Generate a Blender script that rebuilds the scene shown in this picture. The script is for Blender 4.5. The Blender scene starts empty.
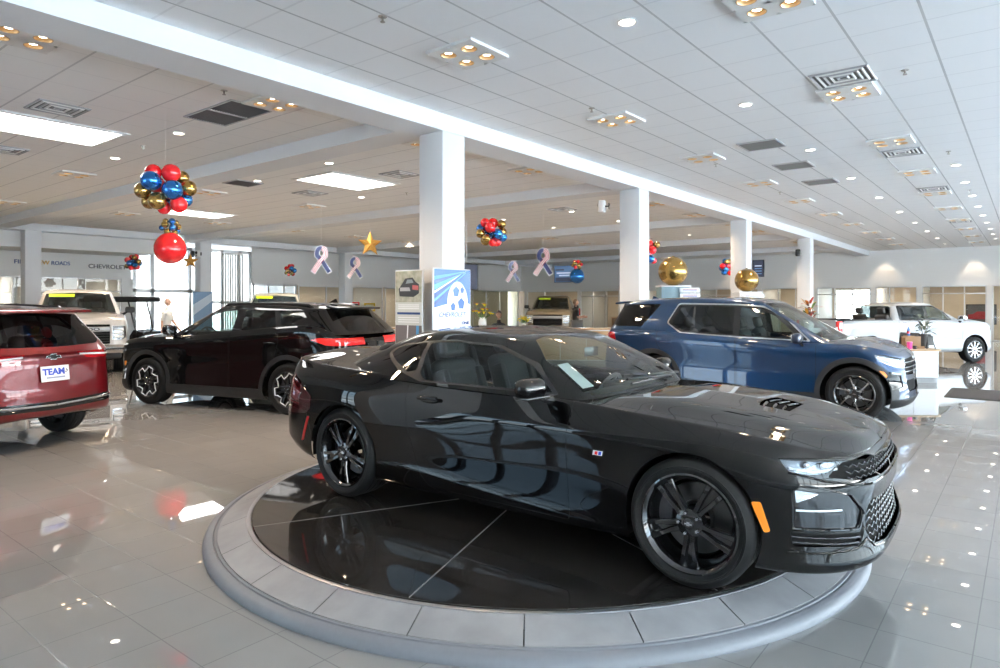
import bpy, bmesh, math, random
import numpy as np
from mathutils import Vector, Matrix
random.seed(7)
PI = math.pi
SC = bpy.context.scene
COL = SC.collection

# ------------------------------------------------------------------ materials
def mat(name, col, rough=.5, metal=0., spec=.5, coat=0., emit=None, estr=0., coatr=.03):
    m = bpy.data.materials.new(name); m.use_nodes = True
    b = m.node_tree.nodes['Principled BSDF']
    b.inputs['Base Color'].default_value = (*col, 1)
    b.inputs['Roughness'].default_value = rough
    b.inputs['Metallic'].default_value = metal
    b.inputs['Specular IOR Level'].default_value = spec
    b.inputs['Coat Weight'].default_value = coat
    b.inputs['Coat Roughness'].default_value = coatr
    if emit:
        b.inputs['Emission Color'].default_value = (*emit, 1)
        b.inputs['Emission Strength'].default_value = estr
    return m

def nd(m, t, **kw):
    n = m.node_tree.nodes.new(t)
    for k, v in kw.items():
        setattr(n, k, v)
    return n

def lk(m, a, b): m.node_tree.links.new(a, b)

def speckle(m, scale, amount, col2, detail=4, bump=0.):
    """break a colour up with object-space noise"""
    b = m.node_tree.nodes['Principled BSDF']
    tc = nd(m, 'ShaderNodeTexCoord'); no = nd(m, 'ShaderNodeTexNoise')
    no.inputs['Scale'].default_value = scale; no.inputs['Detail'].default_value = detail
    lk(m, tc.outputs['Object'], no.inputs['Vector'])
    rp = nd(m, 'ShaderNodeValToRGB')
    c1 = b.inputs['Base Color'].default_value[:]
    rp.color_ramp.elements[0].color = c1
    rp.color_ramp.elements[1].color = (*[c1[i]*(1-amount)+col2[i]*amount for i in range(3)], 1)
    rp.color_ramp.elements[0].position = .35; rp.color_ramp.elements[1].position = .7
    lk(m, no.outputs['Fac'], rp.inputs['Fac']); lk(m, rp.outputs['Color'], b.inputs['Base Color'])
    if bump:
        bp = nd(m, 'ShaderNodeBump'); bp.inputs['Strength'].default_value = bump; bp.inputs['Distance'].default_value = .002
        lk(m, no.outputs['Fac'], bp.inputs['Height']); lk(m, bp.outputs['Normal'], b.inputs['Normal'])
    return m

def glassmat(name, tint, refl=1.0, rough=0.0):
    """thin window pane: tinted transmission under a Fresnel reflection"""
    m = bpy.data.materials.new(name); m.use_nodes = True
    nt = m.node_tree; nt.nodes.clear()
    out = nd(m, 'ShaderNodeOutputMaterial'); mx = nd(m, 'ShaderNodeMixShader')
    tr = nd(m, 'ShaderNodeBsdfTransparent'); gl = nd(m, 'ShaderNodeBsdfGlossy'); lw = nd(m, 'ShaderNodeFresnel')
    tr.inputs['Color'].default_value = (*tint, 1); gl.inputs['Roughness'].default_value = rough
    gl.inputs['Color'].default_value = (refl, refl, refl, 1)
    lw.inputs['IOR'].default_value = 1.5
    geo = nd(m, 'ShaderNodeNewGeometry'); bf = nd(m, 'ShaderNodeMath', operation='MULTIPLY'); inv = nd(m, 'ShaderNodeMath', operation='SUBTRACT')
    inv.inputs[0].default_value = 1.0
    lk(m, geo.outputs['Backfacing'], inv.inputs[1]); lk(m, lw.outputs[0], bf.inputs[0]); lk(m, inv.outputs[0], bf.inputs[1])
    lk(m, bf.outputs[0], mx.inputs[0]); lk(m, tr.outputs[0], mx.inputs[1]); lk(m, gl.outputs[0], mx.inputs[2])
    lk(m, mx.outputs[0], out.inputs[0])
    return m

# ------------------------------------------------------------------ objects
def tag(o, label=None, cat=None, group=None, kind=None):
    if label: o['label'] = label
    if cat: o['category'] = cat
    if group: o['group'] = group
    if kind: o['kind'] = kind
    return o

def thing(name, label, cat, loc=(0, 0, 0), rz=0., group=None):
    o = bpy.data.objects.new(name, None); COL.objects.link(o)
    o.location = loc; o.rotation_euler = (0, 0, rz); o.empty_display_size = .1
    return tag(o, label, cat, group)

def copy_tree(o, parent=None, root=None):
    c = o.copy(); COL.objects.link(c)
    if parent is not None:
        c.parent = parent
    for ch in o.children:
        copy_tree(ch, c)
    return c

def mesh_obj(name, verts, faces, mats, parent=None, fm=None, smooth=True, normals=None, angle=None, loc=None, rot=None):
    me = bpy.data.meshes.new(name)
    me.from_pydata([tuple(map(float, v)) for v in verts], [], [tuple(int(i) for i in f) for f in faces])
    if not isinstance(mats, (list, tuple)): mats = [mats]
    for m in mats: me.materials.append(m)
    if fm is not None: me.polygons.foreach_set('material_index', list(fm))
    me.polygons.foreach_set('use_smooth', [bool(smooth)]*len(me.polygons))
    if angle is not None and smooth:
        me.set_sharp_from_angle(angle=math.radians(angle))
    if normals is not None:
        me.normals_split_custom_set_from_vertices([tuple(map(float, n)) for n in normals])
    me.update()
    o = bpy.data.objects.new(name, me); COL.objects.link(o)
    if parent is not None: o.parent = parent
    if loc is not None: o.location = loc
    if rot is not None: o.rotation_euler = rot
    return o

class MB:
    """collects shapes for ONE mesh object"""
    def __init__(s): s.v = []; s.f = []; s.m = []; s.M = None
    def add(s, v, f, m=0):
        b = len(s.v)
        if s.M is not None: v = [s.M @ Vector(p) for p in v]
        s.v += [tuple(p) for p in v]; s.f += [tuple(b+i for i in q) for q in f]; s.m += [m]*len(f); return s
    def box(s, c, d, r=0., m=0, rz=0., rx=0., ry=0., seg=2):
        bm = bmesh.new(); bmesh.ops.create_cube(bm, size=1.)
        for v in bm.verts: v.co = Vector((v.co.x*d[0], v.co.y*d[1], v.co.z*d[2]))
        if r > 0: bmesh.ops.bevel(bm, geom=bm.edges[:], offset=min(r, min(d)*.49), segments=seg, affect='EDGES', profile=.5)
        R = Matrix.Rotation(rz, 4, 'Z') @ Matrix.Rotation(ry, 4, 'Y') @ Matrix.Rotation(rx, 4, 'X')
        bm.verts.index_update()
        v = [R @ q.co + Vector(c) for q in bm.verts]; f = [[q.index for q in p.verts] for p in bm.faces]; bm.free()
        return s.add(v, f, m)
    def prism(s, pts, z0, z1, m=0, ax='z', cap=True):
        """extrude a closed 2-D outline between z0 and z1 along an axis"""
        def P(a, b, c): return {'z': (a, b, c), 'y': (a, c, b), 'x': (c, a, b)}[ax]
        n = len(pts); v = [P(a, b, z0) for a, b in pts]+[P(a, b, z1) for a, b in pts]
        f = [(i, (i+1) % n, n+(i+1) % n, n+i) for i in range(n)]
        if cap: f += [tuple(range(n))[::-1], tuple(range(n, 2*n))]
        return s.add(v, f, m)
    def tube(s, pts, r, n=8, m=0, cap=True, closed=False, flat=1.):
        pts = [Vector(p) for p in pts]; N = len(pts); v = []; f = []
        rr = r if isinstance(r, (list, tuple)) else [r]*N
        up = Vector((0, 0, 1)); pu = None
        for i, p in enumerate(pts):
            if closed: t = pts[(i+1) % N]-pts[i-1]
            else: t = pts[min(i+1, N-1)]-pts[max(i-1, 0)]
            t.normalize()
            if pu is None: u = t.cross(up) if abs(t.dot(up)) < .95 else t.cross(Vector((1, 0, 0)))
            else: u = pu-t*pu.dot(t)
            u.normalize(); w = t.cross(u); pu = u
            for k in range(n):
                a = 2*PI*k/n; v.append(p+(u*math.cos(a)+w*math.sin(a)*flat)*rr[i])
        for i in range(N if closed else N-1):
            for k in range(n):
                j = (i+1) % N; f.append((i*n+k, i*n+(k+1) % n, j*n+(k+1) % n, j*n+k))
        if cap and not closed: f += [tuple(range(n))[::-1], tuple(range((N-1)*n, N*n))]
        return s.add(v, f, m)
    def lathe(s, prof, n=32, m=0, ax='z', c=(0, 0, 0), a0=0., a1=None):
        """prof: (radius, height) revolved"""
        v = []; f = []; full = a1 is None; K = n if full else n+1; a1 = 2*PI if full else a1
        for r, h in prof:
            for k in range(K):
                a = a0+(a1-a0)*k/n; x, y = r*math.cos(a), r*math.sin(a)
                p = {'z': (x, y, h), 'y': (x, h, y), 'x': (h, x, y)}[ax]
                v.append((p[0]+c[0], p[1]+c[1], p[2]+c[2]))
        for i in range(len(prof)-1):
            for k in range(n):
                j = (k+1) % K; f.append((i*K+k, i*K+j, (i+1)*K+j, (i+1)*K+k))
        return s.add(v, f, m)
    def ball(s, c, r, n=16, m=0, sq=(1, 1, 1)):
        h = n//2
        return s.add(*_ball(c, r, n, h, sq), m)
    def build(s, name, mats, parent=None, smooth=True, angle=35, **k):
        if len(s.f) == 0: return None
        o = mesh_obj(name, s.v, s.f, mats, parent, fm=s.m, smooth=smooth, angle=angle, **k)
        bm = bmesh.new(); bm.from_mesh(o.data); bmesh.ops.recalc_face_normals(bm, faces=bm.faces[:]); bm.to_mesh(o.data); bm.free()
        if smooth and angle is not None: o.data.set_sharp_from_angle(angle=math.radians(angle))
        return o

def _ball(c, r, n, h, sq):
    v = [(c[0], c[1], c[2]-r*sq[2])]; f = []
    for i in range(1, h):
        t = -PI/2+PI*i/h
        for k in range(n):
            a = 2*PI*k/n
            v.append((c[0]+r*sq[0]*math.cos(t)*math.cos(a), c[1]+r*sq[1]*math.cos(t)*math.sin(a), c[2]+r*sq[2]*math.sin(t)))
    v.append((c[0], c[1], c[2]+r*sq[2])); L = len(v)-1
    for k in range(n): f.append((0, 1+(k+1) % n, 1+k))
    for i in range(h-2):
        for k in range(n):
            a, b = 1+i*n+k, 1+i*n+(k+1) % n; f.append((a, b, b+n, a+n))
    for k in range(n): f.append((L, 1+(h-2)*n+k, 1+(h-2)*n+(k+1) % n))
    return v, f

def text_obj(name, body, size, m, parent=None, M=None, ext=.004, bold=0., sx=1., shear=0., align='CENTER'):
    cu = bpy.data.curves.new(name, 'FONT'); cu.body = body; cu.size = size; cu.extrude = ext
    cu.align_x = align; cu.align_y = 'CENTER'; cu.offset = bold; cu.shear = shear
    o = bpy.data.objects.new(name, cu); COL.objects.link(o)
    bpy.context.view_layer.update()
    me = bpy.data.meshes.new_from_object(o.evaluated_get(bpy.context.evaluated_depsgraph_get()))
    bpy.data.objects.remove(o); bpy.data.curves.remove(cu)
    me.transform(Matrix.Diagonal((sx, 1, 1, 1)))
    me.name = name; me.materials.clear(); me.materials.append(m)
    o = bpy.data.objects.new(name, me); COL.objects.link(o)
    if M is not None: me.transform(M)
    if parent is not None: o.parent = parent
    return o

# ------------------------------------------------------------------ smooth surfaces
def spline(P, t, tt, clamp=False):
    """natural cubic spline through P (n,k) at params t, evaluated at tt"""
    P = np.asarray(P, float); n = len(t)
    if n < 3: 
        w = ((tt-t[0])/(t[-1]-t[0]))[:, None]; return P[0]*(1-w)+P[-1]*w
    h = np.diff(t); A = np.zeros((n, n)); B = np.zeros((n, P.shape[1]))
    A[0, 0] = A[-1, -1] = 1
    for i in range(1, n-1):
        A[i, i-1] = h[i-1]; A[i, i] = 2*(h[i-1]+h[i]); A[i, i+1] = h[i]
        B[i] = 3*((P[i+1]-P[i])/h[i]-(P[i]-P[i-1])/h[i-1])
    c = np.linalg.solve(A, B); i = np.clip(np.searchsorted(t, tt, side='right')-1, 0, n-2)
    b = (P[1:]-P[:-1])/h[:, None]-h[:, None]*(2*c[:-1]+c[1:])/3; d = (c[1:]-c[:-1])/(3*h[:, None])
    x = (tt-t[i])[:, None]
    return P[i]+b[i]*x+c[i]*x**2+d[i]*x**3

def catmull(P, t, tt):
    P = np.asarray(P, float); n = len(t); m = np.zeros_like(P)
    for i in range(n):
        if i == 0: m[i] = (P[1]-P[0])/(t[1]-t[0])
        elif i == n-1: m[i] = (P[-1]-P[-2])/(t[-1]-t[-2])
        else:
            a, b = t[i]-t[i-1], t[i+1]-t[i]
            m[i] = ((P[i]-P[i-1])/a*b+(P[i+1]-P[i])/b*a)/(a+b)
    i = np.clip(np.searchsorted(t, tt, side='right')-1, 0, n-2)
    h = (t[i+1]-t[i])[:, None]; x = ((tt-t[i])[:, None])/h
    return (2*x**3-3*x**2+1)*P[i]+(x**3-2*x**2+x)*h*m[i]+(-2*x**3+3*x**2)*P[i+1]+(x**3-x**2)*h*m[i+1]

def loft(rows, nu=8, nv=6, sharp=(), fair=0):
    """rows: (N,M,3) control grid -> dense grid; sharp: row indices where the surface may crease"""
    G = np.asarray(rows, float); N, M, _ = G.shape
    d = np.linalg.norm(np.diff(G, axis=1), axis=2).mean(0); t = np.concatenate([[0], np.cumsum(np.maximum(d, .02))])
    tt = np.concatenate([np.linspace(t[i], t[i+1], nu, endpoint=False) for i in range(M-1)]+[[t[-1]]])
    H = np.stack([spline(G[j], t, tt) for j in range(N)])
    d = np.linalg.norm(np.diff(H, axis=0), axis=2).mean(1); s = np.concatenate([[0], np.cumsum(np.maximum(d, .008))])
    cuts = [0]+sorted(sharp)+[N-1]; out = []
    for a, b in zip(cuts[:-1], cuts[1:]):
        if b <= a: continue
        sub = s[a:b+1]
        ss = np.concatenate([np.linspace(sub[i], sub[i+1], max(2, min(nv, int((sub[i+1]-sub[i])/.02)+2)), endpoint=False) for i in range(b-a)]+[[sub[-1]]])
        Q = np.stack([catmull(H[a:b+1, k], sub, ss) for k in range(H.shape[1])], 1)
        for _ in range(fair):       # relax the grid so that reflections run smoothly
            Q[:, 1:-1] += .5*((Q[:, :-2]+Q[:, 2:])/2-Q[:, 1:-1])
            if _ % 2 == 0 and len(Q) > 2: Q[1:-1] += .5*((Q[:-2]+Q[2:])/2-Q[1:-1])
        out.append(Q if not out else Q[1:])
    return np.concatenate(out)

def inpoly(pt, poly):
    x, y = pt; r = False; n = len(poly); j = n-1
    for i in range(n):
        xi, yi = poly[i]; xj, yj = poly[j]
        if (yi > y) != (yj > y) and x < (xj-xi)*(y-yi)/(yj-yi)+xi: r = not r
        j = i
    return r

def round_poly(p, r=.03, n=4):
    """round the corners of an outline (r may be a list)"""
    o = []; N = len(p)
    for i in range(N):
        a, b, c = (np.array(p[(i+k) % N], float) for k in (-1, 0, 1))
        q = r[i] if isinstance(r, (list, tuple)) else r
        u = a-b; w = c-b; lu, lw = np.linalg.norm(u), np.linalg.norm(w); q = min(q, lu*.45, lw*.45)
        if q < 1e-4: o.append(tuple(b)); continue
        s, e = b+u/lu*q, b+w/lw*q
        for k in range(n+1):
            t = k/n; o.append(tuple((1-t)**2*s+2*t*(1-t)*b+t*t*e))
    return o

def grow(p, d):
    """offset a closed outline outwards by d"""
    p = np.array(p, float); a = np.sum(p[:, 0]*np.roll(p[:, 1], -1)-np.roll(p[:, 0], -1)*p[:, 1])
    s = 1 if a > 0 else -1; o = []
    for i in range(len(p)):
        e1 = p[i]-p[i-1]; e2 = p[(i+1) % len(p)]-p[i]
        n1 = np.array([e1[1], -e1[0]])/(np.linalg.norm(e1)+1e-12); n2 = np.array([e2[1], -e2[0]])/(np.linalg.norm(e2)+1e-12)
        n = n1+n2; L = np.linalg.norm(n)
        n = n/L if L > 1e-6 else n1
        o.append(tuple(p[i]+s*n*d/max(.45, float(n@n1))))
    return o

class Surf:
    """a dense half-body surface (y >= 0) whose faces can be cut along outlines into panels"""
    def __init__(s, G, tag0, flip=False, seam=False):
        R, C, _ = G.shape
        du = np.gradient(G, axis=1); dv = np.gradient(G, axis=0); n = np.cross(du, dv)
        L = np.linalg.norm(n, axis=2, keepdims=True); n = n/np.maximum(L, 1e-12)
        if flip: n = -n
        s.v = [p for p in G.reshape(-1, 3)]; s.n = [p for p in n.reshape(-1, 3)]
        for i, p in enumerate(s.v):
            if abs(p[1]) < 1e-4:
                q = s.n[i].copy(); q[1] = 0; l = np.linalg.norm(q)
                if l > .2: s.n[i] = q/l
        s.p = []; s.t = []
        for i in range(R-1):
            for j in range(C-1):
                q = [i*C+j, i*C+j+1, (i+1)*C+j+1, (i+1)*C+j]
                s.p.append(q if not flip else q[::-1]); s.t.append(tag0)
        # orient polygons with their normals
        a, b, c, d = (np.array([s.v[q[k]] for q in s.p]) for k in range(4))
        fn = np.cross(c-a, d-b); nn = np.array([s.n[q[0]]+s.n[q[2]] for q in s.p])
        bad = (fn*nn).sum(1) < 0
        s.p = [q[::-1] if z else q for q, z in zip(s.p, bad)]
    def cen(s, q): return sum(s.v[i] for i in q)/len(q)
    def nor(s, q): return sum(s.n[i] for i in q)/len(q)
    def cut(s, outline, new, axes='xz', cond=None, src=None):
        if isinstance(axes, str):
            ix = {'x': (1, 0, 0), 'y': (0, 1, 0), 'z': (0, 0, 1)}; e = np.array([ix[axes[0]], ix[axes[1]]], float)
        else: e = np.array(axes, float)
        O = np.array(outline, float); n = len(O); A = O; B = np.roll(O, -1, axis=0)
        lo = np.minimum(A, B); hi = np.maximum(A, B); LO = O.min(0); HI = O.max(0)
        V2 = [None]*len(s.v)
        def p2(i):
            while i >= len(V2): V2.append(None)
            if V2[i] is None: V2[i] = e @ s.v[i]
            return V2[i]
        cache = {}; P = []; T = []
        for q, tg in zip(s.p, s.t):
            if src is not None and tg not in src: P.append(q); T.append(tg); continue
            Q = np.array([p2(i) for i in q]); l = Q.min(0); h = Q.max(0)
            if l[0] > HI[0] or l[1] > HI[1] or h[0] < LO[0] or h[1] < LO[1] or (cond and not cond(s.cen(q), s.nor(q))):
                P.append(q); T.append(tg); continue
            ks = np.nonzero((lo[:, 0] <= h[0]) & (hi[:, 0] >= l[0]) & (lo[:, 1] <= h[1]) & (hi[:, 1] >= l[1]))[0]
            pcs = [q]
            for k in ks:
                a, b = A[k], B[k]; dx, dy = b-a; L = math.hypot(dx, dy)
                if L < 1e-9: continue
                nx, ny = -dy/L, dx/L; nxt = []
                for pc in pcs:
                    W = [p2(i) for i in pc]; D = [(w[0]-a[0])*nx+(w[1]-a[1])*ny for w in W]
                    if min(D) > -1e-6 or max(D) < 1e-6: nxt.append(pc); continue
                    # does the segment itself reach this piece?
                    hits = []
                    m = len(pc)
                    for i in range(m):
                        j = (i+1) % m
                        if (D[i] > 0) != (D[j] > 0):
                            f = D[i]/(D[i]-D[j]); w = W[i]+(W[j]-W[i])*f
                            hits.append(((w[0]-a[0])*dx+(w[1]-a[1])*dy)/L)
                    if len(hits) < 2 or max(hits) < 1e-7 or min(hits) > L-1e-7: nxt.append(pc); continue
                    pos, neg = [], []
                    for i in range(m):
                        j = (i+1) % m
                        (pos if D[i] > 0 else neg).append(pc[i])
                        if (D[i] > 0) != (D[j] > 0):
                            i0, j0 = (pc[i], pc[j]) if pc[i] < pc[j] else (pc[j], pc[i])
                            key = (i0, j0, int(k))
                            if key not in cache:
                                f = D[i]/(D[i]-D[j]); cache[key] = len(s.v)
                                s.v.append(s.v[pc[i]]*(1-f)+s.v[pc[j]]*f)
                                nn = s.n[pc[i]]*(1-f)+s.n[pc[j]]*f; s.n.append(nn/max(np.linalg.norm(nn), 1e-9))
                            pos.append(cache[key]); neg.append(cache[key])
                    for z in (pos, neg):
                        if len(z) >= 3: nxt.append(z)
                pcs = nxt
            for pc in pcs:
                c = sum(p2(i) for i in pc)/len(pc)
                P.append(pc); T.append(new if inpoly(c, O) else tg)
        s.p, s.t = P, T
        return s
    def bvh(s):
        from mathutils.bvhtree import BVHTree
        return BVHTree.FromPolygons([Vector(v) for v in s.v], [list(q) for q in s.p])
    def project(s, pts, axes, start=3., lift=0., tree=None):
        """drop outline points onto the surface along the third axis"""
        tree = tree or s.bvh(); o = []
        e = {'yz': ((0, 1, 0), (0, 0, 1), (1, 0, 0)), 'xz': ((1, 0, 0), (0, 0, 1), (0, 1, 0)), 'xy': ((1, 0, 0), (0, 1, 0), (0, 0, 1)), '-yz': ((0, 1, 0), (0, 0, 1), (-1, 0, 0))}[axes] if isinstance(axes, str) else axes
        e = [Vector(v).normalized() for v in e]
        for a, b in pts:
            h = tree.ray_cast(e[0]*a+e[1]*b+e[2]*start, -e[2])
            if h[0] is not None:
                n = h[1] if h[1].dot(e[2]) > 0 else -h[1]
                o.append(h[0]+n*lift)
        return o
    def panel(s, outline, new, gap=.004, **k):
        """cut a panel with a shut line round it"""
        s.cut(grow(outline, gap), '_gap', **k)
        k2 = dict(k); k2['src'] = ['_gap']
        return s.cut(outline, new, **k2)
    def emit(s, tags, name, mats, parent, sides='LR', off=0., skirt=0., fm=None, rename=None):
        """one object from the faces carrying a tag; sides L (y>0), R (mirrored) or both"""
        if isinstance(tags, str): tags = [tags]
        ids = {}; V = []; N = []; F = []; M = []
        for q, tg in zip(s.p, s.t):
            if tg in tags:
                for i in q:
                    if i not in ids: ids[i] = len(V); V.append(s.v[i]+s.n[i]*off); N.append(s.n[i])
                F.append([ids[i] for i in q]); M.append(fm[tg] if fm else 0)
        if not F: print('EMPTY', name, tags); return None
        if skirt:
            ec = {}
            for q in F:
                for i in range(len(q)): ec[(q[i], q[(i+1) % len(q)])] = 1
            b = {}
            for (i, j) in list(ec):
                if (j, i) not in ec:
                    for k in (i, j):
                        if k not in b: b[k] = len(V); V.append(V[k]-N[k]*skirt); N.append(N[k])
                    F.append([j, i, b[i], b[j]]); M.append(M[0])
        V = np.array(V); N = np.array(N); VV = []; NN = []; FF = []; MM = []
        for sd in sides:
            k = 1 if sd == 'L' else -1; b0 = len(VV)
            VV += list(V*[1, k, 1]); NN += list(N*[1, k, 1])
            FF += [[b0+i for i in (q if k == 1 else q[::-1])] for q in F]; MM += M
        if skirt: return mesh_obj(name, VV, FF, mats, parent, fm=MM, smooth=True, angle=40)
        return mesh_obj(name, VV, FF, mats, parent, fm=MM, smooth=True, normals=NN)
# ------------------------------------------------------------------ the place: x to the right, y away down the hall, z up
TH = math.atan(530/666.)
EYE = 1.67
H = 4.17           # ceiling
HB = 3.95          # underside of the beams
X0, X1, Y0, Y1 = -27., 8., -5., 36.2

def setup():
    cam = bpy.data.cameras.new('camera'); co = bpy.data.objects.new('camera', cam); COL.objects.link(co)
    co.location = (0, 0, EYE); co.rotation_euler = (PI/2, 0, TH)
    cam.sensor_width = 36; cam.lens = .666*36; cam.shift_y = -.031; cam.clip_start = .05; cam.clip_end = 400
    SC.camera = co
    SC.view_settings.view_transform = 'Standard'; SC.view_settings.look = 'None'
    SC.view_settings.exposure = EXPOSURE; SC.view_settings.gamma = 1; SC.view_settings.use_curve_mapping = False
    w = bpy.data.worlds.new('world'); SC.world = w; w.use_nodes = True
    nt = w.node_tree; bg = nt.nodes['Background']
    tc = nt.nodes.new('ShaderNodeTexCoord'); sp = nt.nodes.new('ShaderNodeSeparateXYZ'); rp = nt.nodes.new('ShaderNodeValToRGB')
    nt.links.new(tc.outputs['Generated'], sp.inputs[0]); nt.links.new(sp.outputs['Z'], rp.inputs[0]); nt.links.new(rp.outputs[0], bg.inputs[0])
    e = rp.color_ramp.elements
    e[0].position = 0.; e[0].color = (1, 1, 1, 1); e[1].position = .6; e[1].color = (.42, .68, 1., 1)
    x = e.new(.14); x.color = (.74, .89, 1, 1)
    bg.inputs[1].default_value = SKY
    cy = SC.cycles
    cy.max_bounces = 10; cy.diffuse_bounces = 5; cy.glossy_bounces = 5; cy.transparent_max_bounces = 24; cy.transmission_bounces = 6
    cy.caustics_reflective = False; cy.caustics_refractive = False; cy.sample_clamp_indirect = 6; cy.blur_glossy = .1
    cy.use_denoising = True

EXPOSURE = .7; SKY = 9.; SUN = 190.; OFFW = 32.
setup()
sun = bpy.data.lights.new('sun', 'SUN'); sun.energy = SUN; sun.angle = .01; sun.color = (1, .97, .92)
so = bpy.data.objects.new('sun', sun); COL.objects.link(so); so.rotation_euler = (math.radians(8), math.radians(6), 0)

for k, x in enumerate((-5.38, -1.9, 1.6, -9., -12.5)):      # wall washers along the rear wall
    l = bpy.data.lights.new('wall_washer', 'SPOT'); l.energy = 45; l.spot_size = 1.15; l.spot_blend = .6; l.color = (1, .78, .55); l.shadow_soft_size = .06
    lo = bpy.data.objects.new('wall_washer', l); COL.objects.link(lo); lo.location = (x, Y1-.55, H-.03); lo.rotation_euler = (.22, 0, 0)
for k, (x, y) in enumerate([(-24.5, 38), (-20.5, 38), (-16.8, 38), (-13, 38), (-9.8, 38), (-7.2, 38), (-5, 38), (-2.7, 38), (0, 38), (3, 38), (6, 38)]+[(-28.7, 4.2), (-28.7, 6.4), (-28.7, 9.2), (-28.7, 21.3), (-28.7, 27), (-28.7, 33)]):
    l = bpy.data.lights.new('office_lamp', 'AREA'); l.size = .6; l.energy = OFFW; l.color = (1, .86, .68)
    lo = bpy.data.objects.new('office_lamp', l); COL.objects.link(lo); lo.location = (x, y, 2.58)
# -- surface materials
def floor_mat():
    m = mat('floor_tile', (.42, .42, .42), .06, 0, .85)
    b = m.node_tree.nodes['Principled BSDF']
    tc = nd(m, 'ShaderNodeTexCoord'); mp = nd(m, 'ShaderNodeMapping'); mp.inputs['Location'].default_value = (.2125, -3.52+.39*20, 0)
    br = nd(m, 'ShaderNodeTexBrick'); br.offset = 0.; br.squash = 1.
    for k, v in (('Scale', 1.), ('Mortar Size', .0028), ('Brick Width', .395), ('Row Height', .388), ('Mortar Smooth', .1), ('Bias', 0.)): br.inputs[k].default_value = v
    br.inputs['Color1'].default_value = (.305, .292, .282, 1); br.inputs['Color2'].default_value = (.322, .308, .297, 1); br.inputs['Mortar'].default_value = (.22, .215, .21, 1)
    no = nd(m, 'ShaderNodeTexNoise'); no.inputs['Scale'].default_value = 3.; no.inputs['Detail'].default_value = 6
    mx = nd(m, 'ShaderNodeMix', data_type='RGBA', blend_type='MULTIPLY'); mx.inputs[0].default_value = .12
    lk(m, tc.outputs['Object'], mp.inputs[0]); lk(m, mp.outputs[0], br.inputs['Vector']); lk(m, tc.outputs['Object'], no.inputs['Vector'])
    lk(m, br.outputs['Color'], mx.inputs[6]); lk(m, no.outputs['Fac'], mx.inputs[7]); lk(m, mx.outputs[2], b.inputs['Base Color'])
    r = nd(m, 'ShaderNodeMapRange'); r.inputs[3].default_value = .014; r.inputs[4].default_value = .14
    lk(m, br.outputs['Fac'], r.inputs[0]); lk(m, r.outputs[0], b.inputs['Roughness'])
    bp = nd(m, 'ShaderNodeBump'); bp.inputs['Strength'].default_value = .25; bp.inputs['Distance'].default_value = .002; bp.invert = True
    lk(m, br.outputs['Fac'], bp.inputs['Height']); lk(m, bp.outputs[0], b.inputs['Normal'])
    return m

def ceil_mat(name, sx, sy, col):
    """white tiles on a 61 cm grid; sx / sy: how plainly the bars along y / along x show"""
    m = mat(name, col, .9, 0, .2)
    b = m.node_tree.nodes['Principled BSDF']
    tc = nd(m, 'ShaderNodeTexCoord'); sp = nd(m, 'ShaderNodeSeparateXYZ'); lk(m, tc.outputs['Object'], sp.inputs[0]); acc = None
    for ax, off, s_ in (('X', .115, sx), ('Y', -5.73, sy)):
        a = nd(m, 'ShaderNodeMath', operation='ADD'); a.inputs[1].default_value = off+.61*100; lk(m, sp.outputs[ax], a.inputs[0])
        q = nd(m, 'ShaderNodeMath', operation='PINGPONG'); q.inputs[1].default_value = .305; lk(m, a.outputs[0], q.inputs[0])
        r = nd(m, 'ShaderNodeMath', operation='LESS_THAN'); r.inputs[1].default_value = .011; lk(m, q.outputs[0], r.inputs[0])
        z = nd(m, 'ShaderNodeMath', operation='MULTIPLY'); z.inputs[1].default_value = s_; lk(m, r.outputs[0], z.inputs[0])
        if acc is None: acc = z
        else:
            y = nd(m, 'ShaderNodeMath', operation='MAXIMUM'); lk(m, acc.outputs[0], y.inputs[0]); lk(m, z.outputs[0], y.inputs[1]); acc = y
    mx = nd(m, 'ShaderNodeMix', data_type='RGBA'); mx.inputs[6].default_value = (*col, 1); mx.inputs[7].default_value = (.42, .42, .43, 1)
    lk(m, acc.outputs[0], mx.inputs[0]); lk(m, mx.outputs[2], b.inputs['Base Color'])
    return m

M_FLOOR = floor_mat(); M_CEIL = ceil_mat('ceiling_tile', .8, .22, (.87, .875, .88)); M_CEIL2 = ceil_mat('ceiling_tile_lamplit', .15, .55, (.87, .865, .85))  # cool daylight and warm lamplight tints put into the two tile colours
M_WALL = speckle(mat('wall_paint', (.80, .79, .77), .8, 0, .3), 30, .1, (.74, .73, .71))
M_BEAM = mat('beam_paint', (.74, .75, .765), .6, 0, .4)
M_BEIGE = speckle(mat('beige_wall', (.56, .48, .38), .8), 5, .3, (.50, .42, .34))
M_GREYWALL = mat('grey_wall', (.42, .42, .41), .8)
M_ALU = mat('aluminium_frame', (.72, .73, .74), .35, .6)
M_DKFRAME = mat('dark_frame', (.10, .10, .11), .4, .3)
M_PANE = glassmat('clear_pane', (.93, .96, .95))
M_CONCRETE = speckle(mat('paving', (.30, .30, .30), .9), 2, .3, (.24, .24, .24))

def struct(o): o['kind'] = 'structure'; return o
def slab(name, lo, hi, m, mb=None):
    q = mb or MB()
    q.box([(a+b)/2 for a, b in zip(lo, hi)], [b-a for a, b in zip(lo, hi)])
    return q if mb else struct(q.build(name, m, smooth=False))

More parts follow.
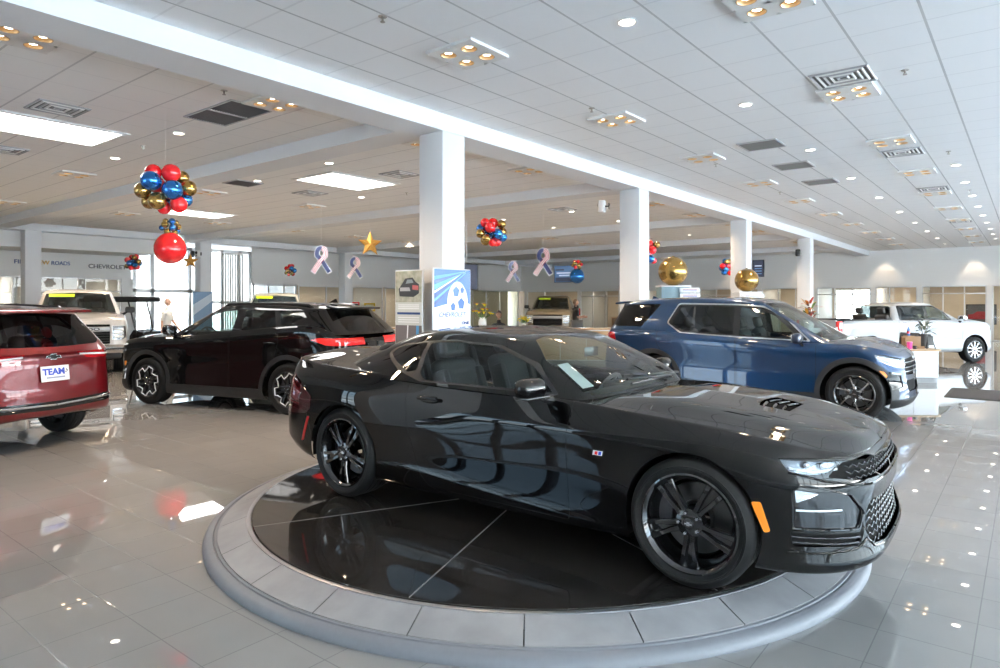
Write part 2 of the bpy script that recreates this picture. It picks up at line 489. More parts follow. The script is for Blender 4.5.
slab('floor', (X0-6, Y0-.3, -.2), (X1+.3, Y1+6, 0), M_FLOOR)
slab('ceiling', (-6.3, Y0-.3, H), (X1+.3, Y1+6, H+.3), M_CEIL)
slab('ceiling_left', (X0-6, Y0-.3, H), (-6.3, Y1+6, H+.3), M_CEIL2)
slab('ground_outside', (-120, -120, -.5), (120, 120, -.21), M_CONCRETE)
slab('ground_outside_apron', (X1+.5, -90, -.3), (90, 90, -.16), speckle(mat('apron', (.66, .67, .68), .9), 2, .3, (.55, .56, .57)))  # unseen ground, kept bright to bounce daylight up to the ceiling
slab('ground_outside_drive', (-70, Y0-.2, -.3), (X0-3.7, 80, -.17), speckle(mat('drive', (.20, .20, .20), .9), 12, .4, (.26, .26, .26)))
slab('ground_outside_lot', (-70, -100, -.3), (7., Y0-.3, -.17), speckle(mat('asphalt', (.075, .075, .08), .9), 20, .4, (.11, .11, .11)))  # unseen dark ground, added to dim the front reflections in the coupe

# beams
slab('beam_main', (-6.62, Y0, HB), (-6.06, Y1, H+.02), M_BEAM)
slab('beam_left', (-25., Y0, HB), (-24.45, Y1, H+.02), M_BEAM)
for k, y in enumerate((-.4, 6.1, 12.0, 18.9, 25.2, 31.2)):
    slab(f'beam_cross_{k+1}', (-24.45, y, HB+.01), (-6.62, y+.5, H+.02), M_BEAM)
# columns: square boxed columns with slim corner beads and a base shoe
def column(n, x, y, w=.44):
    b = MB(); b.box((x, y, HB/2), (w, w, HB), r=.012); b.box((x, y, .06), (w+.04, w+.04, .12), r=.008)
    struct(b.build(f'column_{n}', M_BEAM))
for n, (x, y) in enumerate([(-6.28, 6.62), (-6.28, 12.27), (-6.28, 18.65), (-6.28, 25.4), (-6.28, .2),
                            (-24.7, 7.24), (-24.7, 12.84), (-24.7, 19.6), (-24.7, 25.6), (-24.7, .8)]): column(n+1, x, y)

# rear wall (y = Y1): plain upper band over a run of glazed offices
slab('wall_rear', (X0-6, Y1, 2.45), (X1, Y1+.15, H), M_WALL)
q = slab('', (X0-6, Y1+3.6, 0), (-8.3, Y1+3.75, H), None, MB()); slab('', (-6.6, Y1+3.6, 0), (X1, Y1+3.75, H), None, q); slab('', (-8.3, Y1+3.6, 0), (-6.6, Y1+3.75, .75), None, q); slab('', (-8.3, Y1+3.6, 2.4), (-6.6, Y1+3.75, H), None, q)
struct(q.build('wall_rear_offices', M_BEIGE, smooth=False))
slab('ceiling_offices', (X0-6, Y1+.15, 2.62), (X1, Y1+3.6, 2.7), M_WALL)
wn = [0]; dn = [0]
def window(axis, pos, a0, a1, z0, z1, mull, rails=(), fr=M_ALU, w=.05, glass=None, d=.08):
    """a glazed opening: one pane of glass in a frame with mullions and rails"""
    wn[0] += 1
    r = bpy.data.objects.new(f'window_{wn[0]}', None); COL.objects.link(r); struct(r)
    b = MB()
    def bar(a, b_, zl, zh):
        c = ((a+b_)/2, pos, (zl+zh)/2) if axis == 'y' else (pos, (a+b_)/2, (zl+zh)/2)
        s = (b_-a, d, zh-zl) if axis == 'y' else (d, b_-a, zh-zl)
        b.box(c, s, r=.006)
    bar(a0, a1, z0, z0+w); bar(a0, a1, z1-w, z1)
    for m in [a0+w/2, a1-w/2]+list(mull): bar(m-w/2, m+w/2, z0, z1)
    for z in rails: bar(a0, a1, z-w/2, z+w/2)
    b.build('window_frame', fr, r)
    g = MB()
    if axis == 'y': g.add([(a0, pos, z0), (a1, pos, z0), (a1, pos, z1), (a0, pos, z1)], [(0, 1, 2, 3)])
    else: g.add([(pos, a0, z0), (pos, a1, z0), (pos, a1, z1), (pos, a0, z1)], [(0, 1, 2, 3)])
    mesh_obj('window_pane', g.v, g.f, glass or M_PANE, r, smooth=False)
    return r
# office fronts on the rear wall, pier by pier
piers = [-26.6, -22.4, -18.6, -14.9, -11.2, -8.5, -5.9, -4.0, -1.4, 1.4, 4.4, 7.8]
for k, (a, b) in enumerate(zip(piers[:-1], piers[1:])):
    n = max(1, int((b-a)/1.05)); window('y', Y1+.06, a+.09, b-.09, .0, 2.45, [a+.09+(b-a-.18)*(i+1)/(n+1) for i in range(n)] if k % 3 else [a+(b-a)*.36], rails=(2.1,) if k % 2 else ())
b = MB()
for p in piers: slab('', (p-.09, Y1-.02, 0), (p+.09, Y1+.13, 2.45), None, b)
struct(b.build('trim_1', M_WALL, smooth=False))
for k, p in enumerate(piers[1:-1]):
    slab(f'wall_partition_{k+1}', (p-.05, Y1+.15, 0), (p+.05, Y1+3.6, 2.62), M_WALL if k % 2 else M_GREYWALL)

window('y', Y1+3.66, -8.3, -6.6, .75, 2.4, [-7.45], rails=(1.6,))
# left wall (x = X0): upper band with bulkhead, offices, glazed entrance
slab('wall_left', (X0-.15, Y0, 2.6), (X0, 11.2, H), M_WALL)
slab('wall_left_far', (X0-.15, 18.6, 2.5), (X0, Y1, H), M_WALL)
slab('ceiling_bulkhead', (X0, Y0, 3.45), (-25.0, 11.2, HB+.01), M_WALL)
slab('wall_left_pier', (X0-.15, 10.85, 0), (X0, 11.25, 2.6), M_WALL)
slab('wall_left_offices', (X0-3.6, Y0, 0), (X0-3.45, 10.9, H), M_GREYWALL)
slab('wall_left_offices_far', (X0-3.6, 18.7, 0), (X0-3.45, Y1+3, H), M_BEIGE)
for k, y in enumerate((3.0, 5.3, 7.5, 10.9, 18.6, 24., 30.)):
    slab(f'wall_left_partition_{k+1}', (X0-3.45, y-.06, 0), (X0-.15, y+.06, 2.9), M_WALL)
slab('ceiling_left_offices', (X0-3.6, Y0, 2.75), (X0-.15, 10.9, 2.85), M_WALL)
slab('ceiling_left_offices_far', (X0-3.6, 18.6, 2.75), (X0-.15, Y1, 2.85), M_WALL)
window('x', X0-.07, 1.4, 5.25, 0, 2.6, [3.0], fr=M_DKFRAME)
window('x', X0-.07, 5.35, 8.0, 0, 2.6, [6.3, 7.4])
window('x', X0-.07, 8.1, 10.85, 0, 2.6, [9.4], rails=(2.1,))
M_GREYPANE = glassmat('grey_pane', (.30, .32, .33))  # grey tint added to tone down the glare outside the entrance
window('x', X0-.07, 11.25, 14.2, 0, HB, [12.0, 13.5], rails=(2.15,), w=.14, glass=M_GREYPANE)
window('x', X0-.07, 14.25, 16.25, 0, HB, [14.9, 15.7], rails=(1.7,), w=.12, glass=M_GREYPANE)
window('x', X0-.07, 16.3, 18.6, 0, 2.55, [17.1, 17.9], w=.10, glass=M_GREYPANE)
slab('wall_left_panel', (X0-.15, 16.25, 2.55), (X0, 18.6, H), M_WALL)
window('x', X0-.07, 18.7, 23.9, 0, 2.5, [20.3, 21.9])
window('x', X0-.07, 24.1, 29.9, 0, 2.5, [25.2, 26.4, 27.6, 28.7])
window('x', X0-.07, 30.1, 36.0, 0, 2.5, [31.3, 32.6, 34.0], glass=glassmat('green_pane', (.80, .90, .85)))

# glazed fronts behind the viewer (y = Y0) and along the right (x = X1)
M_DIMPANE = glassmat('dimmed_pane', (.36, .43, .47))  # tint added so that daylight through these panes reflects dimmer
def storefront(axis, pos, a0, a1, n, rails):
    window(axis, pos, a0, a1, .25, 3.9, [a0+(a1-a0)*(i+1)/n for i in range(n-1)], rails=rails, fr=M_DKFRAME, w=.09, d=.14, glass=M_DIMPANE)
storefront('y', Y0-.1, -12.9, -7.3, 6, (1.1, 1.9, 2.7))
slab('wall_front', (-7.3, Y0-.25, .25), (X1, Y0, 3.9), M_GREYWALL)
window('x', X1+.1, Y0, 30., .25, 3.9, [Y0+35.*(i+1)/22 for i in range(21)], rails=(1.1, 2.5), fr=M_DKFRAME, w=.09, d=.14)
slab('wall_front_sill', (X0, Y0-.25, 0), (X1+.25, Y0, .25), M_WALL); slab('wall_front_head', (X0, Y0-.25, 3.9), (X1+.25, Y0, H), M_WALL)
slab('wall_right_sill', (X1, Y0, 0), (X1+.25, Y1, .25), M_WALL); slab('wall_right_head', (X1, Y0, 3.9), (X1+.25, Y1, H), M_WALL)
slab('wall_right_end', (X1, 30., .25), (X1+.25, Y1+3.6, 3.9), M_WALL); slab('wall_front_end', (X0-3.6, Y0-.25, .25), (-12.9, Y0, 3.9), M_GREYWALL)
# ------------------------------------------------------------------ turntable
TX, TY = -3.22, 4.437
ZP = .1376
def turntable():
    t = thing('turntable', 'round turntable with glossy black disc and grey tiled ring under the black coupe', 'turntable', (TX, TY, 0))
    m_ring = speckle(mat('ring_tile', (.31, .30, .305), .45), 5, .6, (.20, .195, .20), 9)
    m_edge = speckle(mat('ring_edge', (.20, .205, .225), .5), 30, .4, (.18, .18, .2))
    m_black = speckle(mat('black_glass_disc', (.016, .014, .013), .035, 0, .8), 4, .6, (.045, .038, .034), 9)
    m_seam = mat('disc_seam', (.25, .24, .23), .3); m_metal = mat('ring_metal', (.35, .35, .37), .3, .8)
    R, r = RO, RI
    b = MB(); b.lathe([(R-.13, .02), (R, .0), (R+.002, .018), (R-.010, .040), (R-.030, .052), (R-.062, .058), (R-.066, .052), (R-.072, .052), (R-.076, .060), (R-.090, .062)], 160)
    b.build('edge_rim', m_edge, t, angle=50)
    N = 26
    for k in range(N):
        a0 = 2*PI*(k+.05)/N+.0015; a1 = 2*PI*(k+1.05)/N-.0015
        b = MB(); P = []
        for rr, z in ((R-.094, .04), (R-.094, .066), (r+.034, .126), (r+.034, .05)): P.append((rr, z))
        b.lathe(P, 10, a0=a0, a1=a1)
        b.build('ring_segment', m_ring, t, angle=30)
    b = MB(); b.lathe([(r+.034, .05), (r+.033, .131), (r+.02, .134), (r+.006, .132), (r+.006, .05)], 160); b.build('inner_trim', m_metal, t)
    b = MB(); b.lathe([(R-.1, .03), (r-.05, .06), (r-.05, .05)], 96); b.build('seam_bed', mat('seam_bed', (.08, .08, .08), .7), t)
    b = MB(); b.lathe([(r, .05), (r, ZP-.003), (r-.004, ZP), (0.0001, ZP)], 128); b.build('disc', m_black, t, angle=20)
    b = MB()
    for k in range(4):
        a = PI*k/4+.33
        b.box((0, 0, ZP-.0006), (2*r-.02, .006, .003), rz=a)
    b.build('disc_joint', m_seam, t, smooth=False)
    return t
RO, RI = 2.457, 2.143
turntable()
MODW = 230.
# ------------------------------------------------------------------ ceiling fittings
M_LAMPON = mat('lamp_glow', (1, 1, 1), .4, emit=(1., .78, .52), estr=12.)
M_LAMPDAY = mat('lamp_glow_white', (1, 1, 1), .4, emit=(1., .90, .76), estr=12.)
M_TRIM = mat('white_trim', (.78, .77, .75), .5)
M_WARMTRIM = mat('warm_reflector', (.62, .42, .22), .3, .6)
M_VENT = mat('vent_grey', (.40, .40, .41), .5, .2)
M_VENTD = mat('vent_dark', (.12, .12, .12), .7)
M_LOUV = mat('louvre_grey', (.13, .13, .13), .6); M_DKBACK = mat('duct_dark', (.03, .03, .03), .8)
M_PANEL = mat('skylight_diffuser', (1, 1, 1), .5, emit=(1., .98, .95), estr=5.)
WARM = (1., .76, .52); DAY = (1., .93, .84)

def lamp(name, x, y, z, sx, sy, power, col, parent=None, spread=170, rot=(0, 0, 0)):
    l = bpy.data.lights.new(name, 'AREA'); l.shape = 'RECTANGLE'; l.size = sx; l.size_y = sy; l.energy = power; l.color = col; l.spread = math.radians(spread)
    o = bpy.data.objects.new(name, l); COL.objects.link(o); o.location = (x, y, z); o.rotation_euler = rot
    if parent is not None: o.parent = parent
    return o

def module_proto():
    """four deep cans in a square plate; the bulbs sit at the bottom of the cans"""
    t = thing('recessed_lamp_cluster', 'x', 'ceiling light', (0, 0, H))
    d = .030; q = .135; ro = .076; b = MB(); V = []; F = []
    n = 28; per = n//4; h = .2925
    for sx, sy in ((-1, -1), (1, -1), (1, 1), (-1, 1)):      # plate face: four quadrants, each with a round hole
        cx, cy = sx*q, sy*q; base = len(V)
        for k in range(n):
            a = 2*PI*k/n; ca, sa = math.cos(a), math.sin(a); m_ = max(abs(ca), abs(sa)); x, y = ca/m_, sa/m_
            X = cx+x*(h-q if x*sx > 0 else q); Y = cy+y*(h-q if y*sy > 0 else q)
            V += [(X, Y, -d), (cx+ro*ca, cy+ro*sa, -d)]
        for k in range(n): j = (k+1) % n; F.append((base+2*k, base+2*j, base+2*j+1, base+2*k+1))
    c0 = len(V); V += [(sx*h, sy*h, z) for z in (-d, -.001) for sx, sy in ((-1, -1), (1, -1), (1, 1), (-1, 1))]
    F += [(c0+k, c0+(k+1) % 4, c0+4+(k+1) % 4, c0+4+k) for k in range(4)]
    b.add(V, F); b.build('lamp_plate', M_TRIM, t, angle=30)
    for sx, sy in ((-1, -1), (1, -1), (1, 1), (-1, 1)):
        cx, cy = sx*q, sy*q
        b = MB(); b.lathe([(ro, -d), (ro+.006, -d-.003), (ro-.002, -d-.004), (.064, -.012), (.052, -.004), (.0005, -.003)], 24, c=(cx, cy, 0)); c = b.build('lamp_can', M_WARMTRIM, t)
        b = MB(); b.lathe([(.040, -.006), (.036, -.010), (.0005, -.011)], 18, c=(cx, cy, 0)); b.build('lamp_bulb', M_LAMPON, c)
    return t
def down_proto():
    t = thing('recessed_downlight', 'x', 'ceiling light', (0, 0, H))
    b = MB(); b.lathe([(.085, 0), (.088, -.012), (.074, -.014), (.066, -.004)], 28); b.build('downlight_ring', M_TRIM, t)
    b = MB(); b.lathe([(.068, -.006), (.0001, -.007)], 28); b.build('downlight_lens', M_LAMPDAY, t)
    return t
def vent_proto():
    t = thing('air_vent', 'x', 'air vent', (0, 0, H))
    for k in range(5):
        a = .295-k*.058; b = MB()
        z0 = -.002-.006*(k % 2); i = a-.03
        V = [(sx*q, sy*q, z) for q, z in ((a, -.004), (a-.012, -.02), (i, -.012), (i, -.004)) for sx, sy in ((-1, -1), (1, -1), (1, 1), (-1, 1))]
        F = [(r*4+j, r*4+(j+1) % 4, r*4+4+(j+1) % 4, r*4+4+j) for r in range(3) for j in range(4)]
        b.add(V, F); b.build('diffuser_ring', M_VENT if k % 2 == 0 else M_TRIM, t, smooth=False)
    b = MB(); b.box((0, 0, -.003), (.57, .57, .004)); b.build('diffuser_throat', M_VENTD, t, smooth=False)
    return t
def grille_proto():
    t = thing('return_grille', 'x', 'air vent', (0, 0, H))
    b = MB()
    for s in (-1, 1): b.box((s*.288, 0, -.008), (.024, .6, .016)); b.box((0, s*.288, -.008), (.6, .024, .016))
    b.build('grille_frame', M_VENT, t, smooth=False)
    for k in range(16): 
        q = MB(); q.box((0, -.26+k*.0347, -.008), (.555, .004, .014), rx=.6); q.build('grille_louvre', M_LOUV, t, smooth=False)
    q = MB(); q.box((0, 0, -.002), (.56, .56, .003)); q.build('grille_back', M_DKBACK, t, smooth=False)
    return t
def sprinkler_proto():
    t = thing('ceiling_sprinkler', 'x', 'sprinkler', (0, 0, H))
    b = MB(); b.lathe([(.0001, -.004), (.038, -.004), (.04, 0)], 20); b.build('sprinkler_cup', M_SATIN2, t)
    b = MB(); b.lathe([(.0001, -.035), (.009, -.035), (.009, -.004)], 10); b.lathe([(.0001, -.05), (.022, -.05), (.022, -.047), (.0001, -.047)], 14); b.tube([(.012, 0, -.03), (.012, 0, -.048)], .0025, 6); b.tube([(-.012, 0, -.03), (-.012, 0, -.048)], .0025, 6); b.build('sprinkler_head', M_SATIN2, t)
    return t
M_SATIN2 = mat('sprinkler_metal', (.35, .33, .30), .3, .9)

R_ = 'right of the main beam'; L_ = 'left of the main beam'
mods = []
for k in range(10): mods.append((-4.4, 5.01+3.06*k, 'near row'))
for k in range(10): mods.append((-1.68, 5.65+3.07*k, 'far row'))
for k in range(11): mods.append((-7.36, 2.08+2.68*k, 'a'))
for k in range(9): mods.append((-14.48, 2.25+2.70*k, 'b'))
for k in range(7): mods.append((-19.75, 2.62+2.70*k, 'c'))
GROUPS = {'near row': 'square four-lamp ceiling light in the row beside the long beam over the black coupe', 'far row': 'square four-lamp ceiling light in the row with the square air diffusers',
          'a': 'square four-lamp ceiling light in the row just behind the long white beam', 'b': 'square four-lamp ceiling light in the row behind the bright skylights', 'c': 'square four-lamp ceiling light in the row deepest into the hall'}
pm = module_proto()
for i, (x, y, g) in enumerate(mods):
    o = pm if i == 0 else copy_tree(pm)
    o.location = (x, y, H); tag(o, GROUPS[g], group='four-lamp ceiling lights, '+g)
    l = bpy.data.lights.new('lamp_beam', 'SPOT'); l.energy = MODW*(.4 if x > -6 else 1.); l.color = WARM; l.spot_size = 2.3; l.spot_blend = .7; l.shadow_soft_size = .10
    lo = bpy.data.objects.new('lamp_beam', l); COL.objects.link(lo); lo.location = (x, y, H-.05)
pd = down_proto()
dls = [(-2.8, 5.33+3.15*k) for k in range(10)]+[(-1.05, 14.56+2.2*k) for k in range(9)]+[(-9.79, 4.72+2.68*k) for k in range(9)]+[(-12.34, 4.85+2.7*k) for k in range(9)]
for i, (x, y) in enumerate(dls):
    o = pd if i == 0 else copy_tree(pd)
    o.location = (x, y, H)
    r = x > -6
    tag(o, 'small round recessed downlight in the ceiling tiles over the right hand aisle' if r else 'small round recessed downlight in the ceiling on the far side of the beam', group='downlights, '+(R_ if r else L_))
pv = vent_proto()
for i, (x, y) in enumerate([(-1.62, 8.13), (-1.66, 12.77), (-1.66, 17.3), (-1.67, 24.72), (-9.55, 8.89), (-9.74, 14.9), (-9.75, 3.15), (-13.04, 3.44), (-12.8, 9.15), (-11.7, 23.52), (-11.76, 19.39)]):
    o = pv if i == 0 else copy_tree(pv)
    o.location = (x, y, H)
    lab = {0: 'largest square air diffuser, right before a four-lamp light near the picture top right', 1: 'second square air diffuser along the right hand row, behind the largest one'}.get(i)
    tag(o, lab or ('square air diffuser farther down the right hand ceiling' if i < 4 else 'square air diffuser in the ceiling on the far side of the beam'), group=None if lab else ('air diffusers, '+(R_ if i < 4 else L_)))
pg = grille_proto()
for i, (x, y, lab) in enumerate([(-3.32, 10.8, 'nearest of three dark grilles in line on the right hand ceiling'), (-3.36, 12.79, 'middle one of three dark grilles in line on the right hand ceiling'), (-3.37, 14.83, 'farthest of three dark grilles in line on the right hand ceiling'),
                     (-8.56, 4.63, 'dark return grille, one half of the pair near the upper left lamp cluster'), (-7.96, 4.63, 'dark return grille, the half of the pair that touches the lamp cluster'), (-12.83, 7.52, 'dark return grille between the two left skylights'), (-11.04, 13.08, 'single dark return grille seen just right of the first column'), (-8.56, 12.88, 'dark grille half of the pair left of the second column, farther from it'), (-7.96, 12.88, 'dark grille half of the pair left of the second column, nearer to it')]):
    o = pg if i == 0 else copy_tree(pg)
    o.location = (x, y, H); tag(o, lab)
ps = sprinkler_proto()
spr = [(-1.05, 8.3), (-1.05, 13.19), (-4.42, 11.79), (-4.42, 3.91), (-4.4, 7.42), (-7.42, 4.11), (-11.07, 6.95), (-11.05, 4.76), (-7.26, 6.66), (-1.05, 18.), (-4.42, 15.7), (-11.06, 10.5)]
for i, (x, y) in enumerate(spr):
    o = ps if i == 0 else copy_tree(ps)
    o.location = (x, y, H)
    tag(o, 'small fire sprinkler head under the ceiling tiles over the right hand aisle' if x > -6 else 'small fire sprinkler head under the ceiling tiles beyond the long beam', group='sprinklers, '+(R_ if x > -6 else L_))
# luminous skylight panels (frame + diffuser)
for k, (x0, x1, y0, y1, lab) in enumerate([(-11.6, -10.47, 2.72, 4.22, 'largest glowing white ceiling panel, cut by the left picture edge'), (-11.58, -10.4, 7.95, 9.55, 'glowing white ceiling panel left of the first column'), (-18.75, -17.65, 8.5, 10.1, 'small glowing white ceiling panel behind the red, blue and gold balloons'),
                                           (-11.58, -10.4, 21., 22.6, None), (-18.75, -17.65, 2.2, 4.4, None)]):
    if lab is None: continue
    t = thing('skylight_panel', lab, 'ceiling light', ((x0+x1)/2, (y0+y1)/2, H))
    sx, sy = x1-x0, y1-y0; b = MB()
    for s in (-1, 1): b.box((s*(sx/2+.04), 0, -.012), (.08, sy+.16, .024), r=.004); b.box((0, s*(sy/2+.04), -.012), (sx, .08, .024), r=.004)
    b.build('panel_frame', M_TRIM, t, angle=30)
    b = MB(); b.box((0, 0, -.006), (sx, sy, .008)); b.build('panel_diffuser', M_PANEL, t, smooth=False)
    lamp('light', (x0+x1)/2, (y0+y1)/2, H-.04, sx, sy, 30, (1, .98, .95))
# ------------------------------------------------------------------ car kit
M_GAP = mat('shut_line', (.006, .006, .006), .6, 0, .2)
M_RUB = speckle(mat('tyre_rubber', (.006, .006, .0063), .62, 0, .25), 60, .4, (.010, .010, .010))
M_BLKPL = mat('black_plastic', (.016, .016, .017), .42, 0, .4)
M_DARK = mat('dark_cavity', (.008, .008, .008), .8, 0, .1)
M_CHROME = mat('chrome', (.80, .81, .82), .08, 1.)
M_SATIN = mat('satin_metal', (.55, .56, .58), .25, 1.)
M_GBLK = mat('gloss_black', (.008, .008, .009), .06, 0, .6)
M_DISC = mat('brake_iron', (.12, .12, .12), .3, .9)
M_CALI = mat('brake_caliper', (.12, .125, .14), .35, .4)
M_RED = mat('red_lens', (.35, .006, .01), .08, 0, .6, 1.)
M_RED2 = mat('bright_red_lens', (.85, .03, .03), .1, 0, .6, 1.)
M_DKRED = mat('smoked_red_lens', (.045, .004, .006), .06, 0, .6, 1.)
M_AMBER = mat('amber_lens', (1., .28, .01), .15, 0, .6, 1.)
M_LAMP = mat('lamp_reflector', (.42, .45, .48), .2, .8)
M_DRL = mat('lamp_white', (.9, .93, .95), .15, 0, .6, 1.)
M_LENS = glassmat('lamp_lens', (.94, .96, .98))
M_TINT = glassmat('tinted_glass', (.50, .58, .56))
M_PRIV = glassmat('privacy_glass', (.10, .11, .12))
M_WSH = glassmat('windscreen_glass', (.62, .70, .67))
M_SEAT = mat('seat_trim', (.035, .035, .037), .6)
M_SEATL = mat('light_seat_trim', (.30, .29, .27), .6)
M_PLATE = mat('white_plate', (.85, .86, .88), .4)
M_BLUEINK = mat('blue_ink', (.02, .07, .5), .4)

def paint(name, col, metal=.2, rough=.32, coatr=.015, spec=.5):
    return mat(name, col, rough, metal, spec, 1., coatr=coatr)

def wheel(root, at, side, R, W, rim_r, style, m_rim, m_face=None, m_cap=None, lugs=5, steer=0., caliper=M_CALI, twist=0.):
    """wheel > tyre, brake_disc, brake_caliper, hub_cap, lug nuts.  Built facing -y (right side); side=+1 turns it to the left."""
    m_face = m_face or m_rim
    w = bpy.data.objects.new('wheel', None); COL.objects.link(w); w.parent = root
    w.location = at; w.rotation_euler = (0, 0, (PI if side > 0 else 0)+steer)
    h = W/2
    # tyre: outer face at y=-h
    b = MB(); sw = R-rim_r
    prof = [(rim_r-.004, -h+.03), (rim_r+.004, -h+.012), (rim_r+.02, -h+.006), (rim_r+sw*.5, -h-.004), (R-.035, -h+.004), (R-.018, -h+.012)]
    tread = [(R-.008, -h+.022)]
    for k in range(4):
        y0 = -h+.035+(W-.07)*(k+.35)/4
        tread += [(R, y0-.012), (R-.0005, y0), (R-.008, y0+.002), (R-.008, y0+.011), (R, y0+.013)]
    tread += [(R-.008, h-.022)]
    prof += tread+[(R-.02, h-.01), (rim_r+sw*.5, h), (rim_r, h-.03)]
    b.lathe(prof, 88, ax='y')
    b.lathe([(R-.046, -h-.0035), (R-.044, -h-.0055), (R-.040, -h-.0055), (R-.038, -h-.0015)], 88, ax='y')
    b.lathe([(rim_r+.030, -h-.001), (rim_r+.032, -h-.004), (rim_r+.036, -h-.004), (rim_r+.038, -h-.002)], 88, ax='y')
    b.build('tyre', M_RUB, w, angle=28)
    # rim barrel with stepped outer flange
    b = MB(); b.lathe([(rim_r+.006, -h+.014), (rim_r+.008, -h+.004), (rim_r-.002, -h+.0), (rim_r-.012, -h+.008), (rim_r-.022, -h+.02), (rim_r-.034, -h+.05), (rim_r-.05, 0), (rim_r-.055, h-.06), (rim_r-.01, h-.02)], 72, ax='y')
    b.lathe([(rim_r-.052, h-.07), (.09, h-.09), (.08, h-.05)], 40, ax='y', m=1)
    b.build('rim_barrel', [m_rim, M_DARK], w, angle=40)
    rs = rim_r-.012; yf = -h+.012
    n = style.get('n', 5)
    S = MB()
    def spoke(ang, pts, m=0):
        """pts: (radius, half width, front y, depth, tangential shift)"""
        v = []; f = []
        for r_, hw, y, d, t in pts:
            for a, yy in ((-hw, y+.006), (-hw*.72, y), (hw*.72, y), (hw, y+.006), (hw*.9, y+d), (-hw*.9, y+d)):
                v.append((r_, yy, t+a))
        for i in range(len(pts)-1):
            for k in range(6): f.append((i*6+k, i*6+(k+1) % 6, (i+1)*6+(k+1) % 6, (i+1)*6+k))
        L = (len(pts)-1)*6
        f += [(0, 1, 2, 3, 4, 5), tuple(L+i for i in (5, 4, 3, 2, 1, 0))]
        ca, sa = math.cos(ang), math.sin(ang)
        S.add([(x*ca-z*sa, y, x*sa+z*ca) for x, y, z in v], f, m)
    for k in range(n):
        a = 2*PI*k/n+style.get('rot', PI/2)
        kind = style['kind']
        if kind == 'twin':       # five pairs of blades that part towards the rim
            for sg in (-1, 1):
                spoke(a, [(.05, .016, yf+.012, .05, sg*.014), (.11, .014, yf+.004, .045, sg*.019), (rs*.62, .013, yf+.002, .04, sg*.027), (rs*.93, .016, yf+.004, .035, sg*.038), (rs+.004, .022, yf+.01, .03, sg*.042)])
            spoke(a, [(.06, .02, yf+.024, .03, 0), (rs*.6, .022, yf+.022, .02, 0), (rs+.002, .034, yf+.03, .02, 0)])
        elif kind == 'broad':    # wide machined blades with dark pockets between
            hw = style.get('hw', .05)
            spoke(a, [(.04, .03, yf+.012, .05, 0), (.10, hw*.62, yf+.004, .04, style.get('sw', 0)*.3), (rs*.72, hw*.9, yf, .03, style.get('sw', 0)*.7), (rs+.004, hw*1.5, yf+.002, .03, style.get('sw', 0))], 1)
            spoke(a+PI/n, [(.05, .012, yf+.022, .03, 0), (rs+.002, .018, yf+.02, .03, 0)], 0)
        elif kind == 'slim':
            spoke(a, [(.04, .014, yf+.012, .05, 0), (.11, .013, yf+.004, .04, 0), (rs+.004, style.get('hw', .02), yf+.002, .03, 0)], 1)
        elif kind == 'fork':     # Y-shaped spokes
            spoke(a, [(.04, .026, yf+.012, .05, 0), (rs*.55, .018, yf+.004, .04, 0)], 1)
            for sg in (-1, 1): spoke(a, [(rs*.42, .011, yf+.004, .04, sg*.008), (rs*.75, .012, yf+.002, .035, sg*.035), (rs+.004, .015, yf+.004, .03, sg*.062)], 1 if sg > 0 or not style.get('half') else 0)
    S.lathe([(.0, yf+.004), (.05, yf+.004), (.075, yf+.012), (.08, yf+.06)], 30, ax='y')
    S.build('spokes', [m_rim, m_face], w, angle=30)
    b = MB(); b.lathe([(.0, yf-.006), (.024, yf-.006), (.03, yf-.002), (.031, yf+.01)], 28, ax='y')
    cap = b.build('hub_cap', m_cap or M_GBLK, w, angle=30)
    bw = .011; P = [(-2.0*bw, -.35*bw), (-.75*bw, -.35*bw), (-.75*bw, -bw), (.75*bw, -bw), (.75*bw, -.55*bw), (2.0*bw, -.55*bw), (1.75*bw, .35*bw), (.75*bw, .35*bw), (.75*bw, bw), (-.75*bw, bw), (-.75*bw, .35*bw), (-1.75*bw, .35*bw)]
    b = MB(); b.prism(P, yf-.0085, yf-.005, ax='y'); b.build('hub_emblem', M_SATIN, w, smooth=False)
    for k in range(lugs):
        a = 2*PI*k/lugs+.3+PI/2; x, z = .057*math.cos(a), .057*math.sin(a)
        b = MB(); b.lathe([(.0, yf-.010), (.008, yf-.010), (.0105, yf-.006), (.0105, yf+.02)], 6, ax='y', c=(x, 0, z)); b.build('lug_nut', M_SATIN, w, angle=20)
    b = MB(); b.lathe([(rim_r*.74, .03-.008), (rim_r*.74, .03+.02), (.08, .03+.02), (.08, .03-.03), (.095, .03-.03), (.1, .03-.008), (rim_r*.74, .03-.008)], 48, ax='y'); b.build('brake_disc', M_DISC, w, angle=30)
    b = MB(); a0 = PI*.82 if side*1 < 0 else PI*.82
    v = []; f = []
    for i in range(9):
        a = a0+.75*i/8
        for r_, y in ((rim_r*.54, -.005), (rim_r*.84, -.005), (rim_r*.84, .075), (rim_r*.54, .075)): v.append((r_*math.cos(a), y, r_*math.sin(a)))
    for i in range(8):
        for k in range(4): f.append((i*4+k, i*4+(k+1) % 4, i*4+4+(k+1) % 4, i*4+4+k))
    f += [(0, 1, 2, 3), (35, 34, 33, 32)]; b.add(v, f); b.build('brake_caliper', caliper, w, angle=30)
    return w

def bowtie(w, h):
    return [(-w/2, -h*.18), (-w*.19, -h*.18), (-w*.19, -h/2), (w*.19, -h/2), (w*.19, -h*.28), (w/2, -h*.28), (w*.42, h*.18), (w*.19, h*.18), (w*.19, h/2), (-w*.19, h/2), (-w*.19, h*.18), (-w*.42, h*.18)]

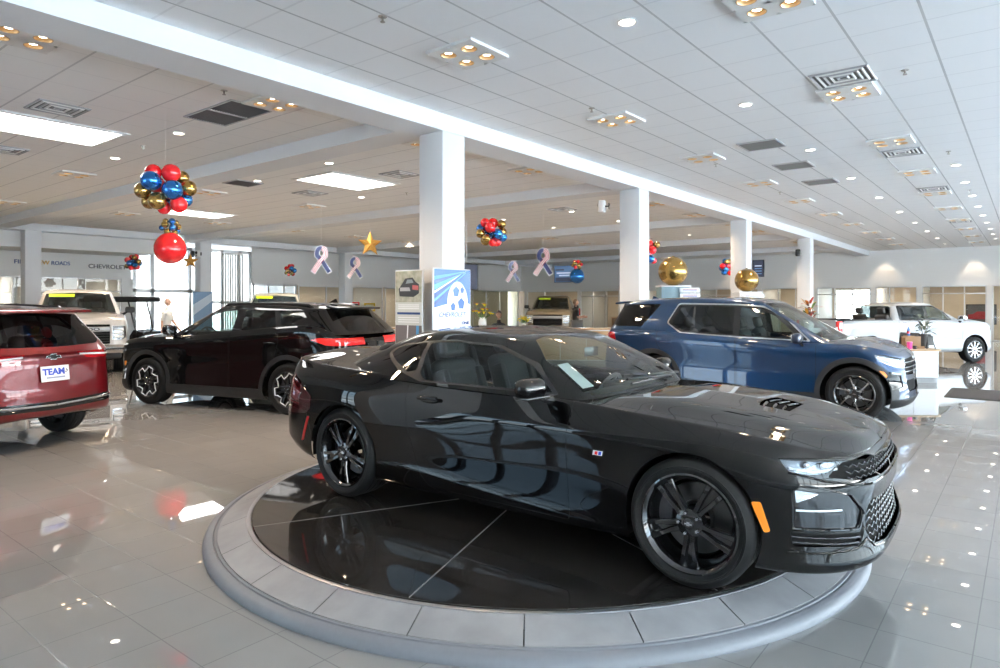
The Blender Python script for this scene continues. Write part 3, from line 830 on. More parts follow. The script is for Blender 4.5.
def arch_liner(root, x, y0, y1, R, zc, name='wheel_well'):
    """dark inner wing over each wheel"""
    for s in (-1, 1):
        b = MB()
        v = []; f = []; n = 16
        for i in range(n+1):
            a = PI*i/n*1.12-.06*PI; cx, cz = x+R*math.cos(a), zc+R*math.sin(a)
            v += [(cx, s*y0, cz), (cx, s*y1, cz)]
        for i in range(n): f.append((2*i, 2*i+1, 2*i+3, 2*i+2))
        v += [(x, s*y1, zc)]; c = len(v)-1
        for i in range(n): f.append((2*i+1, 2*i+3, c))
        b.add(v, f); b.build(name, M_DARK, root, smooth=True)

def circle_arch(x, zc, R, zlow=-.2, n=40, a0=-.15):
    P = [(x+R*math.cos(PI*(a0+(1-2*a0)*i/n)), zc+R*math.sin(PI*(a0+(1-2*a0)*i/n))) for i in range(n+1)]
    return P+[(P[-1][0], zlow), (P[0][0], zlow)]

def seat(root, x, y, z, m, head=True, w=.5, rec=.32):
    s = bpy.data.objects.new('seat', None); COL.objects.link(s); s.parent = root; s.location = (x, y, z)
    b = MB(); b.box((.02, 0, .09), (.52, w, .16), r=.06, seg=3); b.box((.04, w*.42, .12), (.46, .09, .16), r=.04); b.box((.04, -w*.42, .12), (.46, .09, .16), r=.04); b.build('seat_cushion', m, s)
    b = MB(); b.M = Matrix.Translation((-.24, 0, .12)) @ Matrix.Rotation(-rec, 4, 'Y')
    b.box((0, 0, .32), (.14, w*.92, .64), r=.06, seg=3); b.box((.05, w*.42, .3), (.12, .08, .5), r=.035); b.box((.05, -w*.42, .3), (.12, .08, .5), r=.035); b.build('seat_back', m, s)
    if head:
        b = MB(); b.M = Matrix.Translation((-.24, 0, .12)) @ Matrix.Rotation(-rec, 4, 'Y')
        b.box((.02, 0, .74), (.1, .26, .18), r=.045, seg=3); b.tube([(0, .06, .6), (0, .06, .7)], .007); b.tube([(0, -.06, .6), (0, -.06, .7)], .007); b.build('head_restraint', m, s)
    return s

def steering(root, x, y, z, R=.185, tilt=.42, m=None):
    b = MB(); b.M = Matrix.Translation((x, y, z)) @ Matrix.Rotation(-PI/2+tilt, 4, 'Y')
    b.tube([(R*math.cos(2*PI*k/36), R*math.sin(2*PI*k/36), 0) for k in range(36)], .015, closed=True)
    b.box((0, 0, -.02), (.14, .13, .05), r=.02)
    for a in (0., 2.3, -2.3): b.box((math.cos(a)*R*.55, math.sin(a)*R*.55, -.008), (R*.9, .035, .014), r=.005, rz=a)
    b.tube([(0, 0, -.02), (0, 0, -.22)], .03)
    return b.build('steering_wheel', m or M_BLKPL, root)
# ------------------------------------------------------------------ the black coupe on the turntable (x forward from the front axle, y left, z up)
M_BLACK = paint('black_paint', (.0022, .0022, .0024), 0., .4, spec=0.); M_BLACK.node_tree.nodes['Principled BSDF'].inputs['Coat IOR'].default_value = 1.42
def coupe():
    WB = 2.811
    yaw = math.radians(1.61)
    t = thing('coupe', 'gleaming black two-door sports coupe with black wheels parked on the round turntable', 'car', (-1.457, 4.3345, ZP+.003), yaw)
    P = M_BLACK
    pl = [(.862, 0), (.858, .27), (.825, .52), (.725, .715), (.575, .842), (.37, .912), (0, .932), (-.42, .926), (-.80, .914), (-1.45, .906), (-2.05, .914), (-2.45, .938), (-2.811, .950), (-3.20, .940), (-3.52, .898), (-3.72, .795), (-3.845, .47), (-3.875, 0)]
    M = len(pl); pl = np.array(pl)
    tg = np.gradient(pl, axis=0); nr = np.stack([-tg[:, 1], tg[:, 0]], 1)*-1; nr /= np.linalg.norm(nr, axis=1, keepdims=True)
    nr *= np.sign((nr*(pl-np.array([-1.4, 0]))).sum(1))[:, None]
    nr[0] = (1, 0); nr[-1] = (-1, 0)
    #        0    1    2    3    4    5    6    7    8    9    10   11   12   13   14   15   16   17
    rows = [
     ([.16, .16, .16, .16, .16, .17, .17, .17, .15, .15, .15, .17, .2, .22, .27, .31, .33, .33],
      [.12, .12, .12, .11, .10, .09, .10, .12, .12, .12, .12, .11, .10, .10, .10, .10, .10, .10]),
     ([.185, .185, .185, .18, .18, .18, .18, .18, .175, .17, .18, .19, .22, .25, .31, .36, .38, .38],
      [.02, .02, .02, .025, .03, .03, .03, .045, .05, .05, .05, .04, .03, .03, .05, .06, .06, .06]),
     ([.235, .235, .235, .23, .23, .23, .23, .225, .235, .272, .315, .32, .30, .31, .37, .42, .44, .44],
      [.0, .0, .0, .005, .01, .012, .02, .024, .024, .022, .022, .020, .016, .015, .02, .02, .02, .02]),
     ([.33, .33, .33, .33, .33, .33, .33, .30, .295, .325, .365, .37, .38, .42, .47, .51, .53, .53],
      [.022, .022, .02, .018, .016, .008, .012, .026, .029, .027, .027, .023, .010, .006, .01, .02, .03, .03]),
     ([.50, .50, .50, .50, .50, .50, .50, .50, .50, .50, .51, .51, .52, .57, .60, .62, .64, .64],
      [.024, .024, .022, .02, .012, .0, .006, .014, .018, .017, .015, .012, .002, .0, .01, .02, .03, .03]),
     ([.62, .62, .62, .62, .62, .62, .64, .65, .64, .64, .645, .65, .66, .69, .72, .745, .76, .76],
      [.02, .02, .02, .02, .012, .0, .0, .006, .009, .008, .004, .004, .0, .0, .01, .03, .05, .05]),
     ([.68, .68, .685, .69, .70, .72, .745, .755, .755, .755, .75, .76, .79, .81, .83, .85, .87, .87],
      [.03, .03, .035, .04, .03, .012, .004, .002, .002, .006, .019, .015, .004, .012, .03, .05, .07, .07]),
     ([.725, .725, .73, .745, .765, .80, .80, .79, .785, .785, .80, .83, .88, .915, .93, .945, .96, .96],
      [.045, .048, .05, .055, .05, .035, .014, .014, .013, .015, .028, .025, .022, .04, .055, .07, .08, .08]),
     ([.752, .753, .758, .775, .80, .838, .873, .90, .93, .95, .965, .985, 1.0, 1.015, 1.035, 1.052, 1.066, 1.07],
      [.075, .078, .08, .085, .09, .09, .085, .08, .078, .085, .085, .10, .12, .13, .13, .13, .13, .13]),
    ]
    G = []
    for z, d in rows:
        xy = pl-nr*np.array(d)[:, None]; xy[0, 1] = xy[-1, 1] = 0
        G.append(np.column_stack([xy, z]))
    last = G[-1]
    cx = np.array([.70, .655, .58, .48, .36, .24, -.02, -.42, -.80, -1.45, -2.05, -2.42, -2.76, -3.07, -3.32, -3.52, -3.64, -3.70])
    cz = np.array([.800, .812, .835, .855, .875, .90, .935, .965, .985, 1.0, 1.0, 1.01, 1.03, 1.055, 1.08, 1.10, 1.108, 1.11])
    cz[8:12] = .935
    for f, dz in ((.86, .30), (.66, .66), (.36, .93), (0., 1.)):
        x = last[:, 0]*f+cx*(1-f); y = last[:, 1]*f; z = last[:, 2]+(cz-last[:, 2])*dz
        if f == .66: z[2:9] += .007      # raised bonnet ridges
        if f == 0.: z[4:8] += .004
        G.append(np.column_stack([x, y, z]))
    S = Surf(loft(G, 9, 7, sharp=(2, 8), fair=16), 'body')
    side = lambda c, n: abs(n[1]) > .30
    # wheel openings
    for x, R in ((0., .375), (-WB, .378)):
        S.cut(circle_arch(x, .352, R), '_x', cond=lambda c, n: c[1] > .6)
    # door, fender, bonnet, boot, bumper shut lines
    door = round_poly([(-.755, .215), (-.775, .60), (-.752, .99), (-2.145, 1.03), (-2.155, .80), (-2.02, .33), (-1.93, .215)], [.03, .1, .01, .01, .12, .1, .05])
    S.panel(door, 'door', gap=.0035, cond=side)
    hood = [(.83, -.1), (.80, .36), (.735, .575), (.60, .69), (.3, .735), (0, .765), (-.42, .775), (-.66, .775), (-.74, .60), (-.76, -.1)]
    S.panel(hood, 'hood', gap=.004, axes='xy', cond=lambda c, n: n[2] > .35, src=['body'])
    S.panel([(-2.9, -.1), (-2.9, .62), (-3.42, .66), (-3.62, .55), (-3.72, -.1)], 'boot', gap=.004, axes='xy', cond=lambda c, n: n[2] > .35, src=['body'])
    fb = [(.40, .05), (.40, .585), (.33, .64), (.455, .70), (.452, .765), (.75, .752), (1.2, .752), (1.2, .05)]
    S.cut(fb, 'bumper', cond=None, src=['body'])
    S.panel([(-3.17, .1), (-3.17, .40), (-3.28, .70), (-3.50, .73), (-4.1, .73), (-4.1, .1)], 'rear_bumper', gap=.003, src=['body'])
    S.cut([(-.68, -.1), (-.70, .60), (-.95, .77), (-2.4, .79), (-2.75, .72), (-2.95, .52), (-3.02, -.1)], '_x', axes='xy', cond=lambda c, n: n[2] > .5 and c[2] > .9)
    # front: headlamps, slit grille, lower grille, intakes (outlines in the front view y,z)
    fr = lambda c, n: c[0] > .3
    e45 = np.array([[-.70, .714, 0], [0, 0, 1]])     # looking at the corner
    S.cut(round_poly(LAMP45, .012), 'lamp', axes=E45, cond=lambda c, n: c[0] > .35 and c[2] > .6, src=['bumper', 'body', 'hood'])
    S.cut(round_poly(GRILLE, .012), 'grille', axes='yz', cond=fr, src=['bumper', 'body'])
    S.cut(round_poly(LOWER, .02), 'lower', axes='yz', cond=fr, src=['bumper'])
    S.cut(round_poly(INTAKE, .02), 'intake', axes='yz', cond=lambda c, n: c[0] > .4, src=['bumper'])
    S.cut(round_poly(SLATS, .01), 'slats', axes='yz', cond=lambda c, n: c[0] > .4, src=['bumper'])
    S.cut(VENT, 'vent', axes='xy', cond=lambda c, n: n[2] > .5, src=['hood'])
    # tail lamps
    S.cut(round_poly([(-4.1, .60), (-3.5, .60), (-3.25, .62), (-3.16, .69), (-3.14, .745), (-3.40, .86), (-3.6, .90), (-4.1, .90)], [0, .03, .03, .02, .02, .02, .03, 0]), 'tail', cond=lambda c, n: c[1] > .22 and c[0] < -3.2)
    S.cut(round_poly([(-3.335, .385), (-3.30, .39), (-3.205, .60), (-3.235, .60)], .01), 'rmark', cond=side)
    S.cut(round_poly([(.385, .375), (.415, .385), (.372, .53), (.325, .525)], .012), 'fmark', cond=side)
    fm = {'body': 0, '_gap': 1}
    body = S.emit(['body', '_gap'], 'body_shell', [P, M_GAP], t, 'LR', fm=fm)
    for sd in 'RL':
        d = S.emit('door', 'door', P, t, sd)
        k = 1 if sd == 'L' else -1
        b = MB()
        b.box((-1.925, k*.899, .852), (.185, .03, .026), r=.012, seg=3, rz=-k*.03, ry=-.03); b.build('door_handle', M_BLACK, d)
        b = MB(); b.add(*_ball((-1.925, k*.886, .842), .06, 16, 8, (1.45, .12, .42))); b.build('handle_cup', M_GBLK, d)
        bd = MB(); bd.prism([(-.575, .642), (-.515, .642), (-.510, .668), (-.57, .668)], .9235, .931, ax='y') if k > 0 else bd.prism([(-.575, .642), (-.515, .642), (-.510, .668), (-.57, .668)], -.931, -.9235, ax='y')
        bo = bd.build('fender_badge', M_PLATE, t, smooth=False)
        for x0, cc in ((-.560, M_RED2), (-.536, mat('badge_blue', (.02, .06, .5), .3))):
            q = MB(); q.prism([(x0, .645), (x0+.018, .645), (x0+.020, .665), (x0+.004, .665)], *((.931, .9325) if k > 0 else (-.9325, -.931)), ax='y'); q.build('badge_bar', cc, bo, smooth=False)
        S.emit('fmark', 'side_marker', M_AMBER, t, sd, off=.004, skirt=.006)
        S.emit('rmark', 'rear_side_marker', M_RED, t, sd, off=.003, skirt=.005)
        S.emit('lamp', 'headlamp', [M_LENS], t, sd)
        S.emit('lamp', 'headlamp_reflector', [M_LAMPDK], t, sd, off=-.035)
        S.emit('tail', 'tail_lamp', [M_DKRED], t, sd, off=.004, skirt=.02)
    h = S.emit('hood', 'hood', P, t, 'LR')
    S.emit('boot', 'boot_lid', P, t, 'LR')
    fbm = S.emit('bumper', 'front_bumper', P, t, 'LR')
    S.emit('rear_bumper', 'rear_bumper', P, t, 'LR')
    tr = S.bvh(); mir = lambda pts: [(p[0], -p[1], p[2]) for p in pts]
    gb = S.emit('grille', 'upper_grille', [M_DARK], t, 'LR', off=-.05)
    lb = S.emit('lower', 'lower_grille', [M_DARK], t, 'LR', off=-.05)
    S.emit('vent', 'hood_vent', [M_DARK], t, 'LR', off=-.025)
    for sd in 'LR':
        sb = S.emit('slats', 'air_intake', [M_DARK], t, sd, off=-.03)
        ip = S.emit('intake', 'intake_panel', [M_GBLK], t, sd, off=-.012)
        mm = (lambda p: [tuple(q) for q in p]) if sd == 'L' else mir
        def wire(name, pts, r, m, par, lift=.0, ax='yz', closed=False, n=6, flat=1.):
            p = S.project(pts, ax, lift=lift, tree=tr)
            if len(p) > 2:
                b = MB(); b.tube(mm(p), r, n, closed=closed); b.build(name, m, par)
        wire('intake_glint_bead', dens(INTAKE, True), .005, P, ip, -.002, closed=True)  # rounded bead added to catch light, stands in for the bevel highlights
        wire('daytime_lamp', dens([(.70, .497), (.852, .50)]), .0055, M_DRL, ip, -.004)
        for z in (.325, .352, .378): wire('intake_slat', dens([(.585, z-.005), (.855, z+.012)]), .006, M_BARS, sb, -.012)
        fogp = S.project(dens(round_poly([(.855, .60), (.79, .583), (.852, .535)], .008), True), 'yz', lift=-.006, tree=tr)
        if len(fogp) > 4:
            c = sum((Vector(p) for p in fogp), Vector())/len(fogp); v = mm([c]+fogp); f = [(0, 1+i, 1+(i+1) % len(fogp)) for i in range(len(fogp))]
            mesh_obj('fog_lamp', v, f, M_LAMP, ip, smooth=False)
        # lamp innards: signature bar, projector, upper lip
        wire('lamp_signature', dens([(.69, .700), (.79, .688), (.85, .705)]), .007, M_DRL, t, -.012)
        for y_, z_ in ((.745, .718), (.80, .722)):
            c = S.project([(y_, z_)], 'yz', lift=-.02, tree=tr)
            if c: b = MB(); b.ball(mm(c)[0], .017, 14); b.build('lamp_projector', M_CHROME, t)
        wire('hood_lip', dens([(.02, .752), (.4, .753), (.62, .752), (.80, .752), (.86, .752)]), .004, P, fbm, .002)
        wire('bumper_bar', dens([(.02, .600), (.3, .603), (.53, .603), (.77, .645), (.858, .685)]), .008, P, fbm, -.004)
        for k in range(3):
            z = .645+.03*k; pts = [(.0+.028*i, z+(.007 if i % 2 else -.007)) for i in range(int((.70-.01*k)/.028))]
            wire('grille_bar', dens(pts, step=.014), .0045, M_BARS, gb, -.02)
        for k in range(6):
            z = .295+.038*k; pts = [(.0+.036*i, z+(.010 if i % 2 else -.010)) for i in range(int(.545/.036))]
            wire('grille_bar', dens(pts, step=.018), .005, M_BARS, lb, -.022)
        wire('lower_lip', dens([(.02, .262), (.3, .262), (.48, .285), (.545, .335), (.62, .30), (.8, .29), (.865, .292)]), .006, P, fbm, .001)
        for k in range(3):
            x = .165+.055*k
            wire('vent_fin', dens([(x, .02), (x+.012, .12), (x+.03, .20)]), .009, P, h, -.010, ax='xy')
        k = 1 if sd == 'L' else -1
        # door mirror: shell, base, glass
        mr = MB(); mr.M = Matrix.Translation((-.965, k*1.0, 1.005)) @ Matrix.Rotation(k*.16, 4, 'Z')
        mr.box((0, 0, 0), (.13, .215, .125), r=.055, seg=4); mo = mr.build('mirror_shell', P, t, angle=60)
        mr = MB(); mr.M = Matrix.Translation((-.965, k*1.0, 1.005)) @ Matrix.Rotation(k*.16, 4, 'Z'); mr.box((-.062, 0, 0), (.006, .14, .075), r=.002); mr.build('mirror_glass', M_CHROME, mo)
        mr = MB(); mr.M = Matrix.Translation((-.965, k*1.0, 1.005)) @ Matrix.Rotation(k*.16, 4, 'Z'); mr.box((.02, 0, -.052), (.10, .21, .016), r=.007); mr.build('mirror_skirt', M_GBLK, mo)
        mr = MB(); mr.tube([(-.95, k*.955, .965), (-.92, k*.92, .935), (-.89, k*.875, .925)], [.028, .03, .04], 10, flat=.7); mr.build('mirror_stalk', M_GBLK, mo)
    # interior
    for k in (1, -1):
        seat(t, -1.72, k*.36, .36, M_SEAT); seat(t, -2.35, k*.33, .46, M_SEAT, head=False, w=.46)
    steering(t, -1.16, .36, .80, m=M_STEER)
    b = MB(); b.box((-.86, 0, .80), (.40, 1.42, .22), r=.08, seg=3); b.box((-1.02, .36, .88), (.22, .34, .1), r=.04); b.box((-1.5, 0, .52), (1.2, .22, .22), r=.05); b.build('dashboard', mat('dash', (.03, .03, .032), .5), t)
    b = MB(); b.box((0, 0, 0), (.008, .20, .07), r=.02); b.M = None; o = b.build('rear_view_mirror', M_GBLK, t, loc=(-1.10, 0, 1.17))
    # price sheet behind the windscreen
    b = MB(); sh = mesh_obj('price_sheet', *sheet_geo(), M_PLATE, t, smooth=False)
    # wipers
    for y0, y1, x0, x1 in ((.30, -.30, -.60, -.66), (.62, .05, -.68, -.67)):
        b = MB(); pts = [(x0-.0, y0, .995), (x0-.02, (y0*2+y1)/3, 1.005), (x1, (y0+2*y1)/3, 1.012), (x1+.0, y1, 1.02)]
        b.tube(pts, .008, 6); b.box(((x0+x1)/2, (y0+y1)/2, .992), (.02, abs(y1-y0), .012), r=.004); b.build('wiper', M_BLKPL, t)
    # ---- greenhouse
    gp = greenhouse_coupe(t, P)
    # ---- wheels
    sty = {'kind': 'twin', 'n': 5, 'rot': PI/2+PI}
    m_r = mat('gloss_black_alloy', (.008, .008, .009), .1, .3, .5, 1.)
    for x, R in ((0, .3475), (-WB, .3505)):
        for s in (-1, 1):
            W = .25 if x == 0 else .28
            wheel(t, (x, s*(.928-W/2), R), s, R, W, .262, sty, m_r)
    arch_liner(t, 0., .90, .50, .378, .352); arch_liner(t, -WB, .915, .50, .38, .352)
    b = MB(); b.box((-1.405, 0, .2), (2.0, 1.66, .08), r=.03); b.box((.45, 0, .24), (.6, 1.3, .1), r=.03); b.box((-3.3, 0, .36), (.7, 1.3, .14), r=.04); b.box((-1.4, 0, .5), (4.0, .96, .5), r=.05)
    b.build('underbody', M_DARK, t)
    return t, S

def greenhouse_coupe(t, P):
    #          0 wsc     1         2          3 A      4        5         6        7 B      8        9       10 C      11       12      13 rear
    base = [(-.56, 0, 0.930), (-.575, .34, 0.927), (-.63, .62, 0.923), (-.76, .775, 0.920), (-1.0, .838, 0.922), (-1.45, .852, 0.930), (-1.9, .856, 0.940), (-2.15, .856, 0.950), (-2.4, .85, 0.955), (-2.65, .815, 0.960), (-2.9, .76, 0.970), (-3.08, .62, 0.995), (-3.17, .35, 1.015), (-3.2, 0, 1.020)]
    l1 = [(-.66, 0, 1.03), (-.675, .34, 1.028), (-.73, .605, 1.02), (-.85, .735, 1.01), (-1.05, .772, 1.02), (-1.45, .785, 1.03), (-1.9, .79, 1.04), (-2.15, .79, 1.05), (-2.4, .775, 1.05), (-2.62, .745, 1.045), (-2.82, .68, 1.055), (-2.95, .57, 1.08), (-3.02, .33, 1.10), (-3.04, 0, 1.105)]
    l2 = [(-.90, 0, 1.155), (-.91, .32, 1.152), (-.96, .56, 1.14), (-1.06, .66, 1.13), (-1.2, .715, 1.135), (-1.5, .725, 1.15), (-1.9, .728, 1.155), (-2.15, .72, 1.155), (-2.38, .69, 1.145), (-2.52, .65, 1.14), (-2.66, .60, 1.145), (-2.76, .50, 1.16), (-2.82, .29, 1.18), (-2.84, 0, 1.185)]
    l3 = [(-1.14, 0, 1.262), (-1.15, .30, 1.258), (-1.19, .51, 1.242), (-1.26, .585, 1.235), (-1.36, .625, 1.235), (-1.58, .637, 1.245), (-1.9, .638, 1.25), (-2.12, .628, 1.248), (-2.30, .60, 1.238), (-2.41, .565, 1.232), (-2.5, .52, 1.232), (-2.57, .43, 1.242), (-2.61, .26, 1.256), (-2.62, 0, 1.262)]
    l4 = [(-1.25, 0, 1.300), (-1.26, .29, 1.296), (-1.29, .47, 1.284), (-1.35, .535, 1.280), (-1.44, .565, 1.283), (-1.62, .58, 1.293), (-1.9, .58, 1.297), (-2.1, .57, 1.294), (-2.25, .545, 1.285), (-2.34, .51, 1.28), (-2.41, .465, 1.28), (-2.46, .39, 1.285), (-2.49, .24, 1.294), (-2.5, 0, 1.298)]
    l5 = [(-1.42, 0, 1.330), (-1.43, .22, 1.327), (-1.46, .34, 1.322), (-1.51, .39, 1.32), (-1.58, .41, 1.323), (-1.70, .42, 1.33), (-1.88, .42, 1.332), (-2.02, .415, 1.33), (-2.12, .39, 1.325), (-2.19, .36, 1.321), (-2.24, .33, 1.32), (-2.28, .27, 1.322), (-2.31, .17, 1.327), (-2.32, 0, 1.328)]
    l6 = [(-1.6+(-.5)*i/13, 0, 1.346-.004*abs(i-6)/6) for i in range(14)]
    S = Surf(loft([base, l1, l2, l3, l4, l5, l6], 8, 6), 'roof')
    sd = lambda c, n: abs(n[1]) > .45
    win = [(-.935, .963), (-1.3, .967), (-2.01, .970), (-2.075, 1.02), (-2.10, 1.228), (-1.84, 1.243), (-1.46, 1.222), (-1.13, 1.114)]
    qwin = [(-2.12, 1.03), (-2.20, 1.015), (-2.525, 1.135), (-2.50, 1.165), (-2.40, 1.20), (-2.14, 1.226)]
    band = [(-.88, .948), (-1.3, .953), (-2.05, .958), (-2.18, .99), (-2.30, 1.02), (-2.56, 1.13), (-2.545, 1.165), (-2.44, 1.205), (-2.12, 1.243), (-1.85, 1.257), (-1.45, 1.237), (-1.10, 1.128)]
    S.cut(round_poly(band, .03), 'frame', cond=sd)
    S.cut(round_poly(win, [.01, .01, .03, .01, .02, .05, .05, .05]), 'win', cond=sd)
    S.cut(round_poly(qwin, .02), 'qwin', cond=sd)
    S.cut([(-.60, -.1), (-.60, .33), (-.63, .60), (-.70, .735), (-1.08, .645), (-1.26, .50), (-1.27, .3), (-1.25, -.1)], 'wind', axes='xy', cond=lambda c, n: n[0] > .25 and n[2] > .2 and c[2] > .96, src=['roof', 'frame'])
    S.cut([(-2.52, -.1), (-2.51, .24), (-2.49, .36), (-2.9, .53), (-3.02, .35), (-3.05, -.1)], 'rearw', axes='xy', cond=lambda c, n: n[0] < -.1, src=['roof', 'frame'])
    S.emit('roof', 'roof', P, t, 'LR')
    for k in 'RL':
        f = S.emit('frame', 'window_frame', M_BLKPL, t, k, off=.001)
        S.emit('win', 'door_window', M_TINT, f, k)
        S.emit('qwin', 'quarter_window', M_PRIV, f, k)
    S.emit('wind', 'windscreen', M_WSH, t, 'LR'); S.emit('rearw', 'rear_window', M_PRIV, t, 'LR')
    return S
LAMP45 = [(.301, .748), (.236, .745), (.022, .738), (-.005, .725), (.10, .675), (.219, .679), (.27, .693)]
E45 = np.array([[-.70, .714, 0], [0, 0, 1]])     # looking at the front corner
GRILLE = [(-.1, .735), (.5, .742), (.66, .728), (.70, .707), (.751, .662), (.6, .635), (.3, .625), (-.1, .622)]
LOWER = [(-.1, .50), (.3, .515), (.50, .52), (.545, .47), (.55, .37), (.50, .30), (.3, .275), (-.1, .27)]
INTAKE = [(.56, .47), (.585, .405), (.60, .39), (.855, .408), (.862, .60), (.84, .632), (.65, .565)]
SLATS = [(.56, .365), (.60, .318), (.855, .322), (.86, .398), (.60, .38), (.57, .40)]
VENT = [(.135, -.1), (.15, .12), (.17, .21), (.335, .18), (.33, -.1)]
M_BARS = mat('grille_bars', (.045, .047, .05), .22, .5)
M_LAMPDK = mat('dark_lamp_reflector', (.20, .22, .24), .25, .6)
M_STEER = mat('steering_rim', (.16, .16, .165), .4)
def dens(pts, closed=False, step=.03):
    o = []; n = len(pts)
    for i in range(n if closed else n-1):
        a, b = pts[i], pts[(i+1) % n]; k = max(1, int(math.dist(a, b)/step))
        o += [(a[0]+(b[0]-a[0])*j/k, a[1]+(b[1]-a[1])*j/k) for j in range(k)]
    if not closed: o.append(pts[-1])
    return o
def sheet_geo():
    P = [(-1.022, -.600, 1.118), (-.976, -.545, 1.130), (-.745, -.600, .997), (-.785, -.672, .985)]
    return [Vector(p) for p in P], [(0, 1, 2, 3)]
coupe()
# ------------------------------------------------------------------ sport utilities and pickups share one way of building
def lower_body(q):
    """control grid of the body below the glass"""
    f, r, WB, hw, zs = q['f'], q['r'], q['WB'], q['hw'], q['zs']
    x5 = min(.42, f-.38); E = -WB-r
    nb = q.get('nose', 1.)
    pl = np.array([(f, 0), (f-.012*nb, .30*hw), (f-.055*nb, .58*hw), (f-.14*nb, .79*hw), (f-.26*nb, .92*hw), (x5, .972*hw), (0, .985*hw), (-.5, .985*hw), (-.95, .985*hw), (-.52*WB, .985*hw), (-.74*WB, .99*hw), (-WB+.45, hw), (-WB, hw), (-WB-.42, .985*hw), (E+.34, .95*hw), (E+.11, .85*hw), (E+.015, .52*hw), (E, 0)])
    tg = np.gradient(pl, axis=0); nr = np.stack([tg[:, 1], -tg[:, 0]], 1); nr /= np.linalg.norm(nr, axis=1, keepdims=True)
    nr *= np.sign((nr*(pl-np.array([-WB/2, 0]))).sum(1))[:, None]; nr[0] = (1, 0); nr[-1] = (-1, 0)
    X = pl[:, 0]
    zb = np.interp(-X, [-f, -x5, .0, .55, .95, WB, WB+r*.5, WB+r], [q['zhf'], q['zhf']+.075, q['zhf']+.115, q['zb0']-.025, q['zb0'], q['zb1'], q['zb1']+.005, q['zt']])
    s = np.ones(18); fr = np.array([1, 1, 1, .8, .4, .1]+[0]*12); rr = np.array([0]*13+[.1, .4, .8, 1, 1])
    zl = zs+np.array([.0]*6+[0]*7+[.02, .05, .08, .10, .10])*q.get('rup', 1.)
    R = [(zl-.03, .13*s), (zl, .035*s+.02*fr), (zl+.10, .0*s+.0*fr), (.45*zb, .014*s-.01*fr), (.58*zb, .022*s+.0*fr-.01*rr), (.74*zb, .008*s+.01*fr+.03*rr), (.86*zb, .0*s+.03*fr+.055*rr), (.95*zb, .012*s+.055*fr+.05*rr), (zb, .045*s+.075*fr+.05*rr)]
    for k, v in q.get('inset', {}).items(): R[k] = (R[k][0], R[k][1]+np.array(v))
    G = []
    for z, d in R:
        xy = pl-nr*np.array(d)[:, None]; xy[0, 1] = xy[-1, 1] = 0; G.append(np.column_stack([xy, z]))
    L = G[-1]
    cx = np.array([f-.22, f-.25, f-.31, f-.40, f-.48, x5-.16, -.1, -.5, -.95, -.52*WB, -.74*WB, -WB+.4, -WB, -WB-.35, E+.5, E+.35, E+.22, E+.15])
    cz = zb.copy(); cz[:8] += np.array([.05, .055, .065, .07, .075, .07, .06, .04])*q.get('crown', 1.)
    for u, w in ((.86, .35), (.62, .75), (.3, .95), (0., 1.)):
        x = L[:, 0]*u+cx*(1-u); y = L[:, 1]*u; z = L[:, 2]+(cz-L[:, 2])*w
        if u == .62: z[3:8] += .012*q.get('ridge', 1.)
        G.append(np.column_stack([x, y, z]))
    return G, pl, zb

def greenhouse(q):
    """control grid of roof and pillars; q: xw0,xw1 windscreen foot/head, xr0,xr1 rear foot/head, zb, zr, yb, yt"""
    xw0, xw1, xr0, xr1, zr, yb, yt = (q[k] for k in ('xw0', 'xw1', 'xr0', 'xr1', 'zr', 'yb', 'yt'))
    bf, br = q.get('bf', .16), q.get('br', .06); zrl = zr-.085; G = []
    def ring(sv, zf, zbk, y, xf, xr, b1, b2, ys=1.):
        n = 7; a, b = xf-.22, xr+.20
        P = [(xf+b1, 0, zf), (xf+b1*.86, .4*y, zf), (xf+b1*.35, .75*y, zf), (xf-.05, .945*y, zf)]
        for i in range(n):
            t = i/(n-1); P.append((a+(b-a)*t, y*(1-.03*max(0, t-.6)/.4), zf+(zbk-zf)*t))
        P += [(xr+.05, .90*y, zbk), (xr-br*.2, .72*y, zbk), (xr-br*.85, .4*y, zbk), (xr-br, 0, zbk)]
        return P
    for sv in (0., .12, .5, .85, 1.):
        zf = q['zf']+(zrl-.02-q['zf'])*sv; zk = q['zk']+(zrl-.02-q['zk'])*sv
        y = yb+(yt-yb)*sv**1.25
        G.append(ring(sv, zf, zk, y, xw0+(xw1-xw0)*sv**.96, xr0+(xr1-xr0)*sv, bf*(1-.35*sv), br))
    xm = (xw1+xr1)/2; Lh = (xw1-xr1)/2
    for sc, dz, dx in ((.93, .04, .05), (.80, .062, .13), (.45, .08, .32), (0., .085, .5)):
        P = ring(1, 0, 0, yt*sc, xw1-dx, xr1+dx*.7, bf*.6*sc, br*sc)
        P = [(x, y, zrl+dz-.045*min(1.2, abs((x-xm-.15)/Lh))**2.2*1.0) for x, y, z in P]
        G.append(P)
    return G

def emit_parts(t, S, P, q, sides='RL'):
    pass

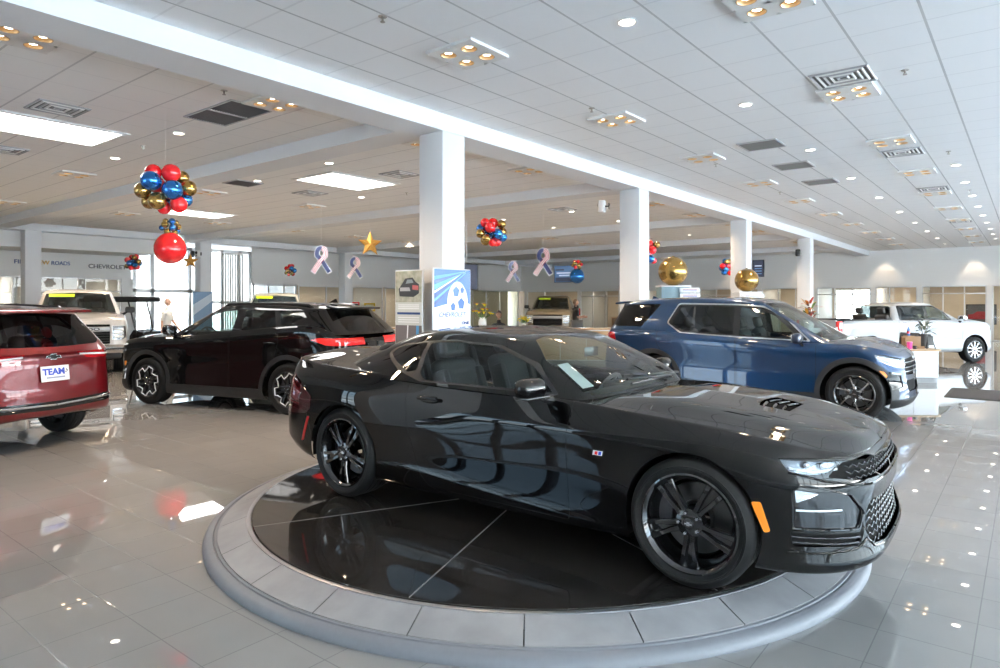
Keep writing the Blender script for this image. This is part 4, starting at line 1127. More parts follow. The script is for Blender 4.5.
def vehicle(t, q, P, M_cl=None):
    """body, glass, lamps and wheels of a tall car.  q carries every dimension and outline"""
    WB, hw, R = q['WB'], q['hw'], q['R']; M_cl = M_cl or M_BLKPL; ra = q.get('ra', R+.055); zc = R
    G, pl, zb = lower_body(q)
    S = Surf(loft(G, q.get('nu', 7), 6, sharp=(2, 8), fair=6), 'body')
    sd = lambda c, n: abs(n[1]) > .35
    cl = q.get('clad', .06)
    for x in (0., -WB):
        if cl: S.cut(circle_arch(x, zc, ra+cl), 'clad', cond=lambda c, n: c[1] > .55*hw)
        S.cut(circle_arch(x, zc, ra), '_x', cond=lambda c, n: c[1] > .55*hw)
    if q.get('sillclad'): S.cut([(-.2, -.1), (-.2, q['sillclad']), (-WB+.2, q['sillclad']), (-WB+.2, -.1)], 'clad', cond=lambda c, n: c[1] > .6*hw, src=['body'])
    if q.get('frontclad'): S.cut([(.2, -.1), (.2, q['frontclad']), (3, q['frontclad']), (3, -.1)], 'clad', src=['body'])
    if q.get('rearclad'): S.cut([(-WB-.2, -.1), (-WB-.2, q['rearclad']), (-9, q['rearclad']), (-9, -.1)], 'clad', src=['body'])
    for nm, o in q['doors']: S.panel(round_poly(o, .04), nm, gap=.005, cond=sd, src=['body', 'clad'] if not q.get('sillclad') else ['body'])
    f = q['f']; gh = q['gh']
    S.panel([(f-.13, -.1), (f-.16, .5*hw), (f-.30, .72*hw), (-.1, .80*hw), (gh['xw0']-.02, .80*hw), (gh['xw0']+.12, -.1)], 'hood', gap=.005, axes='xy', cond=lambda c, n: n[2] > .35, src=['body'])

    S.cut([(gh['xw0']-.08, -.1), (gh['xw0']-.15, gh['yb']*.8), (gh['xw0']-.35, gh['yb']-.03), (gh['xr0']+.3, gh['yb']-.04), (gh['xr0']+.12, gh['yb']*.7), (gh['xr0']+.1, -.1)], '_x', axes='xy', cond=lambda c, n: n[2] > .5 and c[2] > q['zb0']*.8)
    for tg_, o, ax, cond, src in q.get('cuts', []): S.cut(round_poly(o, .015), tg_, axes=ax, cond=cond, src=src)
    body = S.emit(['body', '_gap'], 'body_shell', [P, M_GAP], t, 'LR', fm={'body': 0, '_gap': 1})
    if any(k == 'clad' for k in S.t): S.emit('clad', 'wheel_arch_cladding', M_cl, t, 'LR', off=.010, skirt=.012)
    S.emit('hood', 'hood', P, t, 'LR')
    for k in 'RL':
        sg = 1 if k == 'L' else -1
        for nm, o in q['doors']:
            d = S.emit(nm, 'door', P, t, k)
            hx = min(p[0] for p in o)+.17; hz = q['zb0']*.925+.0
            b = MB(); b.box((hx, sg*(hw*.985+.018), hz), (.20, .03, .032), r=.013, seg=3); b.build('door_handle', q.get('mh', P), d)
            b = MB(); b.add(*_ball((hx, sg*(hw*.985-.006), hz), .055, 14, 8, (1.4, .14, .5))); b.build('handle_cup', M_GBLK, d)
    for nm, off, m, skirt, name in q.get('emits', []):
        for k in ('RL' if not name.startswith('+') else ('LR',)): S.emit(nm, name.lstrip('+'), m, t, k, off=off, skirt=skirt)
    # glass house
    Gg = greenhouse(gh); U = Surf(loft(Gg, 6, 6), 'roof')
    sd2 = lambda c, n: abs(n[1]) > .5
    wins = q['wins']
    if q.get('trim'):
        U.cut(round_poly(q['trim'], .05), 'trim', cond=sd2)
        U.cut(round_poly(grow(q['trim'], -.022), .045), 'inner', cond=sd2)
    else: U.cut(round_poly(q['band'], .05), 'inner', cond=sd2)
    for i, (o, m) in enumerate(wins): U.cut(round_poly(o, .03), 'win%d' % i, cond=sd2, src=['inner', 'roof', 'trim'])
    U.cut(q['wscut'], 'wind', axes='yz', cond=lambda c, n: n[0] > .3 and c[2] < gh['zr']-.05, src=['roof'])
    U.cut(round_poly(q['rwcut'], [0]+[.05]*(len(q['rwcut'])-2)+[0]), 'rearw', axes='yz', cond=lambda c, n: n[0] < -.3, src=['roof'])
    if q.get('sunroof'): U.cut(round_poly(q['sunroof'], .03), 'sun', axes='xy', cond=lambda c, n: n[2] > .8, src=['roof'])
    U.emit('roof', 'roof', P if not q.get('roofm') else q['roofm'], t, 'LR')
    for k in 'RL':
        fr_ = U.emit('inner', 'window_frame', M_GBLK, t, k, off=-.002)
        for i, (o, m) in enumerate(wins): U.emit('win%d' % i, 'side_window', m, fr_, k, off=-.004)
        if q.get('trim'): U.emit('trim', 'window_trim', q.get('trimm', M_CHROME), t, k, off=.004, skirt=.008)
    U.emit('wind', 'windscreen', M_WSH, t, 'LR'); U.emit('rearw', 'rear_window', q.get('rwm', M_PRIV), t, 'LR')
    if q.get('sunroof'): U.emit('sun', 'sunroof', M_PRIV, t, 'LR')
    # running gear
    for x in (0., -WB):
        for s in (-1, 1):
            if q.get('show', lambda x, s: True)(x, s): wheel(t, (x, s*(hw*.985-q['W']/2-.012), R), s, R, q['W'], q['rim'], q['sty'], q['mr'], q.get('mf'), lugs=q.get('lugs', 5))
        arch_liner(t, x, hw-.06, hw-.42, ra+.01, zc)
    b = MB(); b.box((-WB/2, 0, q['zs']+.06), (WB-2*ra+.1, 1.8*hw, .1), r=.03); b.box((-WB/2, 0, q['zs']+.22), (WB+.9, 1.05*hw, .3), r=.05); b.box((-WB-q['r']*.55, 0, q['zs']+.22), (q['r']*.6, 1.5*hw, .12), r=.03); b.build('underbody', M_DARK, t)
    # cabin
    if q.get('cabin', True):
        zf = q['zs']+.28
        for k in (1, -1):
            seat(t, -1.35, k*.40, zf, q.get('ms', M_SEAT), rec=.25)
            if WB > 2.6 and not q.get('oneRow'): seat(t, -2.25, k*.42, zf, q.get('ms', M_SEAT), rec=.25)
        steering(t, -.82, .40, q['zb0']-.06)
        b = MB(); b.box((gh['xw0']-.16, 0, q['zb0']-.10), (.5, hw*1.62, .24), r=.07, seg=3); b.box((gh['xw0']-.3, .4, q['zb0']+.02), (.2, .34, .08), r=.03); b.build('dashboard', M_SEAT, t)
        b = MB(); b.box((0, 0, 0), (.01, .24, .08), r=.02); b.build('rear_view_mirror', M_GBLK, t, loc=(gh['xw1']+.02, 0, gh['zr']-.22))
    for sg in (1, -1):
        mx, my, mz = q.get('mir', (-.62, hw+.06, q['zb0']+.09))
        if q.get('nomir'): break
        mr = MB(); mr.box((mx, sg*(my+.02), mz), (.13, .22, .155), r=.05, seg=3); mo = mr.build('mirror_shell', q.get('mm', P), t, angle=60)
        mr = MB(); mr.box((mx-.062, sg*(my+.02), mz), (.012, .18, .125), r=.004); mr.build('mirror_glass', M_CHROME, mo)
        mr = MB(); mr.tube([(mx+.01, sg*(my-.05), mz-.06), (mx+.05, sg*(hw*.93), mz-.12)], [.03, .045], 10, flat=.7); mr.build('mirror_stalk', M_GBLK, mo)
    return S, U

def rails(t, x0, x1, y, z0, z1, m):
    for s in (1, -1):
        b = MB(); b.tube([(x0, s*y, z0-.035), (x0-.10, s*y, z0+.012), (x0-.3, s*y, z0+.02), ((x0+x1)/2, s*(y+.01), (z0+z1)/2+.03), (x1+.25, s*y, z1+.02), (x1+.08, s*y, z1+.012), (x1, s*y, z1-.03)], .017, 8, flat=1.3); b.build('roof_rail', m, t)
def fin(t, x, z, m):
    b = MB(); b.add([(x+.09, 0, z), (x-.07, .028, z), (x-.07, -.028, z), (x-.06, 0, z+.062), (x-.02, 0, z+.055)], [(0, 1, 3, 4), (0, 4, 3, 2), (1, 2, 3), (0, 2, 1)]); b.build('roof_antenna', m, t, angle=20)
def emblem(t, M, w, m, name='tailgate_emblem'):
    b = MB(); b.M = M; b.prism(bowtie(w, w*.36), -.006, .008); o = b.build(name, M_SATIN, t, smooth=False)
    b = MB(); b.M = M; b.prism(bowtie(w*.88, w*.27), .006, .011); b.build('emblem_inlay', m, o, smooth=False)
def YZ(x, y, z, back=False, tilt=0.):
    """frame whose xy plane faces forward (or backward) on a car"""
    R = Matrix(((0, 0, 1), (1, 0, 0), (0, 1, 0))) if not back else Matrix(((0, 0, -1), (-1, 0, 0), (0, 1, 0)))
    return Matrix.Translation((x, y, z)) @ R.to_4x4() @ Matrix.Rotation(tilt, 4, 'X')
CORNER = np.array([[-.6, .8, 0], [0, 0, 1]]); RCORNER = np.array([[.6, .8, 0], [0, 0, 1]])
M_TRIMSAT = mat('satin_trim', (.62, .63, .64), .18, 1.)
M_GOLD = mat('emblem_gold', (.75, .55, .18), .25, .9)
M_TWO = mat('machined_alloy', (.70, .71, .72), .16, 1.)
# ------------------------------------------------------------------ blue seven-seat sport utility behind the coupe
def blue_suv():
    t = thing('sport_utility', 'dark blue metallic sport utility with chrome window surround and black wheels, behind the black coupe', 'car', (-1.94, 11.40, 0), 0.)
    P = paint('blue_paint', (.001, .026, .082), .6, .3)
    WB = 3.07; fr = lambda c, n: c[0] > .2; re = lambda c, n: c[0] < -WB-.3
    q = dict(f=.64, r=1.10, WB=WB, hw=.985, zs=.22, R=.385, W=.255, rim=.262, zhf=.965, zb0=1.095, zb1=1.20, zt=1.16, ra=.445, clad=.075, sillclad=.36, mir=(-.74, .985, 1.15), mm=paint('mirror_blue', (.001, .008, .03), .3), frontclad=.33, rearclad=.42, lugs=6,
        sty={'kind': 'fork', 'n': 6, 'half': True}, mr=mat('black_alloy', (.012, .012, .013), .15, .3, .5, 1.), mf=M_TWO,
        doors=[('door_f', [(-.515, .365), (-.50, .8), (-.505, 1.2), (-1.655, 1.2), (-1.655, .365)]), ('door_r', [(-1.68, .365), (-1.68, 1.25), (-2.98, 1.3), (-2.99, 1.0), (-2.86, .80), (-2.66, .60), (-2.60, .365)])],
        gh=dict(xw0=-.30, xw1=-1.34, xr0=-4.02, xr1=-3.78, zf=1.06, zk=1.16, zr=1.775, yb=.90, yt=.70, br=.10),
        wins=[([(-.745, 1.15), (-1.63, 1.165), (-1.655, 1.60), (-1.36, 1.575), (-1.10, 1.46)], M_TINT), ([(-1.735, 1.17), (-2.36, 1.20), (-2.40, 1.625), (-1.75, 1.61)], M_PRIV), ([(-2.42, 1.20), (-2.56, 1.21), (-2.76, 1.33), (-2.63, 1.63), (-2.43, 1.625)], M_PRIV),
              ([(-3.32, 1.265), (-3.98, 1.27), (-3.84, 1.645), (-3.02, 1.655)], M_PRIV)],
        trim=[(-.57, 1.10), (-1.6, 1.125), (-2.60, 1.165), (-2.87, 1.335), (-2.70, 1.67), (-1.7, 1.655), (-1.32, 1.625), (-1.02, 1.50)],
        wscut=[(-.1, 1.13), (.70, 1.12), (.74, 1.16), (.60, 1.66), (-.1, 1.70)], rwcut=[(-.1, 1.22), (.68, 1.24), (.56, 1.62), (-.1, 1.64)],
        cuts=[('lamp', [(.30, .965), (.62, .92), (1.06, .86), (1.06, .80), (.62, .84), (.36, .88)], CORNER @ np.eye(3), lambda c, n: c[0] > .1 and c[2] > .7, ['body', 'hood'])],
        )
    # lamps, grille and intakes in front view; marker lamp in side view
    q['cuts'] = [('lamp', [(.52, .79), (.60, .89), (.86, .945), (.95, .95), (.95, .90), (.84, .84), (.66, .80)], 'yz', lambda c, n: c[0] > .12 and c[2] > .7, ['body', 'hood']),
                 ('grille', [(-.1, .90), (.5, .88), (.58, .80), (.52, .66), (-.1, .64)], 'yz', fr, ['body', 'hood']),
                 ('low', [(-.1, .58), (.5, .58), (.45, .42), (-.1, .42)], 'yz', fr, ['body', 'clad']),
                 ('fogp', [(.60, .50), (.66, .66), (.86, .72), (.88, .58), (.84, .46)], 'yz', lambda c, n: c[0] > .3, ['body', 'clad']),
                 ('mark', [(.30, .735), (.36, .725), (.42, .63), (.385, .63)], 'xz', lambda c, n: abs(n[1]) > .3, ['body', 'clad']),
                 ('tail', [(-WB-r0, .98) for r0 in ()] or [(-3.83, 1.16), (-3.78, 1.02), (-4.3, .98), (-4.3, 1.15)], 'xz', lambda c, n: c[1] > .5, ['body'])]
    q['emits'] = [('lamp', 0., M_LENS, 0, 'headlamp'), ('lamp', -.03, M_LAMPDK, 0, 'headlamp_reflector'), ('grille', -.04, M_DARK, 0, '+grille'), ('low', -.03, M_DARK, 0, '+lower_grille'), ('fogp', -.012, M_GBLK, 0, 'fog_lamp_pocket'), ('mark', .004, M_AMBER, .006, 'side_marker'), ('tail', .003, M_RED, .01, 'tail_lamp')]
    S, U = vehicle(t, q, P)
    tr = S.bvh()
    for sg in (1, -1):
        for z in (.70, .76, .83):
            p = S.project([(.004+.02*i, z) for i in range(28)], 'yz', lift=-.012, tree=tr)
            b = MB(); b.tube([(v[0], sg*v[1], v[2]) for v in p], .010, 6); b.build('grille_bar', M_CHROME, t)
        p = S.project([(.68, .68), (.83, .70)], 'yz', lift=.0, tree=tr)
        b = MB(); b.tube([(v[0], sg*v[1], v[2]) for v in p], .014, 8); b.build('running_lamp', M_DRL, t)
        p = S.project([(-1.0+.0*i, .46) for i in range(2)]+[(-.55-.2*i, .47) for i in range(9)], 'xz', lift=.004, tree=tr)
    fin(t, -3.45, 1.735, P)
    b = MB(); b.box((-3.86, 0, 1.675), (.22, 1.22, .035), r=.015, ry=-.12); b.build('rear_spoiler', P, t)
    return t
blue_suv()
# ------------------------------------------------------------------ black sport utility at the left
M_EDGE = mat('silver_edge', (.80, .80, .81), .35, .35)
def black_suv():
    ya = math.radians(196.3)
    hub = Vector((-11.37, 4.95)); inn = Vector((math.sin(ya), -math.cos(ya)))   # from the left face to the centre line
    o = hub+inn*.95
    t = thing('sport_utility', 'black sport utility with angular silver-edged wheels and red tail lamp, left of the coupe', 'car', (o.x, o.y, 0), ya)
    P = paint('black_suv_paint', (.004, .004, .0045), 0., .3, spec=0.)
    WB = 2.863
    q = dict(f=.90, r=.98, WB=WB, hw=.965, zs=.23, R=.385, W=.255, rim=.267, zhf=.99, zb0=1.155, zb1=1.33, zt=1.16, ra=.445, clad=.07, sillclad=.37, frontclad=.40, rearclad=.50, lugs=6,
        sty={'kind': 'broad', 'n': 5, 'hw': .036, 'sw': .03}, mr=mat('dark_alloy', (.02, .02, .022), .3, .5), mf=mat('dark_alloy_face', (.03, .03, .033), .25, .6),
        doors=[('door_f', [(-.50, .365), (-.47, .8), (-.50, 1.2), (-1.74, 1.24), (-1.72, .365)]), ('door_r', [(-1.75, .365), (-1.77, 1.24), (-2.66, 1.38), (-2.72, 1.1), (-2.60, .82), (-2.43, .60), (-2.40, .365)])],
        gh=dict(xw0=-.28, xw1=-1.26, xr0=-3.72, xr1=-3.30, zf=1.10, zk=1.20, zr=1.69, yb=.87, yt=.715, br=.10),
        wins=[([(-.86, 1.205), (-1.72, 1.23), (-1.745, 1.555), (-1.50, 1.545), (-1.24, 1.465)], M_TINT), ([(-1.90, 1.245), (-2.56, 1.32), (-2.45, 1.565), (-1.90, 1.56)], M_PRIV), ([(-2.64, 1.34), (-2.84, 1.37), (-3.02, 1.445), (-2.90, 1.53), (-2.55, 1.565)], M_PRIV)],
        band=[(-.68, 1.17), (-1.75, 1.20), (-2.66, 1.31), (-2.9, 1.35), (-3.10, 1.45), (-2.95, 1.555), (-2.5, 1.59), (-1.65, 1.585), (-1.36, 1.54)],
        wscut=[(-.1, 1.17), (.66, 1.15), (.70, 1.20), (.58, 1.58), (-.1, 1.62)], rwcut=[(-.1, 1.22), (.60, 1.25), (.54, 1.53), (-.1, 1.55)], mh=M_BLACK)
    q['cuts'] = [('lamp', [(.55, .93), (.62, .985), (.92, 1.0), (.92, .965), (.70, .94)], 'yz', lambda c, n: c[0] > .3, ['body', 'hood']), ('lowlamp', [(.60, .60), (.64, .74), (.80, .76), (.82, .60)], 'yz', lambda c, n: c[0] > .3, ['body', 'clad']),
                 ('grille', [(-.1, .92), (.5, .90), (.56, .76), (.50, .62), (-.1, .60)], 'yz', lambda c, n: c[0] > .4, ['body', 'hood']),
                 ('mark', [(.50, .70), (.56, .70), (.58, .63), (.53, .62)], 'xz', lambda c, n: abs(n[1]) > .3, ['body', 'clad']),
                 ('tail', [(-3.30, 1.13), (-3.42, 1.16), (-3.72, 1.15), (-4.3, 1.14), (-4.3, 1.06), (-3.72, 1.04), (-3.52, 1.05)], 'xz', lambda c, n: c[1] > .25, ['body'])]
    q['emits'] = [('lamp', .0, M_DRL, 0, 'running_lamp'), ('lowlamp', -.01, M_LAMP, 0, 'headlamp'), ('grille', -.03, M_GBLK, 0, '+grille'), ('mark', .004, M_AMBER, .006, 'side_marker'), ('tail', .006, M_RED2, .012, 'tail_lamp')]
    S, U = vehicle(t, q, P)
    # silver polygon edges on the wheel faces
    for w in [c for c in t.children if c.name.startswith('wheel') and not c.name.startswith('wheel_')]:
        h = .255/2; y = -h+.004
        b = MB(); L = []
        for k in range(6):
            a = 2*PI*k/6+.2
            for r_, da in ((.165, -.36), (.236, -.24), (.246, .20), (.205, .30)): L.append((r_*math.cos(a+da), y, r_*math.sin(a+da)))
        b.tube(L, .0085, 6, closed=True); b.build('machined_edge', M_EDGE, w)
    rails(t, -1.35, -3.1, .635, 1.63, 1.62, M_GBLK); fin(t, -3.0, 1.675, M_BLACK)
    b = MB(); b.box((-3.40, 0, 1.60), (.24, 1.16, .035), r=.015, ry=-.12); b.build('rear_spoiler', P, t)
    emblem(t, YZ(-WB-.985, 0, .98, True), .2, M_GBLK)
    b = MB(); b.M = YZ(-WB-.975, 0, .84, True); b.box((0, 0, .01), (.31, .155, .006), r=.002); b.build('licence_plate', M_PLATE, t)
    return t
black_suv()
# ------------------------------------------------------------------ red sport utility cut by the left edge, seen from behind
def red_suv():
    ya = math.radians(199.)
    t = thing('sport_utility', 'red sport utility seen from behind at the left picture edge, white plate on its tailgate', 'car', (-12.22, 1.60, 0), ya)
    P = paint('red_paint', (.13, .0015, .005), .35, .3)
    WB = 2.725
    q = dict(f=.90, r=.97, WB=WB, hw=.935, zs=.24, R=.355, W=.235, rim=.235, zhf=.93, zb0=1.06, zb1=1.14, zt=1.13, ra=.415, clad=.0, rup=1.5,
        sty={'kind': 'slim', 'n': 10, 'hw': .018}, mr=mat('grey_alloy', (.25, .25, .26), .25, .9), mf=M_SATIN,
        doors=[('door_f', [(-.50, .30), (-.47, .8), (-.50, 1.1), (-1.62, 1.12), (-1.60, .30)]), ('door_r', [(-1.63, .30), (-1.65, 1.12), (-2.5, 1.16), (-2.58, 1.0), (-2.48, .80), (-2.32, .58), (-2.29, .30)])],
        gh=dict(xw0=-.28, xw1=-1.22, xr0=-3.60, xr1=-3.25, zf=1.02, zk=1.10, zr=1.655, yb=.85, yt=.66, br=.10),
        wins=[([(-.80, 1.10), (-1.58, 1.12), (-1.60, 1.50), (-1.40, 1.49), (-1.15, 1.40)], M_TINT), ([(-1.70, 1.12), (-2.40, 1.15), (-2.40, 1.50), (-1.70, 1.51)], M_PRIV), ([(-2.46, 1.16), (-2.75, 1.19), (-2.98, 1.32), (-2.80, 1.46), (-2.46, 1.50)], M_PRIV)],
        band=[(-.62, 1.07), (-1.6, 1.09), (-2.5, 1.12), (-2.8, 1.15), (-3.06, 1.32), (-2.85, 1.50), (-2.4, 1.54), (-1.5, 1.54), (-1.2, 1.48)],
        wscut=[(-.1, 1.09), (.66, 1.07), (.70, 1.12), (.58, 1.53), (-.1, 1.57)], rwcut=[(-.1, 1.165), (.62, 1.18), (.70, 1.22), (.60, 1.53), (-.1, 1.55)], rwm=M_PRIV)
    re = lambda c, n: c[0] < -WB-.2
    q['cuts'] = [('tail', [(.30, 1.09), (.42, 1.02), (.70, 1.0), (.96, 1.0), (.96, 1.10), (.84, 1.13), (.45, 1.12)], 'yz', re, ['body']),
                 ('gate', [(-.1, 1.13), (.60, 1.13), (.66, .98), (.64, .80), (.56, .70), (-.1, .69)], 'yz', lambda c, n: c[0] < -WB-.6, ['body']),
                 ('band', [(-.1, .545), (.98, .57), (.98, .485), (-.1, .45)], 'yz', re, ['body']),
                 ('lamp', [(.52, .80), (.60, .88), (.90, .93), (.90, .88), (.66, .80)], 'yz', lambda c, n: c[0] > .3, ['body', 'hood']), ('grille', [(-.1, .86), (.5, .84), (.45, .60), (-.1, .56)], 'yz', lambda c, n: c[0] > .4, ['body', 'hood'])]
    q['emits'] = [('tail', .006, M_RED, .012, 'tail_lamp'), ('gate', .004, P, .01, '+tailgate'), ('band', .006, M_GBLK, .012, '+bumper_band'), ('lamp', 0, M_LAMP, 0, 'headlamp'), ('grille', -.03, M_DARK, 0, '+grille')]
    S, U = vehicle(t, q, P)
    E = -WB-.97; tr = S.bvh(); proj = lambda pts, l: S.project(pts, '-yz', start=6., lift=l, tree=tr)
    for sg in (1, -1):
        p = proj([(.34+.06*i, 1.065-.003*i) for i in range(9)], .008); b = MB(); b.tube([(v[0], sg*v[1], v[2]) for v in p], .012, 8, flat=1.); b.build('tail_lamp_bar', M_DRL, t)
        p = proj([(.004+.05*i, .505+.002*i) for i in range(19)], .012); b = MB(); b.tube([(v[0], sg*v[1], v[2]) for v in p], .016, 8); b.build('bumper_trim', M_CHROME, t)
    p = proj([(.004, .87), (.004, .94), (.004, 1.05)], 0.)
    rot = Matrix.Translation(Vector((p[0][0]-.028, 0, .865))) @ YZ(0, 0, 0, True) @ Matrix.Rotation(-.12, 4, 'X')
    b = MB(); b.M = rot; b.box((0, 0, 0), (.335, .175, .012), r=.004); pl = b.build('licence_plate', M_PLATE, t, angle=30)
    text_obj('plate_word', 'TEAM', .098, M_BLUEINK, pl, rot @ Matrix.Translation((-.018, .018, .0065)), ext=.0012, bold=.004, sx=1.05)
    b = MB(); b.M = rot @ Matrix.Translation((0, -.045, .0067)); b.box((0, 0, 0), (.22, .018, .002)); b.build('plate_line', mat('plate_grey', (.35, .38, .5), .5), pl, smooth=False)
    for i in range(2):
        for j in range(3):
            b = MB(); b.M = rot; b.box((.125+.013*i+.004*j, .01+.013*j, .007), (.012, .012, .002), m=0); b.build('plate_check', M_DARK if (i+j) % 2 == 0 else M_PLATE, pl, smooth=False)
    for sy in (-.073, .073):
        b = MB(); b.M = rot; b.box((0, sy, .007), (.30, .012, .002)); b.build('plate_line', M_PLATE, pl, smooth=False)
    emblem(t, Matrix.Translation(Vector((p[2][0]-.012, 0, 1.055))) @ YZ(0, 0, 0, True) @ Matrix.Rotation(-.1, 4, 'X'), .19, M_GBLK)
    rails(t, -1.3, -3.0, .62, 1.62, 1.60, M_GBLK)
    b = MB(); b.box((-3.37, 0, 1.585), (.26, 1.22, .035), r=.015, ry=-.12); b.build('rear_spoiler', P, t)
    b = MB(); b.tube([(E+.22, .0, 1.20), (E+.28, -.20, 1.27), (E+.30, -.36, 1.30)], [.012, .010, .007], 8); b.build('rear_wiper', M_BLKPL, t)
    return t
red_suv()
# ------------------------------------------------------------------ pickups
def pickup(t, P, q, bed=True):
    WB, r, hw = q['WB'], q['r'], q['hw']; E = -WB-r; xb = q['gh']['xr0']-.10
    q.setdefault('cuts', []).insert(0, ('_x', [(xb, -.1), (xb, hw-.12), (E+.09, hw-.13), (E+.07, -.1)], 'xy', lambda c, n: n[2] > .45 and c[2] > .6, ['body']))
    S, U = vehicle(t, q, P)
    zt = q['zb1']; zf = q['zs']+.42; w = hw-.125; b = MB()
    V = []
    for z in (zt-.01, zf):
        V += [(xb, -w, z), (E+.075, -w, z), (E+.075, w, z), (xb, w, z)]
    b.add(V, [(0, 1, 5, 4), (1, 2, 6, 5), (2, 3, 7, 6), (3, 0, 4, 7), (4, 5, 6, 7)])
    for i in range(9): b.box(((xb+E)/2, -w+.15+i*(2*w-.3)/8, zf+.012), (abs(E-xb)-.1, .07, .02), r=.006)
    b.build('cargo_bed', M_BLKPL, t, angle=30)
    for sg in (1, -1):
        b = MB(); b.box(((xb+E+.07)/2, sg*(w+.035), zt+.004), (abs(E+.07-xb), .10, .03), r=.012); b.build('bed_rail_cap', M_BLKPL, t)
    b = MB(); b.box((E+.02, 0, zt-.20), (.07, 2*w-.02, .42), r=.02); b.box((E-.014, 0, zt-.05), (.02, 2*w-.3, .05), r=.008); b.box((E-.014, 0, zt-.22), (.012, 2*w-.3, .2), r=.005); tg = b.build('tailgate', P, t)
    b = MB(); b.box((E-.03, 0, zt-.09), (.02, .22, .07), r=.008); b.build('tailgate_handle', M_BLKPL, tg)
    b = MB(); b.box((E-.08, 0, q['zs']+.2), (.18, 2*hw-.1, .2), r=.05, seg=3); b.build('rear_bumper', M_CHROME, t)
    for sg in (1, -1):
        b = MB(); b.box((E+.06, sg*(hw-.075), zt-.20), (.14, .13, .36), r=.03, seg=3); l = b.build('tail_lamp', M_RED2, t)
        b = MB(); b.box((E-.012, sg*(hw-.075), zt-.22), (.012, .08, .09), r=.004); b.build('reversing_lamp', M_DRL, l)
    return S, U

def white_pickup():
    t = thing('pickup_truck', 'white crew cab pickup with bright ten-spoke wheels parked beyond the rounded desk', 'car', (0, 0, 0), math.radians(50))
    ya = math.radians(50); hub = Vector((-1.19, 22.86)); inn = Vector((-math.sin(ya), math.cos(ya))); o = hub+inn*.88
    t.location = (o.x, o.y, 0)
    P = paint('white_paint', (.40, .41, .425), 0., .3)
    WB = 3.36
    q = dict(f=.80, r=1.0, WB=WB, hw=.90, zs=.33, R=.36, W=.25, rim=.245, zhf=1.04, zb0=1.20, zb1=1.20, zt=1.20, ra=.43, clad=.0, lugs=6, nose=.8, nomir=False, mir=(-.55, .98, 1.25), mm=M_CHROME, mh=M_CHROME,
        sty={'kind': 'slim', 'n': 10, 'hw': .024}, mr=mat('bright_alloy', (.45, .46, .48), .2, .9), mf=M_TWO,
        doors=[('door_f', [(-.44, .36), (-.42, .8), (-.42, 1.19), (-1.50, 1.19), (-1.50, .36)]), ('door_r', [(-1.53, .36), (-1.53, 1.19), (-2.48, 1.19), (-2.48, .36)])],
        gh=dict(xw0=-.30, xw1=-1.12, xr0=-2.56, xr1=-2.50, zf=1.15, zk=1.17, zr=1.70, yb=.80, yt=.66, br=.03, bf=.12),
        wins=[([(-.78, 1.215), (-1.46, 1.215), (-1.46, 1.575), (-1.25, 1.565), (-1.02, 1.45)], M_TINT), ([(-1.55, 1.215), (-2.33, 1.215), (-2.33, 1.575), (-1.55, 1.575)], M_PRIV)],
        band=[(-.68, 1.20), (-2.38, 1.20), (-2.38, 1.60), (-1.2, 1.60), (-.95, 1.47)],
        wscut=[(-.1, 1.20), (.62, 1.19), (.68, 1.23), (.57, 1.58), (-.1, 1.61)], rwcut=[(-.1, 1.24), (.62, 1.24), (.55, 1.58), (-.1, 1.58)], rwm=M_TINT)
    q['cuts'] = [('lamp', [(.55, .86), (.58, 1.0), (.86, 1.02), (.88, .88), (.72, .84)], 'yz', lambda c, n: c[0] > .3, ['body', 'hood']), ('grille', [(-.1, 1.0), (.52, .99), (.52, .64), (-.1, .62)], 'yz', lambda c, n: c[0] > .4, ['body', 'hood'])]
    q['emits'] = [('lamp', 0, M_LAMP, 0, 'headlamp'), ('grille', -.02, M_CHROME, 0, '+grille')]
    pickup(t, P, q)
    return t

